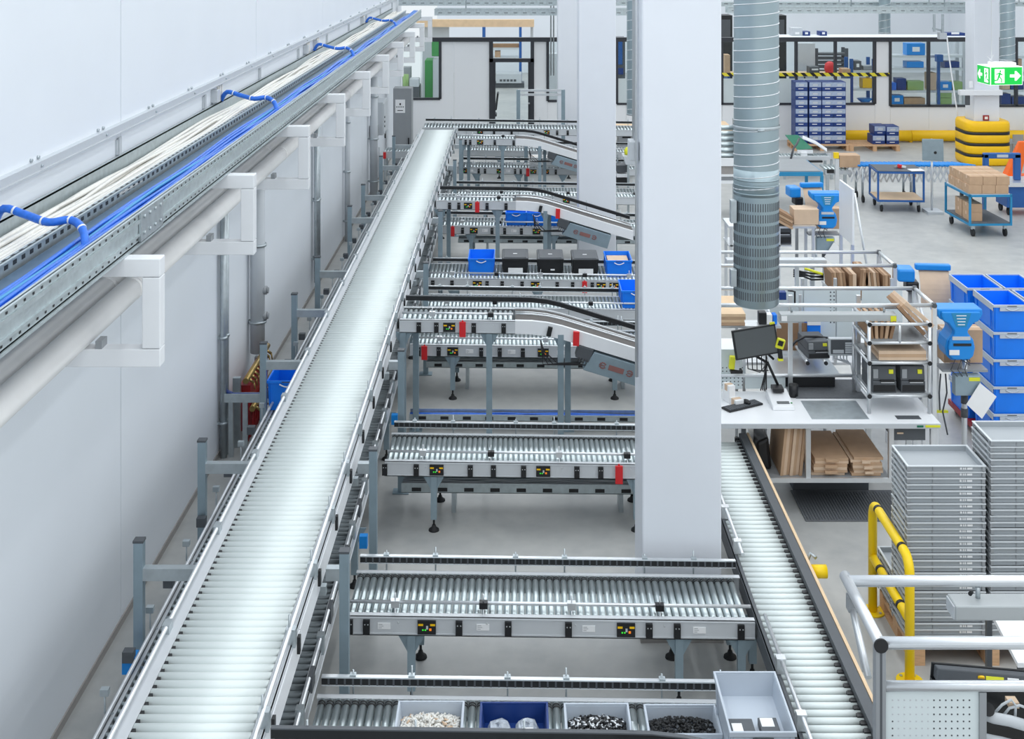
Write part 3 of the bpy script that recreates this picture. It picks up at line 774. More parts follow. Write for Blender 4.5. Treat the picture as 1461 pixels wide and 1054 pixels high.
# white square-tube brackets under the trays with the two pipes
BD = [7.66 + 2.72 * i for i in range(0, 10)]
for i, d in enumerate(BD):
    rt = thing('pipe_bracket', 'white square-tube bracket under the cable tray, %s along the wall from the near end' % ORD[i], 'bracket', (-3.16, d, 2.9), 'white brackets along the wall')
    s = .055
    b = MB(); b.box(-3.16, -2.165, d - s, d + s, TZ0 - .125, TZ0 - .014); b.build('top_arm', 'paint_white', rt, bevel=.006)
    b = MB(); b.box(-2.275, -2.165, d - s, d + s, 2.985, TZ0 - .128); b.build('upright', 'paint_white', rt, bevel=.006)
    b = MB(); b.box(-3.16, -2.165, d - s, d + s, 2.872, 2.982); b.build('bottom_arm', 'paint_white', rt, bevel=.006)
    b = MB(); b.box(-2.56, -2.52, d - .05, d + .05, 2.982, 3.03); b.build('pipe_stop', 'grey_paint', rt)
    b = MB(); b.box(-3.16, -3.145, d - .52, d - .40, TZ1 + .035, TZ1 + .155); b.box(-3.145, -3.135, d - .49, d - .43, TZ1 + .03, TZ1 + .17)
    q = b.build('wall_plate', 'grey_light'); tag(q, 'grey plate on the wall over the white cables, %s from the near end' % ORD[i], 'wall plate', 'grey plates above the cable tray')
for (xx, lab) in ((-2.83, 'pale insulated pipe on the white brackets, the one next to the wall'), (-2.655, 'pale insulated pipe on the white brackets, the outer of the pair')):
    rt = thing('pipe', lab, 'pipe', (xx, Y0, 3.07), 'pale pipes on the white brackets')
    b = MB(); y = Y0
    while y < 31:
        y2 = min(y + 5.44, 31.2); b = MB(); b.cyl((xx, y, 3.067), (xx, y2 - .01, 3.067), .082, 20); b.cyl((xx, y2 - .05, 3.067), (xx, y2, 3.067), .0835, 20); b.build('pipe_section', 'pipe_white', rt); y = y2
b = MB(); b.box(-3.16, -3.11, Y0, 34.3, 3.955, 4.02); b.box(-3.11, -3.10, Y0, 34.3, 3.955, 3.965)
rl = b.build('wall_rail', 'grey_light'); tag(rl, 'slim pale grey rail screwed along the white wall above the trays', 'rail')
y = 5.6
while y < 33:
    b = MB(); b.cyl((-3.16, y - .06, 4.035), (-3.145, y - .06, 4.035), .012, 8); b.cyl((-3.16, y + .06, 4.035), (-3.145, y + .06, 4.035), .012, 8); b.cyl((-3.11, y, 3.99), (-3.098, y, 3.99), .010, 8)
    b.build('screw_heads', 'zinc', rl, kind='stuff'); y += 1.3
# wall outlets beside the looms
for i, d in enumerate((13.0, 18.6, 19.5, 25.4)):
    rt = thing('wall_outlet', 'small wall outlet with stub cables above the tray, %s from the near end' % ORD[i], 'outlet', (-3.16, d, TZ1 + .04), 'outlets above the cable tray')
    b = MB(); b.box(-3.16, -3.09, d - .06, d + .06, TZ1 + .05, TZ1 + .18); b.build('housing', 'grey_light', rt, bevel=.004)
    for k in range(3):
        b = MB(); b.cyl((-3.13, d + .12 + .09 * k, TZ1 + .03), (-3.13, d + .12 + .09 * k, TZ1 + .2), .012, 8); b.build('stub_cable', 'cable_white', rt)

# vertical conduits and pipes on the wall
def vpipe(label, x, y, z0, z1, r, m='zinc', n=1, gap=.07, cat='pipe'):
    rt = thing('wall_conduit', label, cat, (x, y, z0))
    for k in range(n):
        b = MB(); b.cyl((x, y + k * gap, z0), (x, y + k * gap, z1), r, 14); q = b.build('tube', m, rt)
        zz = z0 + .35
        while zz < z1: b = MB(); b.cyl((x, y + k * gap, zz), (x, y + k * gap, zz + .03), r * 1.25, 14); b.box(-3.16, x, y + k * gap - .015, y + k * gap + .015, zz, zz + .03); b.build('clip', 'zinc', q); zz += .9
    return rt
vpipe('pair of thin steel conduits on the wall beside the red heating manifold', -3.10, 13.25, .0, 2.87, .034, 'zinc', 2, .10)
vpipe('thick pale vertical pipe on the wall ending at the heating manifold', -3.05, 14.75, .62, 2.85, .085, 'grey_light')
vpipe('steel conduits dropping behind the wall-side portals in mid-hall', -3.08, 19.3, .2, 2.86, .04, 'zinc', 2, .12)
vpipe('thick pale vertical pipe near the grey cabinets', -3.03, 26.6, .0, 2.86, .085, 'grey_light')
vpipe('slim pale pipe on the wall halfway to the cabinets', -3.08, 22.8, .0, 2.86, .05, 'grey_light')
b = MB()
for zz in (1.05, 1.35): b.cyl((-3.0, 14.75, zz), (-2.94, 14.75, zz), .05, 12); b.cyl((-2.94, 14.75, zz), (-2.92, 14.75, zz), .035, 12)
t = b.build('thermometer', 'grey_paint'); tag(t, 'pair of small round gauges on the thick pale pipe', 'gauge')
# heating manifold: red panel with brass valves
rt = thing('heating_manifold', 'red heating manifold with rows of brass valves standing at the wall', 'manifold', (-3.0, 14.1, 0))
b = MB(); b.box(-3.02, -2.90, 13.65, 14.6, .12, .62); b.build('back_panel', 'red_dark', rt)
for k, zz in enumerate((.70, .40)):
    b = MB(); b.cyl((-2.93 + .07 * k, 13.55, zz), (-2.93 + .07 * k, 14.75, zz), .032, 12); q = b.build('manifold_pipe', 'brass', rt)
    for j in range(9):
        b = MB(); yy = 13.65 + j * .12; b.cyl((-2.93 + .07 * k, yy, zz), (-2.86 + .07 * k, yy, zz - .05), .016, 8); b.cyl((-2.86 + .07 * k, yy, zz - .05), (-2.85 + .07 * k, yy, zz - .12), .010, 6); b.build('valve', 'brass', q)
for j in range(8):
    b = MB(); yy = 13.66 + j * .12; b.tube([(-2.87, yy, .36), (-2.88, yy, .2), (-2.93, yy, .01)], .012, 6); b.build('hose', 'red_dark', rt)
b = MB(); b.box(-3.06, -2.98, 13.50, 13.56, 0, .75); b.build('stand', 'zinc', rt)
b = MB(); b.box(-3.06, -2.98, 14.62, 14.68, 0, .6); b.build('stand', 'zinc', rt)
# small cable duct with blue cables at the foot of the conduits
rt = thing('wall_cable_duct', 'short grey duct holding a blue cable between the conduits and the low line', 'cable duct', (-3.0, 13.4, .55))
b = MB(); b.box(-3.12, -2.56, 13.22, 13.23, .60, .68); b.box(-3.12, -2.56, 13.32, 13.33, .60, .66); b.box(-3.12, -2.56, 13.22, 13.33, .59, .60); b.build('trough', 'tray_zinc', rt)
b = MB(); b.tube([(-3.11, 13.27, .95), (-3.09, 13.27, .7), (-3.0, 13.27, .65), (-2.57, 13.27, .65)], .028, 8); b.build('cable', 'navy', rt)
for xx in (-3.05, -2.9):
    b = MB(); b.box(xx, xx + .05, 13.25, 13.29, 0, .59); b.build('stand', 'zinc', rt)

# grey switch cabinets at the end of the wall
rt = thing('switch_cabinet', 'tall grey steel switch cabinet with a paper notice at the end of the white wall', 'cabinet', (-2.75, 30.0, 0))
xa, xb = X(561, 30), X(587, 30)
b = MB(); b.box(xa, xb, 30.012, 30.5, .1, 1.93); b.box(xa, xb, 30.02, 30.5, 0, .1); b.build('body', 'grey_paint', rt)
b = MB(); b.box(xa + .01, xb - .01, 30.0, 30.012, .12, 1.92); dr = b.build('door', 'grey_paint', rt)
b = MB(); b.box(xb - .08, xb - .05, 29.975, 30.0, .55, .75); b.build('handle', 'black', dr)
b = MB(); b.m(0).box(X(564, 30), X(578, 30), 29.996, 30.0, Z(161, 30), Z(142, 30)); b.m(1)
for k in range(4): b.box(X(565.5 + 3 * k, 30), X(567 + 3 * k, 30), 29.994, 29.996, Z(153.2, 30), Z(151.8, 30))
b.box(X(570, 30), X(572, 30), 29.994, 29.996, Z(150, 30), Z(147, 30)); b.box(X(567, 30), X(575, 30), 29.994, 29.996, Z(158, 30), Z(157, 30))
b.build('paper_notice', ['paper', 'black'], dr)
rt = thing('wall_cabinet', 'smaller pale grey control cabinet hung on the wall beside the tall one', 'cabinet', (-3.0, 27.4, .9))
b = MB(); b.box(-3.15, -2.90, 27.2, 28.0, Z(193, 27.2), Z(146, 27.2)); b.build('body', 'grey_light', rt, bevel=.01)
b = MB(); b.box(-2.90, -2.885, 27.22, 27.98, Z(191, 27.2), Z(148, 27.2)); dr = b.build('door', 'grey_light', rt)
b = MB()
for k in range(3): b.cyl((-2.885, 27.35, 1.62 - .1 * k), (-2.87, 27.35, 1.62 - .1 * k), .022, 10)
b.build('push_buttons', 'black', dr)
b = MB(); b.cyl((-2.885, 27.4, 1.2), (-2.86, 27.4, 1.2), .05, 12); b.build('rotary_switch', 'black', dr)
for xx in (-3.08, -3.0): 
    b = MB(); b.cyl((xx, 27.4, .3), (xx, 27.4, .95), .02, 8); b.build('conduit', 'grey_light', rt)
# electric box on the pale pipe
b = MB(); b.box(-3.15, -2.98, 26.85, 27.05, 1.25, 1.5); t = b.build('junction_box', 'grey_paint', bevel=.006); tag(t, 'small dark junction box fixed beside the pale pipe at the far wall end', 'junction box')
# black cart parts beyond the main line end
rt = thing('low_transfer', 'short low roller transfer with a red emergency button beside the grey cabinets', 'conveyor', (-2.6, 25.9, 0))
b = MB(); b.box(-3.05, -2.22, 28.60, 28.63, .5, .66); b.box(-3.05, -2.22, 29.15, 29.18, .5, .66); b.build('side_frame', 'frame_grey', rt)
for k in range(12):
    b = MB(); b.cyl((-3.02 + .065 * k, 28.63, .63), (-3.02 + .065 * k, 29.15, .63), .024, 8); b.build('roller', 'steel_roller', rt)
for x_ in (-3.03, -2.27):
    b = MB(); b.box(x_, x_ + .04, 28.61, 28.65, 0, .5); b.box(x_, x_ + .04, 29.13, 29.17, 0, .5); b.build('leg', 'zinc', rt)
b = MB(); b.box(-3.04, -2.98, 28.55, 28.60, .50, .64); b.build('red_button', 'red', rt)
# ------------------------------------------------------------------ totes, bins, cartons, pallets
def G(px, py, z):
    d = F * (H - z) / (py - CY); return ((px - CX) * d / F, d)
def pbox(b, px0, px1, py0, py1, d, depth):
    b.box(X(px0, d), X(px1, d), d, d + depth, Z(py1, d), Z(py0, d)); return b
def hollow(b, w, l, h, t=.006, taper=.06, floor=.008, z0=0.0):
    # an open box with tapered walls: four wall slabs and a floor
    a, c = w / 2, l / 2; k = 1 - taper
    def ring(aa, cc, z): return [(-aa, -cc, z), (aa, -cc, z), (aa, cc, z), (-aa, cc, z)]
    ob, ot = ring(a * k, c * k, z0), ring(a, c, z0 + h)
    ib, it = ring(a * k - t, c * k - t, z0 + floor), ring(a - t, c - t, z0 + h)
    for i in range(4):
        j = (i + 1) % 4
        b.hexa([ob[i], ob[j], ib[j], ib[i], ot[i], ot[j], it[j], it[i]])
    b.hexa(ring(a * k - t * .5, c * k - t * .5, z0) + ring(a * k - t * .5, c * k - t * .5, z0 + floor))
    return b
def frame4(b, w, l, t, z0, z1):
    a, c = w / 2, l / 2
    b.box(-a, a, -c, -c + t, z0, z1); b.box(-a, a, c - t, c, z0, z1); b.box(-a, -a + t, -c + t, c - t, z0, z1); b.box(a - t, a, -c + t, c - t, z0, z1)
    return b
def tote(label, loc, w, l, h, m, rim, name='tote', group=None, rz=0, handle=True, ribs=True, hm='bin_grey', clip=False, lid=None, floor=.008):
    rt = thing(name, label, 'tote' if 'tote' in name else 'bin', loc, group, local=True)
    hollow(MB(), w - .02, l - .02, h - .012, floor=floor).build('body', m, rt)
    frame4(MB(), w, l, .014, h - .028, h).build('rim', rim, rt, bevel=.003)
    if ribs:
        for s in (-1, 1):
            b = MB(); b.box(s * (w / 2 - .03) - .004, s * (w / 2 - .03) + .004, -l / 2 + .004, -l / 2 + .02, h * .12, h - .03)
            b.box(s * (w / 2 - .014), s * (w / 2 - .004), -l / 2 + .1, -l / 2 + .11, h * .12, h - .03); b.box(s * (w / 2 - .014), s * (w / 2 - .004), l / 2 - .11, l / 2 - .1, h * .12, h - .03)
            b.build('corner_rib', m, rt, kind='stuff')
    if handle:
        b = MB(); n = 10
        pts = [(-.07 + .14 * i / n, -l / 2 - .008, h - .032 - .026 * math.sin(math.pi * i / n)) for i in range(n + 1)]
        b.tube(pts, .007, 6); b.build('handle', hm, rt)
        b = MB(); b.box(-.05, .05, -l / 2 - .003, -l / 2, h - .018, h - .010); b.build('handle_slot', 'grey_dark', rt)
    if lid:
        b = MB(); b.box(-w / 2 + .004, w / 2 - .004, -l / 2 + .004, l / 2 - .004, h, h + .012); b.box(-w / 2 + .03, w / 2 - .03, -l / 2 + .03, l / 2 - .03, h + .012, h + .02)
        ld = b.build('lid', lid, rt, bevel=.004)
        b = MB(); b.box(-.03, .03, -.05, -.02, h + .02, h + .021); b.build('lid_label', 'paper', ld)
    if clip: 
        b = MB(); b.box(-.09, .08, -l / 2 - .006, -l / 2 - .003, .07, .16); b.build('paper_label', 'paper', rt)
    rt.rotation_euler = (0, 0, rz)
    return rt
def carton(label, loc, w, l, h, m='cardboard', name='carton', group=None, rz=0, lab=False):
    rt = thing(name, label, 'box', loc, group, local=True)
    b = MB(); b.box(-w / 2, w / 2, -l / 2, l / 2, 0, h); b.build('body', m, rt, bevel=min(.004, w * .03))
    b = MB(); b.box(-w / 2, w / 2, -.025, .025, h, h + .0015); b.box(-.001 - w / 2, -w / 2, -.025, .025, h - .06, h); b.build('tape', 'cardboard_light', rt)
    if lab: b = MB(); b.box(w * .1, w * .4, -l / 2 - .0015, -l / 2, h * .35, h * .75); b.build('paper_label', 'paper', rt)
    rt.rotation_euler = (0, 0, rz)
    return rt
def pallet(label, loc, w, l, h=.144, group=None, m='wood', rz=0):
    rt = thing('pallet', label, 'pallet', loc, group, local=True)
    for i in range(5):
        b = MB(); yy = -l / 2 + (l - .1) * i / 4; b.box(-w / 2, w / 2, yy, yy + .1, h - .022, h); b.build('deck_board', m, rt)
    for i in range(3):
        xx = -w / 2 + (w - .1) * i / 2
        b = MB(); b.box(xx, xx + .1, -l / 2, l / 2, h - .044, h - .022); b.build('stringer', m, rt)
        b = MB(); b.box(xx, xx + .1, -l / 2, l / 2, 0, .022); b.build('bottom_board', m, rt)
        for j in range(3):
            yy = -l / 2 + (l - .12) * j / 2; b = MB(); b.box(xx, xx + .1, yy, yy + .12, .022, h - .044); b.build('block', m, rt)
    rt.rotation_euler = (0, 0, rz)
    return rt
def zt(x, z=ZL): return z - TILT * x + .001

# totes on the lane behind the first spur
gy = 18.34
for i, (pa, pb, m, lab) in enumerate(((668, 705, 'blue_plastic', 'empty blue tote on the low lane, closest to the long upper line'),
                                      (716, 754, 'black', 'closed black tote right after the empty blue tote, small white label on front'),
                                      (766, 805, 'black', 'middle closed black tote of the three, tiny white mark low on its front'),
                                      (816, 855, 'black', 'closed black tote next to the blue tote full of cardboard'),
                                      (862, 905, 'blue_plastic', 'blue tote filled with flat cardboard by the column'))):
    cx = (X(pa, 18.05) + X(pb, 18.05)) / 2
    t = tote(lab, (cx, gy, zt(cx)), .385, .56, .235, m, 'blue_plastic' if m != 'black' else 'black', group='totes on the low lane', handle=(m != 'black'), lid='grey_dark' if m == 'black' else None, hm='paper')
    if m == 'black':
        b = MB(); (b.box(-.10, .11, -.287, -.283, .03, .11) if i != 2 else b.box(.0, .06, -.287, -.283, .08, .10)); b.build('paper_label', 'paper', t)
    if i == 4:
        b = MB(); b.box(-.15, .15, -.24, .24, .02, .18); b.build('cardboard_insert', 'cardboard_light'); o = bpy.data.objects['cardboard_insert']; o.location = (cx, gy, zt(cx) + .02)
        tag(o, 'flat tan cardboard filling the blue tote by the column', 'cardboard')
# totes under the second spur and at the right
for i, (pa, pb, y_, zz, lab) in enumerate(((721, 752, 21.5, ZL, 'blue tote in front of the support leg on the lane under the second spur'),
                                           (764, 777, 21.5, ZL, 'blue tote half hidden by the support leg on the lane under the second spur'),
                                           (784, 800, 21.5, ZL, 'blue tote under the slope of the second spur, behind its leg'))):
    wd = (X(pb, 21.3) - X(pa, 21.3)) if i == 0 else .37
    cx = (X(pa, 21.3) + X(pb, 21.3)) / 2 - (0 if i != 2 else -.02) - (.06 if i == 1 else 0)
    tote(lab, (cx + (.06 if i == 2 else 0), y_, zt(cx)), wd, .55, .22, 'blue_plastic', 'blue_plastic', group='totes under the second spur', hm='paper')
cx = X(908, 16.5); tote('blue tote half hidden behind the thick column on the lane behind the first spur', (cx, 16.78, zt(cx)), .40, .56, .235, 'blue_plastic', 'blue_plastic', hm='paper')
tote('blue tote travelling on the low line next to the white wall', (-2.28, 12.72, ZW + .001), .40, .60, .30, 'blue_plastic', 'blue_plastic', hm='paper')
for i, px in enumerate((763, 787)):
    cx = X(px, 27)
    carton('plain white carton under the third spur, %s' % ('beside the support leg' if i == 0 else 'just behind the drive box'), (cx, 26.95, zt(cx)), .26 if i == 0 else .40, .4, .2, 'paper', group='white cartons under the third spur')

# bins with small parts on the near lane
BINY = 7.585
bins = ((568, 663, 'bin_grey', 'bin_grey', 'grey bin heaped with pale white fittings on the near lane'), (685, 782, 'navy', 'navy', 'dark blue bin with clear bags of parts on the near lane'),
        (804, 897, 'bin_grey', 'bin_grey', 'grey bin of silver and black metal pins on the near lane'), (918, 1021, 'bin_grey', 'bin_grey', 'grey bin of dark rubber bushings beside the tall grey tote'))
for i, (pa, pb, m, r_, lab) in enumerate(bins):
    x0, x1 = X(pa, 7.72), X(pb, 7.72); cx = (x0 + x1) / 2
    tote(lab, (cx, BINY, zt(cx)), x1 - x0, .30, .125, m, r_, name='bin', group='small parts bins', handle=False, ribs=False)
    if i != 1:
        b = MB(); rng = random.Random(i); nn = 560
        for k in range(nn):
            u, v = rng.uniform(-1, 1), rng.uniform(-1, 1)
            hx, hy = u * ((x1 - x0) / 2 - .032), v * .118
            zz = .024 + .066 * max(0, 1 - .42 * (u * u + v * v)) * rng.uniform(.55, 1.05)
            a, e = rng.uniform(0, 6.3), rng.uniform(-.6, .6); ln = .014 if i != 3 else .010
            dv = Vector((math.cos(a) * math.cos(e), math.sin(a) * math.cos(e), math.sin(e))) * ln
            c = Vector((cx + hx, BINY + hy, zt(cx) + zz)); b.m((k % 3 == 0) if i == 2 else (k % 9 == 0))
            b.cyl(c - dv, c + dv, .0075 if i == 3 else .0065, 7)
        mm = (['cable_white', 'cardboard_light'], None, ['black', 'aluminium'], ['black_rubber', 'grey_dark'])[i]
        o = b.build(('white_fittings', '', 'metal_pins', 'rubber_bushings')[i], mm)
        tag(o, ('heap of small pale plastic fittings in a grey bin', '', 'heap of silver and black metal pins in a grey bin', 'heap of dark rubber bushings in a grey bin')[i], 'small parts', kind='stuff')
    else:
        for k, (ax, ay, s) in enumerate(((-.09, .02, .15), (.08, .03, .15))):
            b = MB(); b.lathe([(0, 0), (s * .46, .002), (s * .5, .02), (s * .40, .04), (s * .22, .052), (s * .1, .050), (0, .054)], (cx + ax, BINY + ay, zt(cx) + .012), 9)
            rg = random.Random(k); b.v = [(v[0] + rg.uniform(-.006, .006), cy0 + (v[1] - cy0) * 1.25 + rg.uniform(-.008, .008), v[2] + rg.uniform(-.010, .012) * (v[2] > zt(cx) + .02)) for cy0 in (BINY + ay,) for v in b.v]; b.sm = [False] * len(b.sm)
            q = b.build('bag_of_parts', 'clear_bag'); tag(q, 'clear bag of parts in the dark blue bin, the one %s' % ('near the pale fittings' if k == 0 else 'near the silver pins'), 'bag', 'bags in the blue bin')
            b = MB(); b.box(cx + ax - .03, cx + ax + .035, BINY + ay - .11, BINY + ay - .06, zt(cx) + .074, zt(cx) + .077); b.build('bag_label', 'paper', q)
cx = 1.405
t = tote('tall grey tote at the end of the near lane with two dark packs inside', (cx, 7.43, zt(1.4)), .385, .60, .335, 'bin_grey', 'bin_grey', name='tote', handle=False, floor=.20)
b = MB(); b.box(-.10, .02, -.312, -.303, .20, .285); b.box(.02, .05, -.309, -.303, .2, .26); b.build('paper_holder', 'paper', t)
b = MB(); b.box(-.10, -.06, -.318, -.312, .235, .25); b.build('clip', 'zinc', t)
b = MB(); b.box(-.06, .06, -.302, -.298, .292, .302); b.build('handle_slot', 'grey_dark', t)
for k, (ax, ay, rz) in enumerate(((-.085, .02, 0), (.075, .03, 0))):
    rt = thing('parts_pack', 'dark pack with a white label in the tall grey tote, %s' % ('the larger one lying flat' if k == 0 else 'the smaller one beside it'), 'package', (cx + ax, 7.42 + ay, zt(1.4) + .202), 'packs in the tall grey tote')
    x_, y_, z_ = rt.location; w_ = .14 if k == 0 else .11
    z_ = zt(1.4) + .202
    b = MB(); b.box(x_ - w_ / 2, x_ + w_ / 2, y_ - .20, y_ - .04, z_, z_ + .045); b.build('body', 'grey_dark', rt, bevel=.004)
    b = MB(); b.box(x_ - w_ / 2 + .01, x_ + (.0 if k == 0 else .03), y_ - (.19 if k == 0 else .13), y_ - (.09 if k == 0 else .05), z_ + .045, z_ + .048); b.build('pack_label', 'paper', rt)

# ------------------------------------------------------------------ stacks of shallow grey trays on a pallet, yellow guard rail
PX0 = 2.98
pallet('wooden pallet under the two tall stacks of grey trays', (PX0 + .61, 9.86, 0), 1.22, .84, m='wood')
TP = .0478
def tray_proto(label, loc, group):
    rt = thing('tray', label, 'tray', loc, group, local=True)
    b = MB(); hollow(b, .574, .374, .040, .005, .02, .006); b.build('body', 'tray_body_shaded', rt)
    b = MB(); frame4(b, .60, .40, .016, .0375, .0455); b.build('rim', 'tray_rim_lit', rt)
    b = MB()
    for s in (-1, 1):
        b.box(s * .285 - .012, s * .285 + .012, -.1965, -.183, .006, .036); b.box(s * .296 - .006, s * .296, -.18, -.15, .008, .036); b.box(s * .296 - .006, s * .296, .15, .18, .008, .036)
        b.box(s * .290 - .003, s * .290 + .003, -.08, .08, .012, .030)
    b.box(-.102, -.096, -.191, -.184, .008, .036)
    b.build('corner_blocks', 'grey_paint', rt, kind='stuff')
    b = MB()
    for (a, c) in ((.105, .12), (.128, .137), (.142, .152), (.16, .20)): b.box(a, c, -.1895, -.1855, .014, .029)
    b.build('printed_mark', 'paper', rt)
    return rt
rng = random.Random(3)
tp = None
for s, (sx, sy, n, who) in enumerate(((2.96 + .30, 9.70, 28, 'the shorter stack'), (3.59 + .305, 9.70, 32, 'the taller stack'))):
    for k in range(n):
        lab = 'shallow grey tray, %s from the top of %s on the pallet' % (ORD[n - 1 - k], who)
        lc = (sx + rng.uniform(-.003, .003), sy + rng.uniform(-.004, .004), .145 + TP * k)
        if tp is None: tp = tray_proto(lab, lc, 'grey trays stacked on the pallet')
        else: dup(tp, lc, None, lab, 'grey trays stacked on the pallet')
for k in range(7):
    dup(tp, (3.27, 10.12, .145 + TP * k), None, 'shallow grey tray, %s from the top of the low stack behind the tall ones' % ORD[6 - k], 'grey trays stacked on the pallet')

rt = thing('guard_rail', 'yellow tubular guard rail with black bands beside the grey tray stacks', 'guard rail', (2.90, 9.72, 0))
r = .036; ya, yb, zt_ = 9.24, 10.2, .90
arc = [(2.90, ya, .012)] + [(2.90, ya, zt_ - .12)] + [(2.90, ya + .12 - .12 * math.cos(a), zt_ - .12 + .12 * math.sin(a)) for a in [math.pi / 2 * i / 6 for i in range(1, 7)]]
arc += [(2.90, yb - .12 + .12 * math.sin(a), zt_ - .12 + .12 * math.cos(a)) for a in [math.pi / 2 * i / 6 for i in range(0, 7)]] + [(2.90, yb, .012)]
b = MB(); b.tube(arc, r, 14); b.build('hoop', 'yellow', rt)
b = MB(); b.cyl((2.90, ya, .45), (2.90, yb, .45), r * .95, 14); b.build('mid_rail', 'yellow', rt)
for (yy, zz) in ((9.42, .90), (10.04, .90), (9.45, .45), (9.98, .45)):
    b = MB(); b.cyl((2.90, yy - .018, zz), (2.90, yy + .018, zz), r * 1.04, 14); b.build('black_band', 'black', rt)
for yy in (ya, yb):
    b = MB(); b.cyl((2.90, yy, 0), (2.90, yy, .012), .098, 20); q = b.build('base_plate', 'yellow', rt)
    b = MB()
    for k in range(4): a = math.pi / 4 + k * math.pi / 2; b.cyl((2.90 + .07 * math.cos(a), yy + .07 * math.sin(a), .012), (2.90 + .07 * math.cos(a), yy + .07 * math.sin(a), .02), .011, 6)
    b.build('bolts', 'zinc', q, kind='stuff')

# ------------------------------------------------------------------ packing bench in the middle of the picture
def post(b, x, y, z0, z1, s=.02): b.box(x - s, x + s, y - s, y + s, z0, z1)
def rail(b, p, q, r=.02): b.cyl(p, q, r, 12)
BZ = .88
rt = thing('packing_bench', 'white packing bench with a cardboard shelf below, at the end of the roller lane', 'bench', (3.0, 12.3, 0))
b = MB(); b.box(1.72, 4.03, 11.9, 12.75, BZ - .03, BZ); b.box(2.74, 3.60, 12.75, 13.12, BZ - .03, BZ); b.build('worktop', 'paint_white', rt, bevel=.004)
b = MB(); b.box(1.72, 4.03, 11.885, 11.9, BZ - .045, BZ - .002); b.build('edge_strip', 'grey_light', rt)
for (x_, y_, z_) in ((2.30, 12.3, .35), (2.775, 11.93, .35), (3.565, 11.93, .315), (3.97, 11.95, .0), (2.30, 12.7, 0), (3.565, 12.7, 0), (3.97, 12.7, 0)):
    b = MB(); post(b, x_, y_, z_, BZ - .03, .023); b.build('leg', 'aluminium', rt)
b = MB(); b.box(2.75, 3.50, 12.45, 12.66, 0, .325); b.build('lift_column', 'grey_dark', rt)
b = MB(); b.box(2.285, 3.56, 11.92, 12.72, .325, .35); b.build('lower_shelf', 'grey_paint', rt)
b = MB(); b.box(2.285, 3.56, 11.90, 11.92, .315, .358); b.build('shelf_edge', 'aluminium', rt)
b = MB(); b.box(2.30, 3.565, 12.68, 12.70, .62, .70); b.build('back_rail', 'grey_light', rt)
b = MB(); b.box(3.60, 3.90, 11.95, 12.4, .70, .83); dr = b.build('drawer', 'grey_dark', rt)
b = MB(); b.box(3.63, 3.69, 11.945, 11.95, .76, .775); b.build('label', 'cardboard_light', dr)
b = MB(); b.box(3.88, 4.02, 11.88, 11.886, .848, .868); b.build('yellow_sticker', 'yellow_green', rt)
b = MB(); b.box(3.80, 3.86, 11.88, 11.886, .848, .866); b.build('teal_sticker', 'green_belt', rt)
b = MB(); b.box(2.83, 3.38, 12.0, 12.48, BZ, BZ + .003); b.build('steel_inset', 'zinc', rt)
b = MB(); b.box(3.65, 3.88, 12.0, 12.09, BZ, BZ + .003); b.box(3.66, 3.86, 12.015, 12.055, BZ + .003, BZ + .004); b.build('outlet_flap', 'grey_dark', rt)
b = MB(); b.box(2.80, 3.50, 12.54, 13.06, BZ, BZ + .012); b.build('black_pad', 'mat_grey', rt)
# frame above the bench
fz1 = 1.885
def tube_frame(label, x0, x1, yf, yb, z0, back_z=None, extra=(), name='tube_gantry', cap=True, mats='aluminium'):
    rt = thing(name, label, 'frame', ((x0 + x1) / 2, (yf + yb) / 2, z0))
    for yy in (yf, yb):
        b = MB(); rail(b, (x0, yy, fz1), (x1, yy, fz1)); b.build('top_rail', mats, rt)
    for xx in (x0, x1):
        b = MB(); rail(b, (xx, yf, fz1), (xx, yb, fz1)); b.build('side_rail', mats, rt)
        for yy in (yf, yb):
            b = MB(); b.cyl((xx, yy - .012, fz1), (xx, yy - .026, fz1), .023, 12); b.cyl((xx, yy, fz1 - .02), (xx, yy, fz1 + .024), .022, 12); b.build('end_cap', 'grey_dark', rt)
    for (xx, yy, za, zb) in extra:
        b = MB(); post(b, xx, yy, za, zb); b.build('post', mats, rt)
    return rt
fr = tube_frame('silver tube frame over the white packing bench', 1.75, 4.10, 12.3, 12.9, BZ,
                extra=((2.78, 12.72, BZ + .001, fz1 - .02), (3.47, 12.72, BZ + .001, fz1 - .02), (1.75, 12.72, BZ + .001, fz1), (4.10, 12.9, 0, fz1 - .02), (4.10, 12.3, 0, fz1 - .02)))
b = MB(); rail(b, (4.10, 12.85, 1.85), (4.10, 12.35, 1.45), .014); b.build('brace', 'aluminium', fr)
b = MB(); rail(b, (1.75, 12.75, 1.04), (3.47, 12.75, 1.04), .018); b.build('mid_rail', 'aluminium', fr)
b = MB(); b.box(1.75, 2.30, 12.76, 12.772, .90, 1.30); pg = b.build('pegboard', 'panel_frost', fr)
b = MB()
for i in range(9):
    for j in range(6): b.cyl((1.98 + .04 * i, 12.758, .94 + .035 * j), (1.98 + .04 * i, 12.760, .94 + .035 * j), .007, 6)
b.build('holes', 'grey_dark', pg, kind='stuff')
b = MB(); b.box(2.33, 2.74, 12.765, 12.775, .90, 1.04); b.build('back_panel', 'panel_frost', fr)
rt = thing('bench_lamp', 'long grey light bar under the tube frame of the white packing bench', 'lamp', (3.1, 12.25, 1.75))
b = MB(); b.box(X(1112, 12.28), X(1277, 12.28), 12.22, 12.34, Z(456.5, 12.28), Z(446, 12.28)); b.build('housing', 'lamp_grey', rt, bevel=.006)
b = MB(); b.box(X(1120, 12.28), X(1270, 12.28), 12.25, 12.31, Z(456.5, 12.28) - .004, Z(456.5, 12.28)); b.build('diffuser', 'paper', rt)
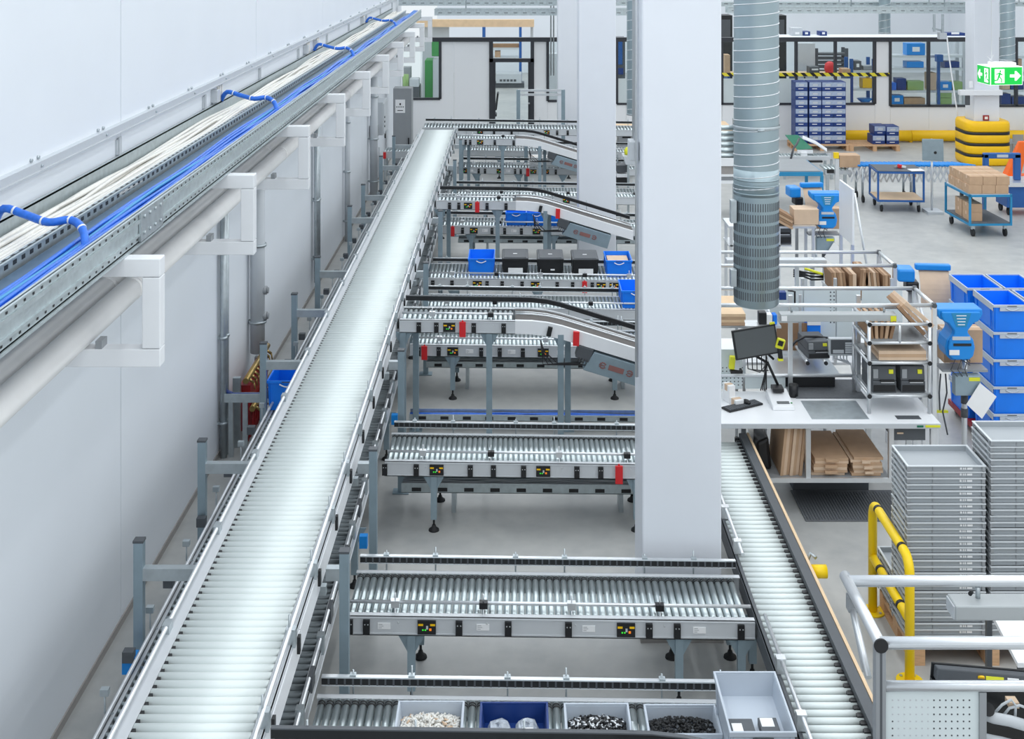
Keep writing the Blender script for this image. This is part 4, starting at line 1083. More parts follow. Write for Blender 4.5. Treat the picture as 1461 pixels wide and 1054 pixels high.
b = MB(); b.box(X(1113, 12.28), X(1121, 12.28), 12.214, 12.219, Z(455, 12.28), Z(448, 12.28)); b.build('paper_label', 'paper', rt)
b = MB(); b.box(X(1268, 12.28), X(1276, 12.28), 12.214, 12.219, Z(456, 12.28), Z(448, 12.28)); b.build('yellow_sticker', 'yellow_green', rt)
for px in (1130, 1262):
    b = MB(); b.cyl((X(px, 12.28), 12.3, 1.82), (X(px, 12.28), 12.3, fz1 - .018), .01, 8); b.build('hanger', 'zinc', rt)
# cardboard on the shelf under the bench
def sheets(label, x0, x1, y0, y1, z0, n, t=.02, m=('cardboard', 'cardboard_dark', 'cardboard_light'), jit=.02, group=None, cut=True):
    for k in range(n):
        rg = random.Random(k + int(x0 * 100))
        j = rg.uniform(-jit, jit)
        b = MB(); b.box(x0 + j, x1 + j, y0 + abs(j) * .8, y1, z0 + k * t + .001, z0 + (k + 1) * t)
        if cut and k % 2: b.box(x0 + j + .1, x1 + j - .1, y0 + abs(j) * .8 - .03, y0 + abs(j) * .8, z0 + k * t + .001, z0 + (k + 1) * t)
        o = b.build('folded_carton', m[k % len(m)]); tag(o, label % ORD[n - 1 - k], 'cardboard', group or 'folded cartons')
sheets('folded brown carton, %s from the top of the pile at the shelf post', 2.84, 3.16, 11.97, 12.66, .352, 6, .027, m=('cardboard_light', 'cardboard'), group='folded cartons under the bench')
sheets('folded brown carton, %s from the top of the pile at the bench corner', 3.21, 3.49, 11.96, 12.66, .352, 7, .025, m=('cardboard', 'cardboard_light'), group='folded cartons under the bench')
for k in range(7):
    b = MB(); xx = 2.52 + k * .030; b.prism([(xx, 11.97 + .01 * (k % 3), .352), (xx + .028, 11.97 + .01 * (k % 3), .352), (xx + .028 + .045, 11.97 + .01 * (k % 3), .80), (xx + .045, 11.97 + .01 * (k % 3), .80)], (0, .55, 0))
    o = b.build('folded_carton', ('cardboard', 'cardboard_light')[k % 2]); tag(o, 'folded carton standing on edge under the bench, %s in the row from the roller lane' % ORD[k], 'cardboard', 'upright folded cartons')
b = MB(); b.hexa([(2.31, 12.1, .352), (2.47, 12.1, .352), (2.48, 12.5, .352), (2.31, 12.5, .352), (2.32, 12.13, .60), (2.44, 12.12, .66), (2.46, 12.48, .66), (2.32, 12.48, .60)])
o = b.build('black_bag', 'black', bevel=.03); tag(o, 'black bag on the shelf under the packing bench behind the roller lane', 'bag')
b = MB(); b.box(2.72, 3.72, 11.78, 12.44, .0, .012)
b2 = b.build('floor_mat', 'mat_grey', bevel=.003); tag(b2, 'dark ribbed rubber mat on the floor in front of the packing bench', 'mat')
b = MB(); x0 = b2.location.x
for i in range(34): b.box(x0 - .48 + i * .028, x0 - .472 + i * .028, 11.80, 12.39, .012, .015)
b.build('rib', 'grey_dark', b2, kind='stuff')

# things on the bench
rt = thing('keyboard', 'black keyboard lying askew on the white packing bench', 'keyboard', (0, 0, 0), local=True)
b = MB(); b.box(-.21, .21, -.065, .065, 0, .018); b.build('base', 'black', rt, bevel=.004)
b = MB()
for i in range(14):
    for j in range(4): b.box(-.2 + i * .028, -.177 + i * .028, -.056 + j * .028, -.033 + j * .028, .018, .024)
b.build('keys', 'grey_dark', rt, kind='stuff')
rt.location = (2.22, 12.32, BZ + .001); rt.rotation_euler = (0, 0, .52)
b = MB(); b.lathe([(0, .03), (.02, .028), (.032, .015), (.034, 0), (0, 0)], (0, 0, 0), 14); o = b.build('mouse', 'black'); o.scale = (.9, 1.5, 1); o.rotation_euler = (0, 0, .5); o.location = (2.27, 12.36, BZ + .027); tag(o, 'black computer mouse resting on the black keyboard', 'mouse')
rt = thing('scale', 'white counter scale with a black weighing plate on the packing bench', 'scale', (2.60, 12.42, BZ))
b = MB(); b.hexa([(2.50, 12.22, BZ), (2.72, 12.22, BZ), (2.72, 12.60, BZ), (2.50, 12.60, BZ), (2.505, 12.24, BZ + .035), (2.715, 12.24, BZ + .035), (2.715, 12.60, BZ + .085), (2.505, 12.60, BZ + .085)]); b.build('body', 'paint_white', rt, bevel=.008)
b = MB(); b.hexa([(2.56, 12.285, BZ + .042), (2.68, 12.285, BZ + .042), (2.68, 12.33, BZ + .048), (2.56, 12.33, BZ + .048), (2.56, 12.285, BZ + .046), (2.68, 12.285, BZ + .046), (2.68, 12.33, BZ + .053), (2.56, 12.33, BZ + .053)]); b.build('display', 'screen', rt)
b = MB(); b.box(2.555, 2.665, 12.47, 12.60, BZ + .085, BZ + .125); b.build('weighing_plate', 'black', rt, bevel=.006)
b = MB(); b.cyl((2.70, 12.30, BZ + .044), (2.70, 12.30, BZ + .05), .010, 10); b.build('green_button', 'green', rt)
b = MB(); b.lathe([(0, 0), (.045, 0), (.05, .12), (.044, .12), (.04, .01), (0, .01)], (2.785, 12.60, BZ + .001), 16); o = b.build('pen_cup', 'black'); tag(o, 'round black pen cup beside the scale', 'cup')
for k, (px, py, w_, h_) in enumerate(((1040, 572, .07, .17), (1051, 577, .09, .06))):
    gx, gyy = G(px, py, BZ); carton('small white carton at the column side of the packing bench, %s' % ('the tall one' if k == 0 else 'the low one'), (gx, gyy, BZ + .001), w_, .12, h_, 'paper', rz=.4, group='white cartons on the bench')
# monitor on an arm
rt = thing('monitor', 'grey blank monitor on a black arm above the packing bench', 'monitor', (0, 0, 0), local=True)
b = MB(); b.box(-.225, .225, 0, .035, -.145, .145); b.build('bezel', 'black', rt, bevel=.005)
b = MB(); b.box(-.208, .208, -.002, 0, -.128, .128); b.build('screen', 'screen', rt)
b = MB(); b.box(.17, .22, -.004, .01, .145, .165); b.build('yellow_sticker', 'yellow_green', rt)
b = MB(); b.tube([(0, .04, -.05), (-.05, .12, -.12), (.12, .12, -.25), (.20, .10, -.53)], .014, 8); b.tube([(0, .04, 0), (.18, .1, -.22)], .012, 8); b.build('arm', 'black', rt)
b = MB()
for k in range(4): b.tube([(-.1 + .05 * k, .04, -.14), (-.12 + .05 * k, .0 + .02 * k, -.24 - .02 * k), (.0 + .04 * k, .02, -.30), (.1, .06, -.24 + .03 * k), (.02 * k, .1, -.5)], .006, 6)
b.build('cable_loom', 'black', rt)
rt.location = (X(1077, 12.55), 12.5, Z(488, 12.5)); rt.rotation_euler = (-.1, -.13, .12)
rt = thing('barcode_scanner', 'yellow and black hand scanner hanging beside the grey monitor', 'scanner', P(1113, 500, 12.52))
c = P(1113, 490, 12.52)
b = MB(); b.obox(c, (.085, .05, .10), (0, .3, 0)); b.build('head', 'yellow_green', rt, bevel=.012)
b = MB(); b.obox(c + Vector((0, -.026, .01)), (.05, .01, .05), (0, .3, 0)); b.build('window', 'black', rt)
b = MB(); b.obox(c + Vector((.0, 0, -.10)), (.045, .045, .13), (0, -.1, 0)); b.build('grip', 'black', rt, bevel=.01)
b = MB(); b.obox(c + Vector((.0, -.01, -.155)), (.05, .05, .02), (0, 0, 0)); b.build('cap', 'yellow_green', rt)
rt = thing('charger_holder', 'yellow and black charging holder on the pegboard under the monitor', 'holder', P(1048, 517, 12.6))
c = P(1046, 517, 12.66); b = MB(); b.obox(c, (.08, .06, .13), (0, .1, 0)); b.build('body', 'yellow_green', rt, bevel=.01)
b = MB(); b.obox(c + Vector((.035, -.02, -.01)), (.045, .05, .10), (0, .1, 0)); b.build('front', 'grey_light', rt); b = MB(); b.obox(c + Vector((.03, 0, -.085)), (.12, .08, .03), (0, 0, 0)); b.build('cradle', 'black', rt)
# raised steel shelf, printer, weighing terminal, cardboard sheet at the back of the bench
rt = thing('steel_shelf', 'raised bare steel shelf at the back of the packing bench', 'shelf', (2.95, 13.0, 1.04))
b = MB(); b.box(2.62, 3.30, 12.79, 13.38, 1.03, 1.045); b.build('plate', 'aluminium', rt)
b = MB(); b.box(2.62, 3.30, 13.36, 13.38, 1.045, 1.09); b.build('back_lip', 'aluminium', rt)
for xx in (2.64, 3.27):
    b = MB(); post(b, xx, 13.3, 0.0, 1.03, .015); b.build('leg', 'aluminium', rt)
b = MB(); b.box(2.66, 3.26, 12.82, 12.86, .90, 1.0); b.build('shelf_gap_shade', 'black', rt)  # black strip painted in for the dark gap below the shelf
b = MB(); b.prism([P(1108, 500, 13.42), P(1152, 500, 13.42), P(1152, 461, 13.42), P(1108, 461, 13.42)], (0, .012, 0)); o = b.build('cardboard_sheet', 'cardboard_dark'); tag(o, 'brown cardboard sheet standing upright behind the raised steel shelf', 'cardboard')
b = MB(); pbox(b, 1152, 1171, 456, 487, 13.4, .15); o = b.build('blue_carton', 'blue_plastic', bevel=.005); tag(o, 'small bright blue box behind the label printer', 'box')
b = MB(); pbox(b, 1152, 1171, 456, 464, 13.39, .008); b.build('paper_label', 'paper', o)
def label_printer(label, loc, w=.24, l=.36, h=.24, rz=0, group=None):
    rt = thing('label_printer', label, 'printer', loc, group, local=True)
    b = MB(); b.box(-w / 2, w / 2, -l / 2, l / 2, 0, h * .45); b.prism([(-w / 2, -l / 2 + .01, h * .45), (-w / 2, l / 2, h * .45), (-w / 2, l / 2, h), (-w / 2, -l / 2 + .03, h)], (w, 0, 0)); b.build('body', 'grey_dark', rt, bevel=.008)
    b = MB(); b.box(-w * .18, w * .42, -l / 2 - .006, -l / 2 + .02, h * .42, h * .5); b.build('slot', 'black', rt)
    b = MB(); b.box(-w * .15, w * .4, -l / 2 - .008, -l / 2 + .0, h * .39, h * .42); b.build('tear_bar', 'aluminium', rt)
    b = MB(); b.box(w * .2, w * .38, -l / 2 + .012, -l / 2 + .025, h * .72, h * .88); b.build('yellow_sticker', 'yellow_green', rt)
    b = MB(); b.box(-w * .45, -w * .25, -l / 2 + .008, -l / 2 + .024, h * .55, h * .9); b.build('panel', 'grey_paint', rt)
    b = MB(); b.box(-w / 2 + .01, w / 2 - .01, -l / 2 - .003, -l / 2, h * .05, h * .3); b.build('front_cover', 'black', rt)
    rt.rotation_euler = (0, 0, rz)
    return rt
rt = thing('printer_shelf', 'small tube shelf holding a label printer over the bench', 'shelf', (3.08, 13.0, 1.15))
for xx in (X(1150, 12.85), X(1176, 12.85)):
    b = MB(); rail(b, (xx, 12.78, 1.155), (xx, 13.3, 1.155), .016); q = b.build('tube', 'aluminium', rt); b = MB(); b.cyl((xx, 12.77, 1.155), (xx, 12.785, 1.155), .02, 10); b.build('end_cap', 'black', q)
b = MB(); b.box(X(1145, 12.9), X(1180, 12.9), 12.85, 13.25, 1.171, 1.178); b.build('plate', 'grey_light', rt)
b = MB(); post(b, X(1163, 13.1), 13.27, 1.045, 1.155, .015); b.build('stem', 'aluminium', rt)
label_printer('single dark label printer on the small tube shelf over the bench', (X(1163, 12.95), 13.02, 1.179), .23, .36, .17, .08)
b = MB(); b.tube([P(1127, 497, 12.78), P(1135, 487, 12.8), P(1148, 480, 12.9), P(1165, 480, 13.0), P(1182, 482, 13.0), P(1184, 495, 13.0)], .013, 8); o = b.build('power_cable', 'black'); tag(o, 'thick black cable looping behind the label printer over the bench', 'cable')
rt = thing('weighing_terminal', 'grey weighing terminal with white keys on a post of the bench frame', 'terminal', P(1202, 507, 12.8))
b = MB(); pbox(b, 1183, 1221, 483, 507.5, 12.80, .06); b.build('housing', 'grey_light', rt, bevel=.006)
b = MB(); pbox(b, 1185.5, 1218.5, 485, 505, 12.795, .005); b.build('face', 'grey_dark', rt)
b = MB()
for k in range(5): pbox(b, 1206, 1216, 488.5 + 3.2 * k, 491 + 3.2 * k, 12.792, .003)
pbox(b, 1188.5, 1204, 499, 504, 12.792, .003); b.build('keypad', 'grey_light', rt)
b = MB()
for k in range(5): b.tube([P(1190 + 4.5 * k, 507, 12.83), P(1190 + 4.5 * k, 511 + (k % 2), 12.83), P(1196 + 3 * k, 513, 12.85), P(1214, 520, 12.85), P(1219, 545, 12.7)], .006, 6)
b.build('cable_loom', 'grey_light', rt)
b = MB(); b.box(X(1221, 12.8), 3.46, 12.74, 12.80, Z(500, 12.8), Z(493, 12.8)); b.build('bracket', 'zinc', rt)

# tube rack on the bench with cartons and two printers
rt = thing('tube_rack', 'silver tube rack at the end of the packing bench, three shelves of cartons and printers', 'rack', (3.72, 12.4, BZ))
xa, xb, ya, yb = 3.42, 4.005, 12.15, 12.70
lv = (1.05, 1.37, 1.565, 1.745)
for xx in (xa, xb):
    for yy in (ya, yb):
        b = MB(); rail(b, (xx, yy, BZ + .001), (xx, yy, lv[3] + .02), .018); b.build('post', 'aluminium', rt)
for z_ in lv:
    for yy in (ya, yb):
        b = MB(); rail(b, (xa, yy, z_), (xb, yy, z_), .016); b.build('cross_tube', 'aluminium', rt)
    for xx in (xa, xb):
        b = MB(); rail(b, (xx, ya, z_), (xx, yb, z_), .016); b.build('side_tube', 'aluminium', rt)
        b = MB(); b.cyl((xx, ya - .022, z_), (xx, ya - .016, z_), .022, 10); b.build('end_cap', 'black', rt)
for z_ in lv[:3]:
    b = MB(); b.box(xa + .02, xb - .02, ya + .01, yb - .01, z_ + .016, z_ + .022); b.build('shelf_plate', 'grey_paint', rt)
b = MB(); rail(b, (3.715, ya, lv[2]), (3.715, ya, lv[3] + .02), .016); b.build('divider_post', 'aluminium', rt)
for k, xx in enumerate((3.575, 3.855)): label_printer('dark label printer with yellow sticker on the tube rack, %s' % ('next to the steel inset' if k == 0 else 'next to the blue tote stack'), (xx, 12.36, lv[0] + .023), .235, .38, .25, group='label printers on the tube rack')
sheets('flat carton lying on the middle shelf of the tube rack, %s from top', 3.50, 3.96, 12.14, 12.66, lv[1] + .023, 3, .03, m=('cardboard_light', 'cardboard'), group='cartons on the tube rack', cut=False)
for k in range(5):
    b = MB(); xx = 3.45 + k * .045; b.prism([(xx, 12.2, lv[2] + .023), (xx + .03, 12.2, lv[2] + .023), (xx - .02 + .015 * k + .03, 12.2, lv[2] + .19), (xx - .02 + .015 * k, 12.2, lv[2] + .19)], (0, .45, 0)); o = b.build('folded_carton', ('cardboard_dark', 'cardboard')[k % 2])
    tag(o, 'folded carton standing in the top bay of the tube rack, %s from the monitor side' % ORD[k], 'cardboard', 'cartons in the top bay of the rack')
for k in range(3):
    b = MB(); b.obox((3.86 + .035 * k, 12.42, lv[2] + .19 + .03 * k), (.035, .40, .36), (0, -.75 - .06 * k, 0)); o = b.build('folded_carton', ('cardboard_dark', 'cardboard', 'cardboard_light')[k])
    tag(o, 'long carton leaning steeply across the top of the tube rack, %s layer' % ORD[k], 'cardboard', 'leaning cartons on the rack')
# wooden-coloured pile by the column
rt = thing('side_shelf', 'shelf behind the thick column carrying a pile of cardboard', 'shelf', (2.05, 13.0, 1.5))
b = MB(); b.box(1.72, 2.37, 12.92, 13.4, 1.47, 1.49); b.build('plate', 'aluminium', rt)
for xx in (1.74, 2.35):
    for yy in (12.94, 13.38): b = MB(); post(b, xx, yy, 0, 1.47, .014); b.build('post', 'aluminium', rt)
b = MB(); b.box(2.365, 2.78, 13.15, 13.36, 1.395, Z(463, 13.2) - .001); b.build('ledge', 'aluminium', rt)
sheets('flat cardboard blank, %s from the top of the pile behind the column', 1.75, 2.36, 12.93, 13.6, 1.491, 4, .03, m=('cardboard', 'wood_light'), jit=.006, group='cardboard blanks behind the column', cut=False)

# ------------------------------------------------------------------ paper dispensers
def dispenser(label, loc, rz=0, group='blue paper dispensers', s=1.0):
    rt = thing('paper_dispenser', label, 'dispenser', loc, group, local=True)
    hp = [(.225, 0), (.228, -.055), (.205, -.10), (.145, -.125), (.078, -.205), (.082, -.245), (.135, -.31), (.152, -.39), (.135, -.475), (.09, -.515)]
    pr = [(-x, z) for x, z in hp][::-1] + hp; pr = pr[::-1]
    b = MB(); b.prism([(x * s, -.12, z * s) for x, z in pr], (0, .24, 0)); b.build('shell', 'blue_bright', rt, bevel=.014)
    b = MB(); b.prism([(x * .86 * s, -.15, -.02 * s + z * .93 * s) for x, z in pr], (0, .032, 0)); b.build('front_shell', 'blue_bright', rt, bevel=.012)
    b = MB(); b.prism([(-.10 * s, -.153, -.03 * s), (.10 * s, -.153, -.03 * s), (.05 * s, -.153, -.17 * s), (-.05 * s, -.153, -.17 * s)], (0, .004, 0)); b.build('front_panel', 'blue_teal', rt)
    b = MB()
    for k in range(4): b.box((-.05 + .005 * k) * s, (.05 - .005 * k) * s, -.156, -.148, (-.06 - .03 * k) * s, (-.052 - .03 * k) * s)
    b.build('stripes', 'paper', rt, kind='stuff')
    b = MB(); b.box(-.09 * s, .09 * s, -.156, -.148, -.30 * s, -.265 * s); b.build('badge', 'grey_light', rt)
    b = MB(); b.box(-.08 * s, .10 * s, -.156, -.148, -.36 * s, -.335 * s); b.build('slot', 'black', rt)
    b = MB(); b.box(-.12 * s, -.02 * s, -.156, -.148, -.45 * s, -.40 * s); b.build('paper_label', 'paper', rt)
    rt.rotation_euler = (0, 0, rz)
    return rt
def stand(label, x, y, ztop, zbox, base=True):
    rt = thing('dispenser_stand', label, 'stand', (x, y, 0))
    b = MB(); b.cyl((x, y, .02), (x, y, ztop), .028, 12); b.build('pole', 'aluminium', rt)
    for zz in (zbox - .32, zbox - .46):
        b = MB(); b.cyl((x, y, zz), (x, y, zz + .09), .036, 12); b.build('clamp', 'grey_dark', rt)
    b = MB(); b.box(x - .17, x + .2, y - .03, y + .03, 0, .03); b.box(x - .03, x + .03, y - .25, y + .25, .03, .05); b.build('base', 'zinc', rt)
    b = MB(); b.box(x - .14, x + .12, y - .13, y - .03, zbox - .20, zbox); q = b.build('control_box', 'zinc_blue', rt, bevel=.006)
    b = MB(); b.box(x - .0, x + .11, y - .134, y - .13, zbox - .05, zbox - .015); b.build('yellow_sticker', 'yellow_green', q)
    b = MB(); b.box(x - .24, x + .22, y - .05, y + .15, zbox + .012, zbox + .035); b.build('tray', 'grey_paint', rt)
    b = MB(); b.prism([(x + .10, y - .16, zbox - .06), (x + .27, y - .15, zbox - .20), (x + .12, y - .16, zbox - .42), (x - .04, y - .17, zbox - .27)], (0, .006, 0)); b.build('clipboard', 'paper', rt)
    b = MB()
    for k in range(3): b.tube([(x - .12 + .05 * k, y - .14, zbox), (x - .2 + .07 * k, y - .18, zbox + .08), (x - .13 + .06 * k, y - .14, zbox + .2), (x + .02, y - .1, zbox + .10 + .02 * k)], .006, 6)
    b.build('cable_loom', 'grey_dark', rt)
    return rt
dx, dy = X(1376, 12.75), 12.75
stand('grey stand with control box carrying the blue paper dispenser by the blue tote stack', dx, dy, 1.30, Z(530, dy))
dispenser('blue paper dispenser on a stand between the tube rack and the blue tote stack', (X(1370, 12.6), 12.72, Z(441, 12.6)))
carton('brown paper box behind the blue dispenser by the tote stack', (X(1371, 12.95), 12.98, Z(529, 12.75) + .036), .40, .20, .34, 'cardboard')
rt = thing('white_partition', 'narrow white partition between the packing bench and the blue dispenser', 'partition', (4.33, 12.85, 0))
b = MB(); b.box(X(1329, 12.82), X(1353, 12.82), 13.10, 13.13, 0.0, Z(478, 12.9)); b.build('panel', 'paint_white', rt)
b = MB(); b.tube([P(1342, 533, 12.9), P(1340, 560, 12.9), P(1341, 585, 12.9)], .008, 6); b.tube([P(1349, 533, 12.9), P(1351, 560, 12.9), P(1345, 587, 12.9), P(1352, 620, 12.9)], .008, 6); b.build('cable_loom', 'grey_dark', rt)
b = MB(); pbox(b, 1333, 1353, 586, 589, 12.90, .03); b.build('yellow_plug', 'yellow_green', rt)
b = MB(); b.prism([P(1328, 473, 12.88), P(1342, 470, 12.88), P(1341, 490, 12.88), P(1329, 496, 12.88)], (0, .004, 0)); b.build('paper_note', 'paper', rt)
def kraft(label, px, d, w, loc_z, rz=0, group='blue paper dispensers'):
    # a dispenser seen from its outlet: blue bar, roll housing, tongue of kraft paper curving down
    x = X(px, d)
    rt = thing('paper_dispenser', label, 'dispenser', (x, d, loc_z), group, local=True)
    b = MB(); b.box(-w * .20, w * .62, -.03, .06, .36, .43); b.build('top_bar', 'blue_bright', rt, bevel=.015)
    b = MB(); b.box(-w * .62, -w * .22, -.06, .2, .22, .37); b.build('housing', 'blue_bright', rt, bevel=.025)
    b = MB(); b.box(-w * .42, -w * .12, -.04, .16, .10, .22); b.build('roller_block', 'black', rt, bevel=.02)
    b = MB(); n = 9; pa = []; pb = []
    for i in range(n):
        t_ = i / (n - 1); yy = .02 - .16 * math.sin(t_ * 1.5); zz = .36 - .36 * t_ ** 1.3
        pa.append((-w * .12, yy, zz)); pb.append((w * .58, yy, zz))
    b.strip(pa, pb, (0, .006, 0)); b.build('kraft_paper', 'cardboard_light', rt)
    b = MB(); b.cyl((-w * .3, .05, -loc_z + .02), (-w * .3, .05, .12), .025, 10); b.box(-w * .3 - .25, -w * .3 + .25, .02, .08, -loc_z, -loc_z + .025); b.box(-w * .3 - .03, -w * .3 + .03, -.2, .3, -loc_z, -loc_z + .02); b.build('pole', 'grey_paint', rt)
    rt.rotation_euler = (0, 0, rz)
    return rt
kraft('blue dispenser with a tongue of tan kraft paper, behind the tube rack', 1318, 14.9, .50, Z(428, 14.9), -.1)
kraft('blue dispenser with kraft paper in the distance beside the spiral duct', 1150, 18.8, .42, Z(310, 18.4), .1)

# ------------------------------------------------------------------ second bench, back to back with the first
rt = thing('packing_bench', 'second white packing bench standing back to back with the nearer one', 'bench', (3.0, 14.0, 0))
b = MB(); b.box(2.0, 4.1, 13.62, 14.45, BZ - .03, BZ); b.build('worktop', 'paint_white', rt, bevel=.004)
for xx in (2.05, 3.0, 4.05):
    for yy in (13.66, 14.41): b = MB(); post(b, xx, yy, 0, BZ - .03, .022); b.build('leg', 'aluminium', rt)
for k, (pa, pb) in enumerate(((1100, 1147), (1149, 1194), (1196, 1230), (1232, 1290))):
    b = MB(); b.box(X(pa, 13.5), X(pb, 13.5), 13.56, 13.57, Z(500 if k < 3 else 470, 13.5), Z(414, 13.5)); q = b.build('back_panel', 'panel_frost', rt)
    if k == 1:
        b = MB()
        for i in range(2):
            for j in range(9): b.cyl((X(1187 + 5 * i, 13.5), 13.558, Z(419 + 5.4 * j, 13.5)), (X(1187 + 5 * i, 13.5), 13.561, Z(419 + 5.4 * j, 13.5)), .009, 6)
        b.build('holes', 'grey_dark', q, kind='stuff')
for px in (1148, 1195, 1276):
    b = MB(); post(b, X(px, 13.5), 13.6, BZ, 1.80, .016); b.build('upright', 'aluminium', rt)
fr = tube_frame('silver tube frame over the second packing bench', 1.9, 4.165, 13.8, 14.4, BZ, extra=((3.35, 14.2, BZ + .001, fz1 - .02), (4.165, 13.8, 0, fz1 - .02), (4.165, 14.4, 0, fz1 - .02), (3.11, 13.9, BZ + .001, fz1 - .02), (1.9, 14.0, BZ + .001, fz1)))
b = MB(); rail(b, (4.165, 14.35, 1.85), (4.165, 13.9, 1.45), .014); b.build('brace', 'aluminium', fr)
rt = thing('bench_lamp', 'short pale light bar under the frame of the second bench', 'lamp', (3.0, 14.2, 1.8))
b = MB(); b.box(X(1036, 14.2), X(1178, 14.2), 14.15, 14.27, Z(377, 14.2), Z(369, 14.2)); b.build('housing', 'grey_light', rt, bevel=.006)
for px in (1060, 1170): b = MB(); b.cyl((X(px, 14.2), 14.38, 1.83), (X(px, 14.2), 14.4, fz1), .012, 8); b.box(X(px, 14.2) - .012, X(px, 14.2) + .012, 14.27, 14.39, 1.825, 1.84); b.build('hanger', 'zinc', rt)
rt = thing('carton_shelf', 'tube shelf behind the first bench holding upright cartons', 'shelf', (3.8, 13.9, 1.5))
b = MB(); b.box(3.45, 4.14, 13.70, 14.2, 1.53, 1.545); b.build('plate', 'grey_paint', rt)
for xx in (3.47, 4.12): b = MB(); rail(b, (xx, 13.7, BZ + .001), (xx, 13.7, 1.60), .014); rail(b, (xx, 13.7, 1.60), (xx, 14.2, 1.60), .014); b.build('side_frame', 'aluminium', rt)
for k, (pa, pb, m, hh) in enumerate(((1189, 1209, 'cardboard', .28), (1211, 1222, 'cardboard_light', .26), (1224, 1236, 'cardboard', .31), (1237, 1257, 'cardboard_light', .28), (1259, 1271, 'cardboard', .25))):
    x0, x1 = X(pa, 13.75), X(pb, 13.75); n = max(2, int((x1 - x0) / .03))
    for j in range(n):
        b = MB(); xx = x0 + (x1 - x0) * j / n; sl = .03 * (k % 3 - 1)
        b.prism([(xx, 13.73 + .01 * (j % 2), 1.546), (xx + (x1 - x0) / n - .003, 13.73 + .01 * (j % 2), 1.546), (xx + (x1 - x0) / n - .003 + sl, 13.73 + .01 * (j % 2), 1.546 + hh), (xx + sl, 13.73 + .01 * (j % 2), 1.546 + hh)], (0, .36, 0))
        o = b.build('folded_carton', m if j % 2 else 'cardboard_dark'); tag(o, 'folded carton standing over the second bench, %s in the %s bundle counted from the duct' % (ORD[j], ORD[k]), 'cardboard', 'upright cartons over the second bench')
# clutter on the second bench
label_printer('white label printer on the second bench just beside the spiral duct', (X(1114, 14.0), 14.05, BZ + .001), .24, .4, .42).children[0].data.materials[0] = MATS['paint_white']
b = MB()
for k in range(4): b.tube([P(1132, 385 + 3 * k, 14.0), P(1146, 388 + 2 * k, 13.95), P(1158, 390 + 2 * k + (k % 2) * 3, 13.95), P(1175, 391 + 2.5 * k, 13.9)], .011, 6)
o = b.build('cable_loom', 'black'); tag(o, 'tangle of black cables under the frame of the second bench', 'cable')
b = MB(); b.tube([P(1148, 383, 13.95), P(1158, 386, 13.94), P(1174, 391, 13.88)], .016, 6); o = b.build('yellow_cable', 'yellow_green'); tag(o, 'short yellow cable over the black tangle on the second bench', 'cable')
b = MB(); pbox(b, 1112, 1122, 417, 428, 13.3, .12); o = b.build('blue_carton', 'navy', bevel=.004); tag(o, 'small dark blue box between the two benches beside the duct', 'box')
rt = thing('tool_bracket', 'black tool bracket beside the small dark blue box', 'bracket', P(1128, 430, 13.3))
b = MB(); b.tube([P(1124, 414, 13.3), P(1134, 416, 13.3), P(1134, 436, 13.3), P(1122, 434, 13.3)], .012, 6); b.build('hoop', 'black', rt)
b = MB(); post(b, X(1143, 13.3), 13.35, BZ, Z(422, 13.3), .014); b.build('stem', 'aluminium', rt)
b = MB(); pbox(b, 1103, 1109, 449, 463, 13.2, .1); o = b.build('blue_bottle', 'blue_plastic', bevel=.01); tag(o, 'small blue bottle above the grey monitor', 'bottle')
b = MB(); pbox(b, 1083, 1094, 446, 463, 13.2, .1); o = b.build('black_charger', 'black', bevel=.008); tag(o, 'black charger above the grey monitor beside a blue bottle', 'charger')
b = MB(); pbox(b, 1094, 1102, 449, 463, 13.2, .1); o = b.build('white_tape_box', 'paper', bevel=.004); tag(o, 'tiny white box between the black charger and blue bottle', 'box')

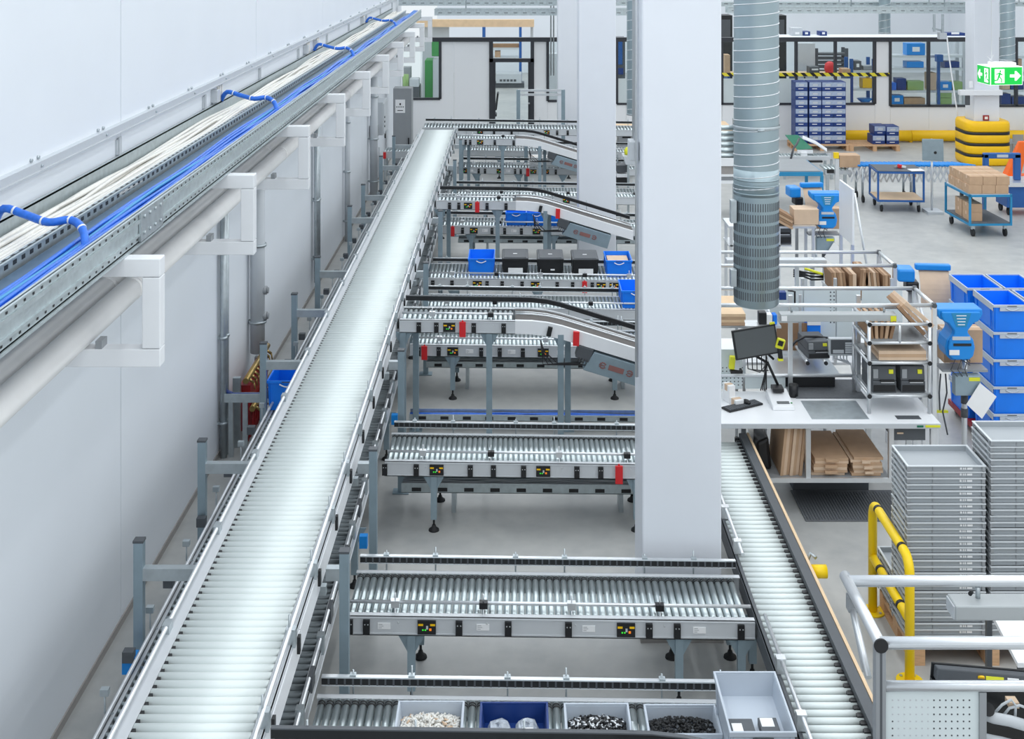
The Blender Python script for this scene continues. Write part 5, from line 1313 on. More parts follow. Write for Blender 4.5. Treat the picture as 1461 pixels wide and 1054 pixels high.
# ------------------------------------------------------------------ spiral ducts
def spiral(label, px, d, r, zb, perf=None, zt_=8.9):
    x = X(px, d); dc = d
    rt = thing('air_duct', label, 'duct', (x, dc, zb))
    p = perf if perf else zb
    b = MB(); b.cyl((x, dc, p), (x, dc, zt_), r, 40, caps=False); b.build('pipe', 'duct_zinc', rt)
    b = MB(); pts = []; n = int((zt_ - p) / .105 * 20)
    if d > 14: n = int((zt_ - p) / .2 * 14)
    for i in range(n + 1):
        a = i * 2 * math.pi / (20 if d < 14 else 14); pts.append((x + (r + .001) * math.cos(a), dc + (r + .001) * math.sin(a), p + (zt_ - p) * i / n))
    b.tube(pts, .0055 if d < 14 else .008, 5); b.build('spiral_seam', 'aluminium', rt)
    if perf:
        b = MB()
        for zz in (p + .02, p + .09): b.cyl((x, dc, zz), (x, dc, zz + .012), r + .005, 40)
        b.cyl((x, dc, p + .14), (x, dc, p + .155), r + .005, 40); b.cyl((x, dc, p), (x, dc, p + .24), r + .002, 40); b.build('joint_ring', 'duct_zinc', rt)
        b = MB(); b.lathe([(r + .0075, 0), (r + .0115, .006), (r + .0115, .024), (r + .0075, .03)], (x, dc, Z(182, d)), 40); b.cyl((x - .03, dc - r - .02, Z(182, d) + .004), (x + .03, dc - r - .02, Z(182, d) + .008), .012, 8); b.build('clamp_band', 'zinc', rt)
        b = MB(); b.lathe([(r, p - zb), (r, .02), (r - .02, 0), (r - .06, -.01), (r - .065, .02), (0, .03)], (x, dc, zb), 40); sl = b.build('perforated_sleeve', 'duct_zinc', rt)
        b = MB(); rows = 9; ph = (p - zb - .10) / rows
        for j in range(rows):
            for i in range(56):
                a = 2 * math.pi * i / 56; c_, s_ = math.cos(a), math.sin(a)
                if s_ > .35: continue
                z0 = zb + .07 + j * ph
                R = Matrix.Rotation(a, 3, 'Z'); b.obox((x + r * c_, dc + r * s_, z0 + ph * .42), (.003, .0095, ph * .72), R)
        b.build('slots', 'grey_dark', sl, kind='stuff')
        for (pa, pb) in ((283, 315), (381, 405)):
            b = MB(); b.box(x - r - .045, x - r + .01, dc - .10, dc - .02, Z(pb, d), Z(pa, d)); b.build('damper_box', 'zinc', rt, bevel=.004)
    else:
        b = MB(); b.cyl((x, dc, zb - .004), (x, dc, zb + .03), r + .006, 30); b.build('end_cap', 'zinc', rt)
    return rt
spiral('large galvanised spiral duct with a slotted lower end, hanging over the packing bench', 1079, 11.5, .205, 2.13, 3.14)
spiral('spiral duct glimpsed between the two thick columns', 909, 25.5, .21, 1.93)
spiral('short spiral duct ending above the far office front', 1262, 32.8, .15, 3.05)
spiral('spiral duct coming down behind the green exit sign', 1437.5, 29.5, .17, 2.65)
# ------------------------------------------------------------------ stack of blue totes with grey rims
b = MB(); b.box(5.03, 5.95, 13.27, 14.60, .07, .13); rt = thing('tote_dolly', 'low red dolly under the stacks of blue totes', 'dolly', (5.5, 13.9, 0)); b.build('deck', 'red_dark', rt)
for xx in (5.1, 5.85):
    for yy in (13.4, 14.5): b = MB(); b.cyl((xx - .02, yy, .035), (xx + .02, yy, .035), .035, 12); b.build('caster', 'black_rubber', rt)
bp = None; BT = .29
def blue_box(label, loc):
    global bp
    if bp is None:
        bp = tote(label, loc, .40, .60, .30, 'blue_plastic', 'bin_grey', group='blue totes in stacks', ribs=True)
        b = MB(); b.box(-.13, .13, -.3045, -.300, .235, .272); q = b.build('rim_band', 'bin_grey', bp)
        for s in (-1, 1):
            b = MB(); b.box(s * .2005 - .002, s * .2005 + .002, -.29, .29, .235, .272); b.build('rim_band', 'bin_grey', bp)
        return bp
    return dup(bp, loc, None, label, 'blue totes in stacks')
for (sx, sy, who, n) in ((5.07 + .20, 13.62, 'the front stack by the dispenser', 5), (5.025 + .20, 14.27, 'the rear stack by the dispenser', 5), (5.45 + .20, 14.27, 'the outer rear stack', 5), (5.70, 13.62, 'the outer front stack', 5)):
    for k in range(n): blue_box('blue tote with grey rim, %s from top of %s' % (ORD[n - 1 - k], who), (sx, sy, .131 + BT * k))

# ------------------------------------------------------------------ bench frame at the lower corner
def _nearbench():
    x0, yf, yb, zt_ = 1.855, 6.4, 7.02, 1.875
    rt = thing('packing_station', 'tube-framed packing station with a pegboard at the lower corner', 'packing station', (2.6, 6.7, 0))
    b = MB(); b.box(x0 - .028, x0 + .026, yf - .027, yf + .027, 0, zt_ - .02); q = b.build('post', 'grey_paint', rt, bevel=.004)
    b = MB(); b.box(x0 - .006, x0 + .006, yf - .0275, yf - .026, .1, zt_ - .03); b.build('groove', 'grey_dark', q)
    for yy in (yf, yb):
        b = MB(); b.cyl((x0, yy, zt_), (3.6, yy, zt_), .030, 20); q = b.build('top_rail', 'aluminium', rt)
        b = MB(); b.box(x0 + .02, 3.6, yy - .031, yy - .027, zt_ - .006, zt_ + .006); b.build('groove', 'grey_light', q)
    b = MB(); b.cyl((x0, yf - .02, zt_), (x0, yb + .06, zt_), .030, 20); b.build('side_rail', 'aluminium', rt)
    b = MB(); b.cyl((x0, yf - .032, zt_), (x0, yf - .02, zt_), .036, 20); b.build('end_cap', 'black', rt)
    for dz in (0, .06):
        b = MB(); b.cyl((x0, 6.92 + dz * .5, 1.78 + dz * .3), (x0, 6.60 + dz, 1.58), .018, 12); b.build('brace', 'aluminium', rt)
    b = MB(); b.box(x0 - .025, x0 + .025, 6.90, 6.96, 1.76, 1.84); b.build('brace_joint', 'grey_paint', rt)
    b = MB(); b.cyl((x0 + .026, yf, 1.655), (3.6, yf, 1.655), .026, 20); b.build('mid_rail', 'aluminium', rt)
    xp = X(1396, 6.4)
    b = MB(); b.box(x0 + .03, xp, yf - .004, yf + .008, .92, 1.628); pg = b.build('pegboard', 'panel_frost', rt)
    b = MB()
    for i in range(16):
        for j in range(12):
            xx = x0 + .065 + i * .0302; zz = 1.585 - j * .036
            if xx < xp - .03: b.m(1 if (i < 7 and not (i == 0 and j > 2)) else 0).cyl((xx, yf - .0055, zz), (xx, yf - .0038, zz), .0045, 6)
    b.build('holes', ['grey_dark', 'grey_light'], pg, kind='stuff')
    b = MB(); b.box(xp, xp + .035, yf - .018, yf + .018, 0, 1.63); b.build('post', 'grey_paint', rt)
    b = MB(); b.box(2.3, 3.6, yf + .01, yb, BZ - .03, BZ); b.build('worktop', 'paint_white', rt)
    b = MB(); b.box(3.5, 3.55, yf, yb, 0, BZ - .03); b.build('leg', 'grey_paint', rt)
    # light bar under the rear rail
    rt = thing('bench_lamp', 'pale light bar hung under the frame at the lower corner', 'lamp', (X(1360, 6.98), 6.98, 1.7))
    xa = X(1359, 6.98)
    b = MB(); b.box(xa, 3.6, 6.93, 7.07, Z(880, 6.98) + .004, Z(858, 6.98)); b.build('housing', 'lamp_grey', rt, bevel=.008)
    b = MB(); b.box(xa - .008, xa, 6.94, 7.06, Z(878, 6.98), Z(860, 6.98)); b.build('end_cap', 'grey_light', rt)
    b = MB(); b.box(xa + .05, 3.5, 6.96, 7.04, Z(880, 6.98), Z(880, 6.98) + .004); b.build('diffuser', 'paper', rt)
    b = MB(); b.cyl((X(1397, 7), 7.02, Z(858, 7)), (X(1397, 7), 7.02, zt_ - .03), .014, 8); b.build('hanger', 'zinc', rt)
    b = MB(); b.cyl((X(1384, 7), 7.0, Z(847, 7)), (X(1388, 7), 7.02, Z(847, 7)), .012, 8); b.build('knob', 'black', rt)
    # back of a large monitor
    rt = thing('monitor', 'large black monitor under the lower corner frame, yellow and white stickers on its top edge', 'monitor', (0, 0, 0), local=True)
    b = MB(); b.box(0, .78, 0, .012, -.40, .0); b.build('back_shell', 'black', rt, bevel=.004)
    b = MB(); b.hexa([(.012, -.045, -.07), (.78, -.045, -.07), (.78, 0, -.07), (.012, 0, -.07), (.03, -.03, -.012), (.78, -.03, -.012), (.78, 0, -.005), (.012, 0, -.005)]); b.build('bezel', 'grey_dark', rt, bevel=.006)
    b = MB(); b.cyl((.255, -.042, -.040), (.255, -.035, -.033), .018, 16); b.build('round_sticker', 'yellow_deep', rt)
    b = MB(); b.hexa([(.28, -.046, -.050), (.375, -.046, -.050), (.375, -.042, -.050), (.28, -.042, -.050), (.28, -.038, -.028), (.375, -.038, -.028), (.375, -.034, -.028), (.28, -.034, -.028)]); b.build('yellow_sticker', 'yellow_green', rt)
    b = MB(); b.hexa([(.395, -.046, -.050), (.455, -.046, -.050), (.455, -.042, -.050), (.395, -.042, -.050), (.395, -.038, -.028), (.455, -.038, -.028), (.455, -.034, -.028), (.395, -.034, -.028)]); b.build('white_sticker', 'paper', rt)
    b = MB(); b.box(.0, .78, -.04, .01, -.40, -.075); b.build('screen', 'black_gloss', rt)
    b = MB(); b.box(.36, .44, .012, .05, -.65, -.10); b.build('stand_neck', 'black', rt); b = MB(); b.box(.25, .55, -.1, .12, -.665, -.65); b.build('stand_base', 'black', rt)
    rt.location = (X(1331, 6.72), 6.74, Z(948, 6.72)); rt.rotation_euler = (.0, .075, -.02)
    rt.location.z = Z(948, 6.72)
    # grey articulated arm and cables in the corner
    rt = thing('jointed_arm', 'pale grey articulated arm with cables behind the pegboard corner', 'arm', (2.5, 6.5, 1.3))
    b = MB(); b.tube([P(1402, 1018, 6.5), P(1418, 1024, 6.5), P(1440, 1028, 6.5), P(1475, 1038, 6.5)], .028, 12); b.build('upper_link', 'grey_light', rt)
    b = MB(); b.tube([P(1400, 1052, 6.48), P(1430, 1058, 6.48), P(1475, 1070, 6.48)], .024, 12); b.build('lower_link', 'grey_light', rt)
    b = MB(); b.cyl(P(1410, 1012, 6.52), P(1410, 1012, 6.46), .032, 14); b.build('joint', 'black', rt)
    b = MB()
    b.tube([P(1420, 1016, 6.55), P(1430, 1005, 6.55), P(1443, 998, 6.55), P(1449, 1006, 6.55), P(1448, 1030, 6.55)], .007, 8); b.tube([P(1432, 1020, 6.55), P(1440, 1010, 6.55), P(1455, 1006, 6.55), P(1470, 1012, 6.55)], .007, 8)
    b.build('cable_loom', 'grey_light', rt)
    b = MB(); b.box(P(1436, 1006, 6.6).x, P(1450, 1006, 6.6).x, 6.56, 6.62, Z(1004, 6.6), Z(996, 6.6)); b.build('connector_block', 'cardboard_light', rt)
    # white side table between the pallet and the corner frame
    rt = thing('side_table', 'white table on dark steel legs beside the grey tray pallet', 'table', (3.8, 8.2, 0))
    b = MB(); b.hexa([(X(1452, 7.95), 7.95, BZ - .03), (4.6, 7.95, BZ - .03), (4.6, 8.55, BZ - .03), (X(1418, 8.5), 8.55, BZ - .03), (X(1452, 7.95), 7.95, BZ), (4.6, 7.95, BZ), (4.6, 8.55, BZ), (X(1418, 8.5), 8.55, BZ)]); b.build('worktop', 'paint_white', rt)
    for (xx, yy) in ((X(1409, 8.6), 8.58), (X(1456, 8.4), 8.4), (4.5, 8.0), (4.5, 8.5)): b = MB(); post(b, xx, yy, 0, BZ - .03 if yy < 8.56 else BZ, .018); b.build('leg', 'grey_dark', rt)
    b = MB(); b.box(X(1409, 8.6), 4.6, 8.56, 8.60, BZ - .05, BZ - .03); b.build('apron', 'grey_dark', rt)
_nearbench()

# ------------------------------------------------------------------ open floor beyond the benches
rt = thing('display_board', 'white board edge-on with a slanting leg standing behind the second bench', 'board', (4.6, 17.4, 0))
b = MB(); b.box(4.57, 4.60, 17.05, 17.75, 1.32, 2.08); b.build('board', 'paint_white', rt, bevel=.004)
b = MB(); post(b, 4.585, 17.10, 0, 1.32, .02); post(b, 4.585, 17.70, 0, 1.32, .02); b.build('uprights', 'aluminium', rt, kind='stuff')
b = MB(); b.cyl((4.61, 17.08, 2.02), (5.0, 17.3, .02), .018, 10); b.build('slanting_leg', 'aluminium', rt)
stand('stand with control box carrying the blue paper dispenser by the white board', X(1176, 18.4), 18.4, 1.10, Z(336, 18.4))
dispenser('blue paper dispenser on a stand beside the white board', (X(1179, 18.3), 18.38, Z(275, 18.3)))
carton('brown paper box behind the blue dispenser near the white board', (X(1184, 18.6), 18.72, Z(335, 18.4) + .036), .44, .2, .30, 'cardboard')
carton('tan carton under the kraft paper tongue by the spiral duct', (X(1146, 18.3), 18.25, Z(316, 18.3) - .001), .36, .3, .22, 'cardboard_light')
rt = thing('distant_bench', 'grey bench behind the second bench holding cartons and a black printer', 'bench', (X(1120, 18.2), 18.2, 0))
zb = Z(316, 18.3) - .002
b = MB(); b.box(X(1040, 18), X(1165, 18), 18.0, 18.55, zb - .03, zb); b.build('worktop', 'aluminium', rt)
for px in (1044, 1112, 1161):
    for yy in (18.04, 18.5): b = MB(); post(b, X(px, 18), yy, 0, zb - .03, .02); b.build('leg', 'aluminium', rt)
b = MB(); b.box(X(1040, 18), X(1130, 18), 18.02, 18.5, Z(352, 18), Z(350, 18)); b.build('lower_shelf', 'aluminium', rt)
for k in range(4):
    b = MB(); b.obox((X(1117, 18), 18.15, zb + .05 + .045 * k), (.30, .4, .035), (0, .5, 0)); o = b.build('folded_carton', ('cardboard', 'cardboard_dark')[k % 2]); tag(o, 'folded carton slumped on the grey bench beside the duct, %s from the bottom' % ORD[k], 'cardboard', 'cartons on the grey bench')
label_printer('black printer on the lower shelf of the grey bench, seen beside the duct', (X(1117, 18), 18.26, Z(350, 18) + .001), .28, .38, .34)

def cart(label, x0, x1, y0, y1, zl, zu, m, name='trolley', rz=0, posts_up=0.0, deck='grey_dark', low='wood_light', group=None):
    cx, cy = (x0 + x1) / 2, (y0 + y1) / 2; w_, l_ = (x1 - x0) / 2, (y1 - y0) / 2
    rt = thing(name, label, 'trolley', (cx, cy, 0), group, local=True)
    b = MB(); b.box(-w_, w_, -l_, l_, zu - .05, zu - .012); b.build('top_frame', m, rt); b = MB(); b.box(-w_ + .02, w_ - .02, -l_ + .02, l_ - .02, zu - .012, zu); b.build('top_deck', deck, rt)
    b = MB(); b.box(-w_, w_, -l_, l_, zl - .05, zl - .012); b.build('bottom_frame', m, rt); b = MB(); b.box(-w_ + .02, w_ - .02, -l_ + .02, l_ - .02, zl - .012, zl); b.build('bottom_deck', low, rt)
    for sx in (-1, 1):
        for sy in (-1, 1):
            b = MB(); b.box(sx * (w_ - .018) - .018, sx * (w_ - .018) + .018, sy * (l_ - .018) - .018, sy * (l_ - .018) + .018, zl - .012, zu + posts_up); b.build('post', m, rt)
            b = MB(); xx, yy = sx * (w_ - .10), sy * (l_ - .09); b.box(xx - .03, xx + .03, yy - .03, yy + .03, .13, zl - .05); q = b.build('caster_fork', 'zinc', rt)
            b = MB(); b.cyl((xx - .018, yy, .075), (xx + .018, yy, .075), .075, 18); b.build('wheel', 'black_rubber', q)
    rt.rotation_euler = (0, 0, rz); return rt
cart('blue two-shelf trolley with tools and papers on top, bare wooden lower deck', X(1250, 25.4), X(1316, 25.4), 25.2, 26.0, .26, .83, 'blue_cart', rz=-.06)
def on(label, name, cat, px, py, z, w_, l_, h_, m, rz=0):
    gx, gy = G(px, py, z); b = MB(); b.obox((gx, gy, z + h_ / 2 + .002), (w_, l_, h_), (0, 0, rz)); o = b.build(name, m); tag(o, label, cat); return o
on('white papers on top of the blue trolley', 'papers', 'paper', 1307, 243, .83, .28, .22, .012, 'paper', .1)
rt = thing('hand_tool', 'red and white hand tool lying on the blue trolley', 'tool', (*G(1284, 240, .83), .83))
gx, gy = G(1284, 240, .83)
b = MB(); b.obox((gx, gy, .87), (.10, .07, .07), (.2, .2, .4)); b.build('body', 'red', rt, bevel=.01)
b = MB(); b.obox((gx + .07, gy, .86), (.10, .06, .05), (0, .2, .3)); b.build('head', 'paint_white', rt, bevel=.01); b = MB(); b.obox((gx - .08, gy, .855), (.09, .04, .045), (0, 0, .5)); b.build('grip', 'grey_paint', rt, bevel=.008)
rt = thing('strap_dispenser', 'small stand with a yellow top behind the blue trolley', 'stand', (X(1300, 26.6), 26.6, 0))
b = MB(); b.box(X(1296, 26.6), X(1306, 26.6), 26.55, 26.7, Z(252, 26.6), Z(247, 26.6)); b.build('top', 'wood', rt)
b = MB(); b.cyl((X(1301, 26.6), 26.62, .02), (X(1301, 26.6), 26.62, Z(252, 26.6)), .03, 10); b.cyl((X(1307, 26.6), 26.62, .02), (X(1305, 26.6), 26.62, Z(252, 26.6)), .012, 8); b.build('column_pole', 'grey_light', rt)
b = MB(); b.box(X(1296, 26.6), X(1310, 26.6), 26.45, 26.75, 0, .04); b.build('base', 'grey_dark', rt)
rt = thing('sign_stand', 'grey sign holder on a slim pole and flat foot, back turned, beside the blue trolley', 'sign stand', (X(1329, 25.2), 25.2, 0))
b = MB(); b.cyl((X(1329.5, 25.2), 25.2, .05), (X(1329.5, 25.2), 25.2, Z(198, 25.2)), .022, 10); b.build('pole', 'aluminium', rt)
b = MB(); b.hexa([(X(1315, 25.2), 25.14, Z(228, 25.2)), (X(1345, 25.2), 25.14, Z(229.5, 25.2)), (X(1345, 25.2), 25.165, Z(229.5, 25.2)), (X(1315, 25.2), 25.165, Z(228, 25.2)), (X(1314.5, 25.2), 25.14, Z(197.5, 25.2)), (X(1344.5, 25.2), 25.14, Z(198, 25.2)), (X(1344.5, 25.2), 25.165, Z(198, 25.2)), (X(1314.5, 25.2), 25.165, Z(197.5, 25.2))]); b.build('panel', 'zinc_blue', rt)
b = MB(); b.cyl((X(1333, 25.2), 25.135, Z(217, 25.2)), (X(1333, 25.2), 25.14, Z(217, 25.2)), .03, 10); b.build('knob', 'black', rt)
b = MB(); b.box(X(1320, 25.2), X(1342, 25.2), 25.0, 25.4, 0, .05); b.build('foot', 'grey_light', rt)
# teal trolley with cartons
cx0, cx1 = X(1378, 23.2), X(1440, 23.2)
cart('teal two-shelf trolley loaded with brown cartons', cx0, cx1, 23.1, 24.3, .26, .79, 'blue_teal', deck='grey_light', low='mat_grey', rz=.04)
WC, LC_, HC = (cx1 - cx0 - .06) / 3, .36, .16
cp = None
for lay in range(2):
    for row in range(3):
        for c in range(3):
            lab = 'brown carton on the teal trolley, %s layer, %s row, %s from the pole' % (('lower', 'upper')[lay], ORD[row], ORD[c])
            lc = (cx0 + .03 + WC * (c + .5) + (.02 if lay else 0), 23.14 + LC_ * (row + .5) + .01 * row, .792 + (HC + .002) * lay)
            if cp is None: cp = carton(lab, lc, WC - .006, LC_ - .006, HC, 'cardboard', group='cartons on the teal trolley')
            else: dup(cp, lc, None, lab, 'cartons on the teal trolley')
for k in range(4):
    lab = 'brown carton on the low deck of the teal trolley, %s one' % ('front upper', 'front lower', 'rear upper', 'rear lower')[k]
    dup(cp, (cx0 + .20, 23.42 + .4 * (k // 2), .262 + (HC + .002) * (1 - k % 2)), 0, lab, 'cartons on the low deck')
# strapping machine
rt = thing('strapping_machine', 'blue strapping machine with an arch over a grey top behind the teal trolley', 'machine', (9.7, 24.9, 0))
d = 24.9
b = MB(); b.box(X(1437, d), X(1500, d), d, d + .6, .16, Z(266, d)); b.build('cabinet', 'blue_cart', rt, bevel=.01)
b = MB(); b.box(X(1432, d), X(1500, d), d - .05, d + .65, Z(266, d), Z(260, d)); b.build('top', 'aluminium', rt)
b = MB(); b.box(X(1409, d), X(1417, d), d + .2, d + .3, .78, Z(222, d)); b.box(X(1453, d), X(1463, d), d + .2, d + .3, Z(260, d), Z(222, d)); b.box(X(1409, d), X(1463, d), d + .2, d + .3, Z(229, d), Z(221, d)); b.build('arch', 'blue_cart', rt, bevel=.02)
b = MB(); b.box(X(1409, d), X(1440, d), d + .18, d + .32, .74, .78); b.box(X(1409, d), X(1413, d), d + .2, d + .3, 0, .74); b.build('side_bracket', 'blue_cart', rt)
b = MB(); b.box(X(1428, d), X(1444, d), d + .195, d + .2, Z(227, d), Z(223, d)); b.build('label_strip', 'grey_light', rt)
for px in (1440, 1490):
    for yy in (d + .08, d + .5): b = MB(); b.cyl((X(px, d), yy, .08), (X(px, d) + .04, yy, .08), .08, 14); b.box(X(px, d), X(px, d) + .04, yy - .03, yy + .03, .1, .16); b.build('caster', 'black_rubber', rt)
rt = thing('plastic_barrier', 'bright orange slanting plastic barrier behind the blue strapping machine', 'barrier', (X(1452, 27.5), 27.5, 0))
d = 27.5
b = MB(); b.hexa([P(1436, 253, d) , P(1456, 253, d), P(1456, 253, d) + Vector((0, .3, 0)), P(1436, 253, d) + Vector((0, .3, 0)), P(1455, 202, d), P(1470, 202, d), P(1470, 202, d) + Vector((0, .12, 0)), P(1455, 202, d) + Vector((0, .12, 0))]); b.build('body', 'orange', rt, bevel=.02)
b = MB(); b.box(X(1432, d), X(1474, d), d - .1, d + .4, 0, Z(252, d)); b.build('foot', 'orange', rt)
rt = thing('brown_cabinet', 'taupe cabinet half hidden behind the padded yellow column', 'cabinet', (X(1446, 30.9), 30.9, 0))
b = MB(); b.box(X(1434, 30.9), X(1456, 30.9), 30.7, 31.5, 0.02, Z(203, 30.9)); b.build('body', 'grey_paint', rt)
b = MB()
for k in range(3): b.box(X(1440, 30.9), X(1455.5, 30.9), 30.685, 30.7, .1 + .22 * k, .28 + .22 * k)
b.build('drawers', 'skirting', rt, kind='stuff'); b = MB(); b.box(X(1434, 30.9), X(1456, 30.9), 30.7, 31.5, 0, .02); b.build('plinth', 'grey_dark', rt)
# padded guard round the far column
rt = thing('column_guard', 'padded yellow guard with black straps wrapped round the far column', 'column guard', (11.49, 30.91, 0))
def sq(r, n=32, p=4.5): return [(r * math.copysign(abs(math.cos(a)) ** (2 / p), math.cos(a)), r * math.copysign(abs(math.sin(a)) ** (2 / p), math.sin(a))) for a in [2 * math.pi * i / n for i in range(n)]]
def sqring(b, prof, c, n=32):
    base = len(b.v)
    for (r, z_) in prof: b.v += [(c[0] + x, c[1] + y, z_) for x, y in sq(r, n)]
    for k in range(len(prof) - 1):
        for i in range(n): j = (i + 1) % n; b._face([base + k * n + i, base + k * n + j, base + (k + 1) * n + j, base + (k + 1) * n + i], True)
seg = .268
for k in range(4):
    z0 = .01 + seg * k
    b = MB(); sqring(b, [(.36, z0), (.53, z0), (.555, z0 + .04), (.56, z0 + seg * .5), (.555, z0 + seg - .06), (.53, z0 + seg - .012), (.36, z0 + seg - .012)], (11.49, 30.91)); b.build('pad', 'yellow_deep', rt)
    if k < 3:
        b = MB(); zz = z0 + seg - .03; sqring(b, [(.5, zz - .03), (.558, zz - .03), (.558, zz + .035), (.5, zz + .035)], (11.49, 30.91)); b.build('strap', 'black', rt)
rt = thing('fire_alarm_point', 'small red alarm call point on the far padded column', 'alarm', (X(1407, 30.6), 30.58, Z(172, 30.6)))
b = MB(); pbox(b, 1402.8, 1411.4, 164.5, 172, 30.57, .03); b.build('housing', 'red_dark', rt, bevel=.006)
b = MB(); pbox(b, 1405, 1409.4, 166.4, 170.2, 30.565, .005); b.build('window', 'paint_white', rt)
rt = thing('column_ledge', 'white ledge with a dark socket clamped round the far column below the exit sign', 'ledge', (11.4, 30.5, 1.8))
b = MB(); b.box(X(1370.5, 30.4), X(1431, 30.4), 30.42, 30.59, Z(136, 30.4), Z(129, 30.4)); b.build('plate', 'paint_white', rt)
b = MB(); pbox(b, 1378, 1384, 136.5, 150, 30.52, .06); b.build('dark_socket', 'grey_dark', rt)
b = MB(); pbox(b, 1383, 1388, 116, 125, 30.55, .04); b.build('small_socket', 'paint_white', rt)
# yellow crash rail along the office front
rt = thing('crash_rail', 'thick yellow crash rail running along the foot of the office front', 'crash rail', (11.5, 34.0, 0))
for (pa, pb) in ((1204, 1300), (1300.5, 1420), (1420.5, 1520)):
    b = MB(); b.cyl((X(pa, 34), 34.05, .17), (X(pb, 34), 34.05, .17), .15, 20); b.build('rail_section', 'yellow_deep', rt)
for px in (1210, 1300, 1420, 1500): b = MB(); b.box(X(px, 34) - .04, X(px, 34) + .04, 34.0, 34.3, 0, .1); b.build('bracket', 'yellow_deep', rt)
# pallets with blue and grey printed boxes
pallet('pallet at the office wall under the tall block of blue boxes', (X(1168, 33), 33.05, 0), 1.45, .9, .15)
pallet('pallet by the crash rail carrying four dark blue boxes', (X(1243, 32.9), 33.0, 0), 1.30, .9, .15)
bx0 = None
def blue_carton(label, loc, w_, h_, group):
    global bx0
    if bx0 is None:
        rt = thing('printed_box', label, 'box', loc, group, local=True)
        b = MB(); b.box(-w_ / 2, w_ / 2, -.25, .25, 0, h_); b.build('body', 'navy', rt, bevel=.005)
        b = MB(); b.box(-w_ / 2 + .01, w_ / 2 - .01, -.253, -.25, h_ * .42, h_ - .01); q = b.build('printed_front', 'print_blue', rt)
        b = MB(); b.box(-w_ * .2, w_ * .2, -.255, -.253, h_ * .55, h_ * .75); b.build('print_patch', 'grey_light', q)
        b = MB(); b.box(-w_ * .25, w_ * .15, -.253, -.25, h_ * .18, h_ * .26); b.build('print_line', 'paper', rt)
        bx0 = rt; return rt
    return dup(bx0, loc, None, label, group)
cols = (1143.6, 1163.2, 1181.5, 1198)
for c, px in enumerate(cols):
    for k in range(7 if c != 2 else 7):
        blue_carton('blue printed box in the tall block, %s from top, %s column from the duct' % (ORD[6 - k], ORD[c]), (X(px, 32.8) , 33.05, .152 + .232 * k), .325, .228, 'blue boxes in the tall block')
for k, (px, zz) in enumerate(((1253, 0), (1273, 0), (1273, 1), (1257, 1))):
    blue_carton('dark blue box on the pallet by the crash rail, %s' % ('lower one toward the block', 'lower one toward the padded column', 'upper one toward the padded column', 'upper one toward the block')[k], (X(px, 32.8), 33.0 + (.1 if k == 3 else 0), .152 + .232 * zz), .325, .228, 'boxes on the low pallet')
# expanding skate conveyor with a carton on it
rt = thing('expanding_conveyor', 'expanding conveyor with blue rollers and a zigzag grey lattice', 'conveyor', (8.0, 26.2, 0))
xa, xb, dn = X(1214, 26.2), X(1392, 25.9), 26.2
NN = 20
for s in (0, .55):
    b = MB(); an = math.atan2(.30, (xb - xa) / NN)
    for i in range(NN):
        xm = xa + (xb - xa) * (i + .5) / NN; ln = math.hypot(.30, (xb - xa) / NN)
        b.obox((xm, dn + s, .57), (ln, .008, .03), (0, -an, 0)); b.obox((xm, dn + s + .012, .57), (ln, .008, .03), (0, an, 0))
    b.build('lattice', 'aluminium', rt)
b = MB(); b.cyl((0, -.27, 0), (0, .27, 0), .024, 10); me = b.mesh('blue_roller', ['blue_bright'])
for i in range(26): inst('roller', me, (xa + (xb - xa) * (i + .5) / 26, dn + .285, .745), rt, (0, 0, .75))
for px in (1231, 1300, 1384):
    for s in (.02, .53):
        b = MB(); xx = X(px, 26.2); b.cyl((xx, dn + s, .13), (xx, dn + s, .70), .025, 10); q = b.build('leg', 'zinc', rt)
        b = MB(); b.cyl((xx - .02, dn + s - .04, .07), (xx + .02, dn + s - .04, .07), .07, 14); b.build('wheel', 'black_rubber', q)
rt = thing('end_table', 'roller table end with a yellow-topped post and black sensor before the expanding conveyor', 'conveyor', (X(1180, 26.4), 26.4, 0))
d = 26.4
b = MB(); pbox(b, 1178, 1214, 243, 249, d, .03); pbox(b, 1178, 1214, 243, 249, d + .6, .03); b.build('side_frame', 'frame_grey', rt)
b = MB()
for i in range(6): xx = X(1181 + 5.6 * i, d); b.cyl((xx, d + .03, Z(243, d)), (xx, d + .6, Z(243, d)), .03, 8)
b.build('rollers', 'steel_roller', rt, kind='stuff')
for px in (1181, 1206): b = MB(); b.box(X(px, d) - .03, X(px, d) + .03, d, d + .06, 0, Z(249, d)); b.build('leg', 'zinc', rt)
b = MB(); b.box(X(1190.5, d), X(1196, d), d - .08, d - .02, 0, Z(226, d)); b.build('post', 'aluminium', rt)
b = MB(); pbox(b, 1190, 1197, 218, 226, d - .09, .08); b.build('post_head', 'yellow', rt)
b = MB(); pbox(b, 1180, 1190, 242, 247, d - .02, .02); b.build('sensor', 'black', rt)
gx, gyy = X(1213, 26.3), 26.5
carton('brown carton at the start of the expanding conveyor', (gx, gyy, Z(240.5, 26.3) + .02), .43, .36, .25, 'cardboard', lab=False)
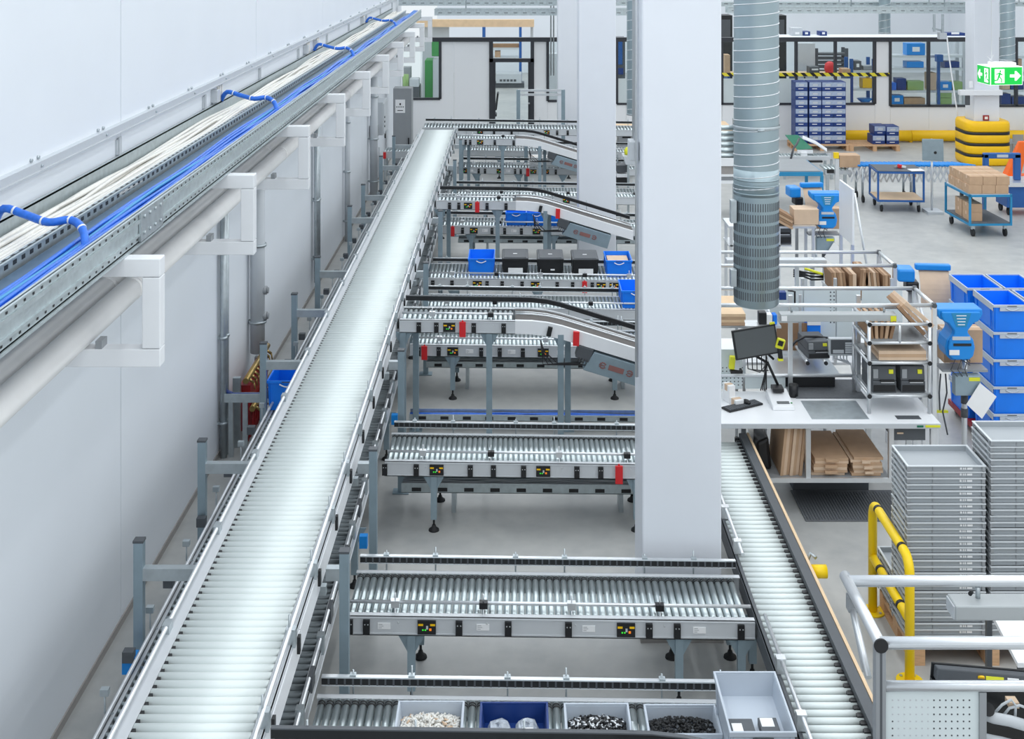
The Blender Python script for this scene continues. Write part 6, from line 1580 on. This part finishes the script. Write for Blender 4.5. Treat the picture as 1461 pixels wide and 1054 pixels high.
# belt feeder in the distance
rt = thing('belt_feeder', 'small green belt feeder with a white chute and short roller deck beside the duct', 'conveyor', (X(1150, 29), 29.0, 0))
d = 29.0
b = MB(); b.hexa([P(1138, 214, d), P(1160, 212, d), P(1160, 212, d) + Vector((0, .05, 0)), P(1138, 214, d) + Vector((0, .05, 0)), P(1131, 200.5, d) + Vector((0, .8, 0)), P(1150, 200.5, d) + Vector((0, .8, 0)), P(1150, 200.5, d) + Vector((0, .85, 0)), P(1131, 200.5, d) + Vector((0, .85, 0))]); b.build('green_belt', 'green_belt', rt)
b = MB(); b.strip([P(1152, 203, d) + Vector((0, .5, 0)), P(1168, 209, d) + Vector((0, .3, 0)), P(1180, 217, d)], [P(1158, 203, d) + Vector((0, .9, 0)), P(1174, 209, d) + Vector((0, .7, 0)), P(1186, 217, d) + Vector((0, .4, 0))], (0, 0, .02)); b.build('chute', 'paint_white', rt)
b = MB(); pbox(b, 1138, 1160, 214, 219, d - .02, .05); pbox(b, 1143, 1152, 218, 229, d - .1, .12); b.build('drive_housing', 'paint_white', rt)
b = MB(); pbox(b, 1110, 1186, 223, 229, d - .3, .05); pbox(b, 1110, 1186, 219, 222, d + .3, .05); b.build('side_frame', 'frame_grey', rt)
b = MB()
for i in range(16): xx = X(1112 + 4.6 * i, d); b.cyl((xx, d - .25, Z(223, d)), (xx, d + .3, Z(223, d)), .03, 8)
b.build('rollers', 'steel_roller', rt, kind='stuff')
for px in (1116, 1182):
    for yy in (d - .3, d + .3): b = MB(); b.box(X(px, d) - .03, X(px, d) + .03, yy, yy + .05, 0, Z(224, d)); b.build('leg', 'zinc', rt)
b = MB(); pbox(b, 1153, 1174, 229, 232, d - .34, .05); b.build('motor', 'black', rt, bevel=.01)
b = MB(); b.tube([P(1128, 228, d - .4), P(1132, 212, d - .4), P(1137, 205, d - .2), P(1140, 198, d)], .025, 8); b.build('side_arm', 'grey_dark', rt)
rt = thing('blue_table', 'grey-topped table with a bright blue steel frame in front of the belt feeder', 'table', (X(1140, 25.4), 25.4, 0))
d = 25.3
b = MB(); b.box(X(1100, d), X(1171, d), d, d + 1.4, .78, .82); b.build('top', 'grey_paint', rt)
b = MB(); b.box(X(1100, d), X(1174, d), d - .03, d, .72, .80); b.box(X(1171, d), X(1174, d), d, d + 1.4, .72, .80); b.build('frame', 'blue_teal', rt)
for (px, yy) in ((1172.5, d), (1104, d), (1172.5, d + 1.35), (1104, d + 1.35)): b = MB(); post(b, X(px, d), yy, 0, .72, .03); b.build('leg', 'blue_teal', rt)
b = MB(); pbox(b, 1158, 1172, 261, 276, d + .5, .3); o = b.build('dark_blue_crate', 'navy', bevel=.01); tag(o, 'dark blue crate under the grey-topped blue table', 'crate'); o.location.z = 0.001
# items glimpsed in the gap between column and duct, and between the two columns
rt = thing('wooden_bench', 'wooden-topped bench glimpsed between the two thick columns', 'bench', (X(893, 30), 30.2, 0))
b = MB(); b.box(X(860, 30), X(1046, 30), 30, 31.2, .90, .98); b.build('worktop', 'wood_light', rt)
b = MB(); b.box(X(884, 30), X(904, 30), 30.06, 30.8, .02, .90); q = b.build('cabinet', 'grey_paint', rt)
b = MB(); pbox(b, 888, 900, 194, 197, 30.05, .01); pbox(b, 888, 892, 187, 190, 30.05, .01); pbox(b, 894, 897, 186, 190, 30.05, .01); b.build('panel_marks', 'black', q)
for px in (1010, 1044): b = MB(); b.box(X(px, 30), X(px, 30) + .06, 30.05, 31.1, 0, .9); b.build('leg', 'zinc', rt)
rt = thing('roller_deck', 'roller deck and pale side plates glimpsed between the column and the spiral duct', 'conveyor', (X(1038, 24.6), 24.6, 0))
d = 24.6
for (ya_, yb_, m) in ((226, 237, 'paint_white'), (249, 252, 'paint_white'), (258, 262, 'paint_white'), (252, 258, 'grey_paint'), (237, 249, 'skirting')):
    b = MB(); pbox(b, 1012, 1058, ya_, yb_, d + (.05 if m in ('skirting', 'grey_paint') else 0), .06); b.build('side_plate', m, rt)
b = MB()
for i in range(6): b.cyl(P(1014, 222 - 8 * i, d + .2 + .1 * i), P(1056, 222 - 8 * i, d + .2 + .1 * i), .05, 10)
b.build('rollers', 'steel_roller', rt, kind='stuff')
b = MB(); b.box(X(1014, d), X(1017, d), d, d + .8, 0, Z(176, d)); b.box(X(1055, d), X(1058, d), d, d + .8, 0, Z(176, d)); b.build('uprights', 'zinc', rt, kind='stuff')
rt = thing('steel_hopper', 'pale steel hopper and dark shelf under the wooden bench between the columns', 'hopper', (X(893, 26), 26.0, 0))
d = 25.0
b = MB(); b.hexa([P(893, 235, d), P(907, 235, d), P(907, 235, d) + Vector((0, .4, 0)), P(893, 235, d) + Vector((0, .4, 0)), P(889, 223, d), P(910, 223, d), P(910, 223, d) + Vector((0, .4, 0)), P(889, 223, d) + Vector((0, .4, 0))]); b.build('hopper', 'grey_light', rt)
b = MB(); b.box(X(895, d), X(898, d), d, d + .05, 0, Z(235, d)); b.build('leg', 'zinc', rt)
b = MB(); pbox(b, 880, 895, 236, 246, d + .2, .3); b.build('dark_shelf', 'grey_dark', rt); b = MB(); pbox(b, 880, 895, 248, 253, d + .2, .3); b.build('white_shelf', 'paint_white', rt); b = MB(); pbox(b, 880, 895, 254, 262, d + .2, .3); b.build('black_shelf', 'black', rt)
b = MB(); pbox(b, 880, 882, 220, 301, d + .5, .03); b.build('side_post', 'zinc', rt)
b = MB(); b.lathe([(0, 0), (.07, .0), (.075, .08), (.04, .14), (0, .15)], (X(897, d), d + .2, Z(222.5, d)), 12); o = b.build('yellow_reel', 'yellow_green'); tag(o, 'small yellow reel on the pale steel hopper between the columns', 'reel')
# pipes and box on the flank of the thick column
rt = thing('column_conduit', 'thin conduits with a small pale box on the side of the thick white column', 'conduit', (.96, 10.1, 3.6))
for yy in (9.95, 10.08, 10.2):
    b = MB(); b.cyl((.955, yy, 3.86 if yy > 10 else 2.0), (.955, yy, 8.9), .014, 8); b.build('tube', 'aluminium', rt)
b = MB(); b.box(.90, .98, 9.98, 10.16, 3.71, 3.86); b.build('junction_box', 'grey_light', rt, bevel=.006)
# ------------------------------------------------------------------ overhead trays and the exit sign
def overhead(label, xa, xb, y_, z0, hh=.17):
    rt = thing('overhead_tray', label, 'cable tray', ((xa + xb) / 2, y_, z0))
    b = MB(); b.box(xa, xb, y_, y_ + .01, z0, z0 + hh); b.box(xa, xb, y_ + .4, y_ + .41, z0, z0 + hh); b.box(xa, xb, y_, y_ + .41, z0, z0 + .01); b.box(xa, xb, y_ - .02, y_, z0 + hh - .015, z0 + hh); b.box(xa, xb, y_ - .02, y_, z0, z0 + .015); b.build('trough', 'tray_zinc', rt)
    b = MB(); x = xa + .1
    while x < xb - .1: b.box(x, x + .10, y_ - .003, y_, z0 + .06, z0 + .075); x += .24
    b.build('slots', 'grey_dark', rt, kind='stuff')
    x = xa + .8
    while x < xb:
        b = MB(); b.cyl((x, y_ + .2, z0 + .01), (x, y_ + .2, 8.9), .014, 8); b.build('hanger', 'zinc', rt); x += 2.4
    return rt
overhead('galvanised cable tray crossing high over the glazed door', -2.1, 5.2, 32.0, Z(22, 32))
overhead('second cable tray crossing over the glazed door, a little higher', -3.1, 5.2, 32.9, Z(8, 32.9), .20)
overhead('galvanised cable tray crossing high over the office windows beyond the spiral duct', 5.4, 12.4, 32.0, Z(19, 32))
overhead('dark-edged tray high above the first office windows', 5.4, 14.6, 33.2, Z(9, 33.2), .10)
rt = thing('hanging_bracket', 'thin hanging frame dropping from the tray to a small box over the windows', 'frame', (X(1335, 32), 32.0, Z(50, 32)))
for (px, ya_) in ((1330, 45), (1342, 48)): b = MB(); b.box(X(px, 32), X(px + 3, 32), 31.9, 31.95, Z(ya_, 32), Z(20, 32)); b.build('post', 'zinc', rt)
b = MB(); b.obox(P(1337, 42, 32) , (.25, .04, .05), (0, .25, 0)); b.build('arm', 'zinc', rt)
b = MB(); pbox(b, 1341, 1351, 47, 56, 31.88, .2); b.build('box', 'grey_light', rt)
b = MB(); b.tube([P(1351, 52, 31.9), P(1354, 80, 31.8), P(1359, 115, 31.6), P(1365, 155, 31.5), P(1367, 172, 31.4)], .018, 6); b.build('cable', 'paint_white', rt)
rt = thing('rack_frame', 'grey tubular hurdle frame standing in front of the glazed door', 'frame', (X(772, 30), 30.0, 0))
for (pa) in (739.5, 803.5): b = MB(); b.box(X(pa, 30.2) - .045, X(pa, 30.2) + .045, 30.15, 30.24, 0, Z(128, 30.2)); b.build('post', 'zinc_blue', rt)
for yy in (128, 134): b = MB(); b.box(X(739, 30.2), X(804, 30.2), 30.16, 30.23, Z(yy + 2.4, 30.2), Z(yy - .6, 30.2)); b.build('cross_bar', 'aluminium', rt)
for px in (786, 790): b = MB(); b.cyl((X(px, 33.9), 33.95, Z(108, 33.9)), (X(px, 33.9), 33.95, 8.9), .02, 8); o = b.build('drop_pipe', 'zinc'); tag(o, 'thin pipe dropping in front of the narrow window, %s' % ('nearer the glazed door' if px == 786 else 'nearer the column'), 'pipe', 'thin drop pipes')
# exit sign
def exit_sign():
    d = 18.0
    A = P(1394.5, 91, d + .42); Bc = P(1413, 95.5, d); C = P(1459, 95.5, d + .06)
    hgt = .265
    rt = thing('exit_sign', 'green and white emergency exit sign hanging in front of the far column', 'sign', ((A.x + C.x) / 2, d + .2, Bc.z - hgt))
    z1 = Bc.z; z0 = z1 - hgt
    a, b_, c = Vector((A.x, A.y, 0)), Vector((Bc.x, Bc.y, 0)), Vector((C.x, C.y, 0)); e = a + (c - b_)
    m = MB(); m.prism([q + Vector((0, 0, z0)) for q in (a, b_, c, e)], (0, 0, hgt)); m.build('body', 'sign_white', rt)
    m = MB(); m.box(X(1410, d + .3), X(1444, d + .3), d + .15, d + .32, z1, z1 + .05); cap = m.build('mount', 'paint_white', rt)
    m = MB(); m.tube([(X(1424, d), d + .25, z1 + .05), (X(1424, d), d + .25, 8.9)], .006, 6); m.tube([(X(1426, d), d + .25, z1 + .05), (X(1418, d), d + .25, z1 + .13), (X(1427, d), d + .25, z1 + .15), (X(1421, d), d + .25, z1 + .06)], .006, 6); m.build('wire', 'paint_white', cap)
    def face(p, q, mirror):
        ax = (q - p).normalized(); L = (q - p).length; nr = Vector((ax.y, -ax.x, 0))
        def pt(u, v, o): return p + ax * (u * L) + Vector((0, 0, z0 + v * hgt)) + nr * o
        def poly(pts, o, t, m_, nm, par):
            b = MB(); b.prism([pt(u if not mirror else 1 - u, v, o) for u, v in pts], nr * t); return b.build(nm, m_, par)
        g = poly([(.02, .03), (.98, .03), (.98, .97), (.02, .97)], .001, .004, 'sign_green', 'green_face', rt)
        dr = [(.13, .12), (.43, .12), (.43, .88), (.13, .88)]
        poly(dr, .005, .002, 'sign_white', 'door_symbol', g)
        b = MB()
        def P2(pts): b.prism([pt(u if not mirror else 1 - u, v, .007) for u, v in pts], nr * .002)
        cx, cy, r = .30, .76, .045
        P2([(cx + .5 * r * 1.1 * math.cos(t), cy + r * 1.4 * math.sin(t)) for t in [2 * math.pi * k / 10 for k in range(10)]])
        P2([(.265, .70), (.315, .68), (.285, .44), (.225, .46)])
        P2([(.285, .68), (.375, .58), (.365, .53), (.28, .60)]); P2([(.26, .69), (.18, .62), (.175, .55), (.19, .54), (.20, .59), (.27, .63)])
        P2([(.25, .47), (.30, .45), (.355, .33), (.35, .15), (.32, .15), (.325, .31)]); P2([(.225, .47), (.27, .45), (.235, .27), (.10, .22), (.10, .28), (.205, .32)])
        b.build('running_figure', 'sign_green', g)
        poly([(.60, .42), (.75, .42), (.75, .24), (.80, .24), (.94, .50), (.80, .76), (.75, .76), (.75, .58), (.60, .58)], .005, .002, 'sign_white', 'arrow', g)
    face(b_, c, False)
    face(a, b_, True)
exit_sign()

# ------------------------------------------------------------------ the hall behind the office front
b = MB(); b.box(fx(1100), fx(1400), FD + .121, FD + 1.3, BARZ + .03, BARZ + .10)
struct('trim_2', b, 'wall_white')
LZ = BARZ + .102
def shelfbox(label, name, cat, px0, px1, py0, py1, d, dep, m, lab=None, group=None):
    b = MB(); pbox(b, px0, px1, py0, py1, d, dep); o = b.build(name, m, bevel=.006); tag(o, label, cat, group)
    if lab: b = MB(); b.box(X(px0 + (px1 - px0) * .3, d), X(px0 + (px1 - px0) * .7, d), d - .004, d, Z(py0 + (py1 - py0) * .7, d), Z(py0 + (py1 - py0) * .3, d)); b.build('paper_label', 'paper', o)
    return o
for (pa, pb, ya, m, nm, lab, cat) in ((1130, 1145, 37, 'grey_light', 'printed_box', 'pale printed box on the ledge above the office windows', 'box'), (1145.5, 1156, 42, 'navy', 'navy_box', 'small navy box beside the pale printed box on the high ledge', 'box'),
                            (1170, 1180, 42, 'navy', 'navy_box', 'single navy box on the high ledge beyond the pale ones', 'box'), (1349, 1377, 44, 'navy', 'blue_crate', 'blue crate on the high ledge beside the far column', 'crate')):
    d = 35.2; x0, x1 = X(pa, d), X(pb, d); b = MB(); b.box(x0, x1, d, d + .4, LZ, LZ + (48 - ya) * d / F); o = b.build(nm, m, bevel=.004); tag(o, lab, cat)
    b = MB(); b.box(x0 + (x1 - x0) * .3, x0 + (x1 - x0) * .7, d - .004, d, LZ + .04, LZ + .1); b.build('paper_label', 'paper', o)
# tall rack with a blue upright seen through the door
def rack(label, px0, px1, d, shelves, up='blue_cart', dep=.9, top=60, deck='aluminium'):
    rt = thing('storage_rack', label, 'rack', (X((px0 + px1) / 2, d), d, 0))
    for px in (px0, px1):
        for yy in (d, d + dep): b = MB(); b.box(X(px, d) - .05, X(px, d) + .05, yy, yy + .07, 0, Z(top, d)); b.build('upright', up, rt)
    for py in shelves: b = MB(); b.box(X(px0, d), X(px1, d), d + .005, d + dep, Z(py, d) - .07, Z(py, d)); b.build('shelf', deck, rt)
    return rt
D2 = 47.5
rack('tall blue rack seen through the glazed door', 690, 742.5, D2, (68, 82), top=33)
rt = thing('wood_beam', 'long pale timber board stored high above the glazed door', 'timber', (X(680, 38), 38.0, Z(38, 38)))
b = MB(); b.box(X(594, 38.2), X(762, 38.2), 38.2, 38.45, Z(38.5, 38.2), Z(28, 38.2)); b.build('board', 'wood_light', rt)
b = MB(); b.box(X(600, 38.2), X(640, 38.2), 38.5, 38.6, 0, Z(28, 38.2)); b.box(X(757, 38.2), X(761, 38.2), 38.5, 38.6, 0, Z(28, 38.2)); b.build('support', 'grey_light', rt)
shelfbox('brown parts on the upper shelf of the blue rack behind the door', 'wooden_parts', 'parts', 703, 741, 63, 68, D2 + .1, .4, 'cardboard_dark')
shelfbox('small tan carton on the second shelf of the blue rack behind the door', 'carton', 'box', 706, 714, 73, 82, D2 + .1, .4, 'cardboard')
shelfbox('pale machine on the floor behind the glazed door', 'white_machine', 'machine', 708, 744, 103, 116.5, D2 - .95, .8, 'grey_light').location.z = .18
o = bpy.data.objects['white_machine']
b = MB(); d = D2 - .95
for k in range(5): b.box(X(713 + 5 * k, d), X(716.5 + 5 * k, d), d - .01, d, .18 + .12, .18 + .2)
b.build('dark_ports', 'grey_dark', o)
b = MB(); b.box(X(704, d), X(748, d), d + .05, d + .7, 0.0, .178); q = b.build('machine_plinth', 'grey_dark'); tag(q, 'dark low plinth under the pale machine behind the door', 'plinth')
rt = thing('office_chair', 'black office chair standing edge-on just behind the glazed door', 'chair', (X(708, 36), 36.0, 0))
d = 36
b = MB(); b.hexa([(X(706, d), d - .2, .62), (X(709, d), d - .2, .62), (X(709, d), d + .2, .62), (X(706, d), d + .2, .62), (X(709, d), d - .18, 1.12), (X(712, d), d - .18, 1.12), (X(712, d), d + .18, 1.12), (X(709, d), d + .18, 1.12)]); b.build('backrest', 'black', rt, bevel=.03)
b = MB(); b.box(X(699, d), X(709, d), d - .22, d + .22, .44, .52); b.build('seat', 'black', rt, bevel=.03)
b = MB(); b.cyl((X(704, d), d, .08), (X(704, d), d, .44), .03, 10)
for k in range(5): a = k * 1.2566; b.cyl((X(704, d), d, .09), (X(704, d) + .28 * math.cos(a), d + .28 * math.sin(a), .05), .02, 6)
b.build('base', 'black', rt)
# green machine in the window near the white wall
rt = thing('green_machine', 'green machine tool behind the window at the white wall end', 'machine', (X(612, 37), 37.0, 0))
d = 37
b = MB(); b.box(X(606, d), X(622, d), d, d + .8, 0, Z(86, d)); b.build('body', 'green', rt, bevel=.02)
b = MB(); b.box(X(616, d), X(628, d), d - .05, d + .2, Z(80, d), Z(58, d)); b.build('control_head', 'green', rt, bevel=.02)
b = MB(); b.box(X(618, d), X(627, d), d - .10, d + .5, 0, Z(84, d)); b.build('cover', 'grey_light', rt)
b = MB(); b.cyl((X(602, d), d - .1, 0), (X(602, d), d - .1, Z(66, d)), .025, 8); b.build('pole', 'paint_white', rt)
rt = thing('grey_machine', 'smaller grey and green machine beside the green machine tool', 'machine', (X(590, 36.6), 36.6, 0))
d = 36.6
b = MB(); b.box(X(582, d), X(598, d), d, d + .6, 0, Z(122, d)); b.build('base', 'grey_dark', rt); b = MB(); b.box(X(584, d), X(598, d), d - .05, d + .4, Z(124, d), Z(112, d)); b.build('head', 'grey_light', rt, bevel=.03)
b = MB(); b.cyl((X(579, d), d, Z(124, d)), (X(579, d), d, Z(106, d)), .09, 12); b.build('green_motor', 'green_light', rt)
b = MB(); b.box(X(572, d), X(584, d), d + .4, d + .8, 0, Z(98, d)); b.build('rear_cabinet', 'grey_paint', rt)
# shelves behind the office windows
rack('long shelf of bins behind the office window next to the far column', 1268, 1376, 37.0, (79, 97, 129, 149), 'grey_light', .6, 60)
for (i, (a, c, y0_, y1_, m, lab)) in enumerate(((1294, 1320, 62, 78.6, 'blue_bright', 'large bright blue bin on the top shelf behind the office window'), (1294, 1318, 88, 96.6, 'blue_bright', 'flat bright blue bin on the second shelf behind the office window'),
    (1295, 1318, 116, 128.6, 'green_light', 'pale green bin behind the office window, third shelf'), (1271, 1279, 118, 128.6, 'cable_blue', 'narrow blue bin at the end of the third shelf'), (1280, 1293, 112, 128.6, 'navy', 'dark navy bin on the third shelf'),
    (1271, 1289, 136, 148.6, 'blue_bright', 'bright blue bin on the lowest shelf behind the office window'), (1290, 1320, 140, 148.6, 'cardboard', 'tray of brown parts on the lowest shelf'), (1348, 1369, 88, 96.6, 'navy', 'navy bin with a pale rim near the far column, second shelf'),
    (1340, 1358, 117, 128.6, 'blue_bright', 'bright blue bin near the far column, third shelf'), (1360, 1375, 117, 128.6, 'green_light', 'pale green bin half hidden by the far column'), (1342, 1358, 131, 139.5, 'green_light', 'upper pale green drawer bin by the blue post'),
    (1342, 1358, 140, 148.6, 'green_light', 'lower pale green drawer bin by the blue post'), (1325, 1336, 104, 128.6, 'cardboard_light', 'tan carton on the third shelf beside the blue post'))):
    shelfbox(lab, 'storage_bin', 'bin', a, c, y0_, y1_, 37.02, .4, m, lab=(i in (0, 5, 8)), group='bins behind the office window')
b = MB(); d = 36.7; b.box(X(1338, d), X(1341.5, d), d, d + .1, 0, Z(78, d)); b.box(X(1336, d), X(1345, d), d - .05, d + .15, Z(88, d), Z(78, d)); o = b.build('blue_post', 'blue_cart'); tag(o, 'slim blue post between the bins behind the office window', 'post')
rack('dark small-parts shelf behind the office window over the blue boxes', 1165, 1208, 38.2, (76, 82, 88, 94, 101), 'grey_dark', .4, 69, 'grey_dark')
rt = thing('grey_locker', 'pale grey steel locker behind the office window', 'locker', (X(1150, 38), 38.0, 0))
b = MB(); b.box(X(1139, 38), X(1163, 38), 38, 38.5, 0, Z(62, 38)); b.build('body', 'grey_light', rt); b = MB(); b.box(X(1147, 38), X(1149, 38), 37.98, 38, 1.2, 1.35); b.build('handle', 'black', rt)
b = MB(); b.lathe([(0, 0), (.13, 0), (.17, .12), (.14, .28), (.05, .34), (0, .34)], (X(1184, 37), 37.0, Z(104, 37)), 14); o = b.build('red_canister', 'red'); tag(o, 'round red canister on the long table behind the office window', 'canister')
rt = thing('work_table', 'long wooden-topped table behind the first office window', 'table', (X(1180, 36.8), 36.8, 0))
zt2 = Z(104, 37) - .002
b = MB(); b.box(X(1032, 37), X(1212, 37), 36.7, 37.5, zt2 - .06, zt2); b.build('top', 'wood_light', rt)
for px in (1036, 1130, 1206): b = MB(); b.box(X(px, 37), X(px, 37) + .08, 36.75, 37.4, 0, zt2 - .06); b.build('leg', 'blue_cart', rt)
for (a, c, h_, m, lab, nm, cat) in ((1029, 1040, .55, 'cardboard', 'tall tan carton on the long table next to the thick column', 'carton', 'box'), (1199, 1211, .14, 'cardboard', 'low tan carton on the long table beside the red canister', 'carton', 'box'),
                         (1153, 1167, .20, 'grey_dark', 'dark instrument on the long table beside the locker', 'instrument', 'instrument')):
    b = MB(); x0 = X(a, 37); b.box(max(x0, X(1033, 37)), X(c, 37), 36.8, 37.2, zt2 + .001, zt2 + h_); o = b.build(nm, m, bevel=.006); tag(o, lab, cat)
    if m == 'grey_dark': b = MB(); b.box(x0 + .06, X(c, 37) - .04, 36.795, 36.8, zt2 + .10, zt2 + .15); b.build('display', 'paper', o)
rack('blue rack with a yellow crate behind the office window over the low pallet', 1215, 1247, 37.0, (100, 126, 148), 'blue_cart', .6, 84)
shelfbox('yellow crate behind the office window', 'yellow_crate', 'crate', 1231, 1246, 112, 125.6, 37.02, .4, 'yellow_deep')
b = MB(); d = 37.2; zc = Z(148, 37) + .002; b.lathe([(0, 0), (.10, 0), (.24, .13), (.22, .13), (.09, .015), (0, .015)], (X(1234, d), d, zc), 16); o = b.build('blue_bowl', 'blue_bright'); tag(o, 'wide blue bowl on the lowest shelf behind the office window', 'bowl')
shelfbox('dark instrument on the top shelf of the blue rack by the pilaster', 'instrument', 'instrument', 1219, 1229, 87, 99.6, 37.02, .4, 'grey_dark', lab=True)
shelfbox('low grey apparatus on the top shelf of the blue rack by the pilaster', 'apparatus', 'instrument', 1232, 1246, 94, 99.6, 37.02, .4, 'grey_paint')
for (a, c, lab, nm) in ((1014, 1045, 'tall black server cabinet behind the office front between column and duct', 'server_cabinet'), (1098, 1122, 'tall black server cabinet behind the office front just beyond the duct', 'server_cabinet')):
    rt = thing(nm, lab, 'cabinet', (X((a + c) / 2, 38.5), 38.5, 0), 'black server cabinets')
    b = MB(); b.box(X(a, 38.5), X(c, 38.5), 38.5, 39.3, 0, Z(22, 38.5)); b.build('body', 'black', rt)
    b = MB(); b.box(X(a + 3, 38.5), X(c - 3, 38.5), 38.48, 38.5, Z(60, 38.5), Z(28, 38.5)); b.build('front_panel', 'grey_dark', rt)
rt = thing('blue_machine', 'dark machine with blue panels glimpsed between the columns behind the office front', 'machine', (X(886, 37), 37, 0))
b = MB(); b.box(X(872, 37), X(892, 37), 37, 37.6, 0, Z(54, 37)); b.build('body', 'grey_dark', rt); b = MB(); b.box(X(881, 37), X(888, 37), 36.97, 37, Z(92, 37), Z(58, 37)); b.build('blue_panel', 'blue_cart', rt)
b = MB(); b.box(X(880, 37), X(889, 37), 36.97, 37, Z(106, 37), Z(97, 37)); b.build('lower_panel', 'navy', rt)
shelfbox('pale cabinet with wiring behind the narrow window beside the column', 'wiring_cabinet', 'cabinet', 780, 800, 58, 150, 38.6, .5, 'grey_light').location.z = 0
rack('shelf of bins behind the window at the picture edge', 1424, 1500, 37.0, (80, 104, 128, 149), 'black', .6, 60)
for k, (a, c, y0_, y1_, m) in enumerate(((1442, 1461, 116, 127.6, 'navy'), (1430, 1441, 116, 127.6, 'cardboard_light'), (1444, 1466, 138, 148.6, 'navy'), (1429, 1442, 134, 148.6, 'navy'), (1440, 1458, 84, 103.6, 'cardboard'))):
    shelfbox('storage bin on the shelf at the picture edge behind the sign, %s one' % ('navy third-shelf', 'tan third-shelf', 'wide navy lowest', 'narrow navy lowest', 'brown second-shelf')[k], 'storage_bin', 'bin', a, c, y0_, y1_, 37.02, .4, m, group='bins at the picture edge')
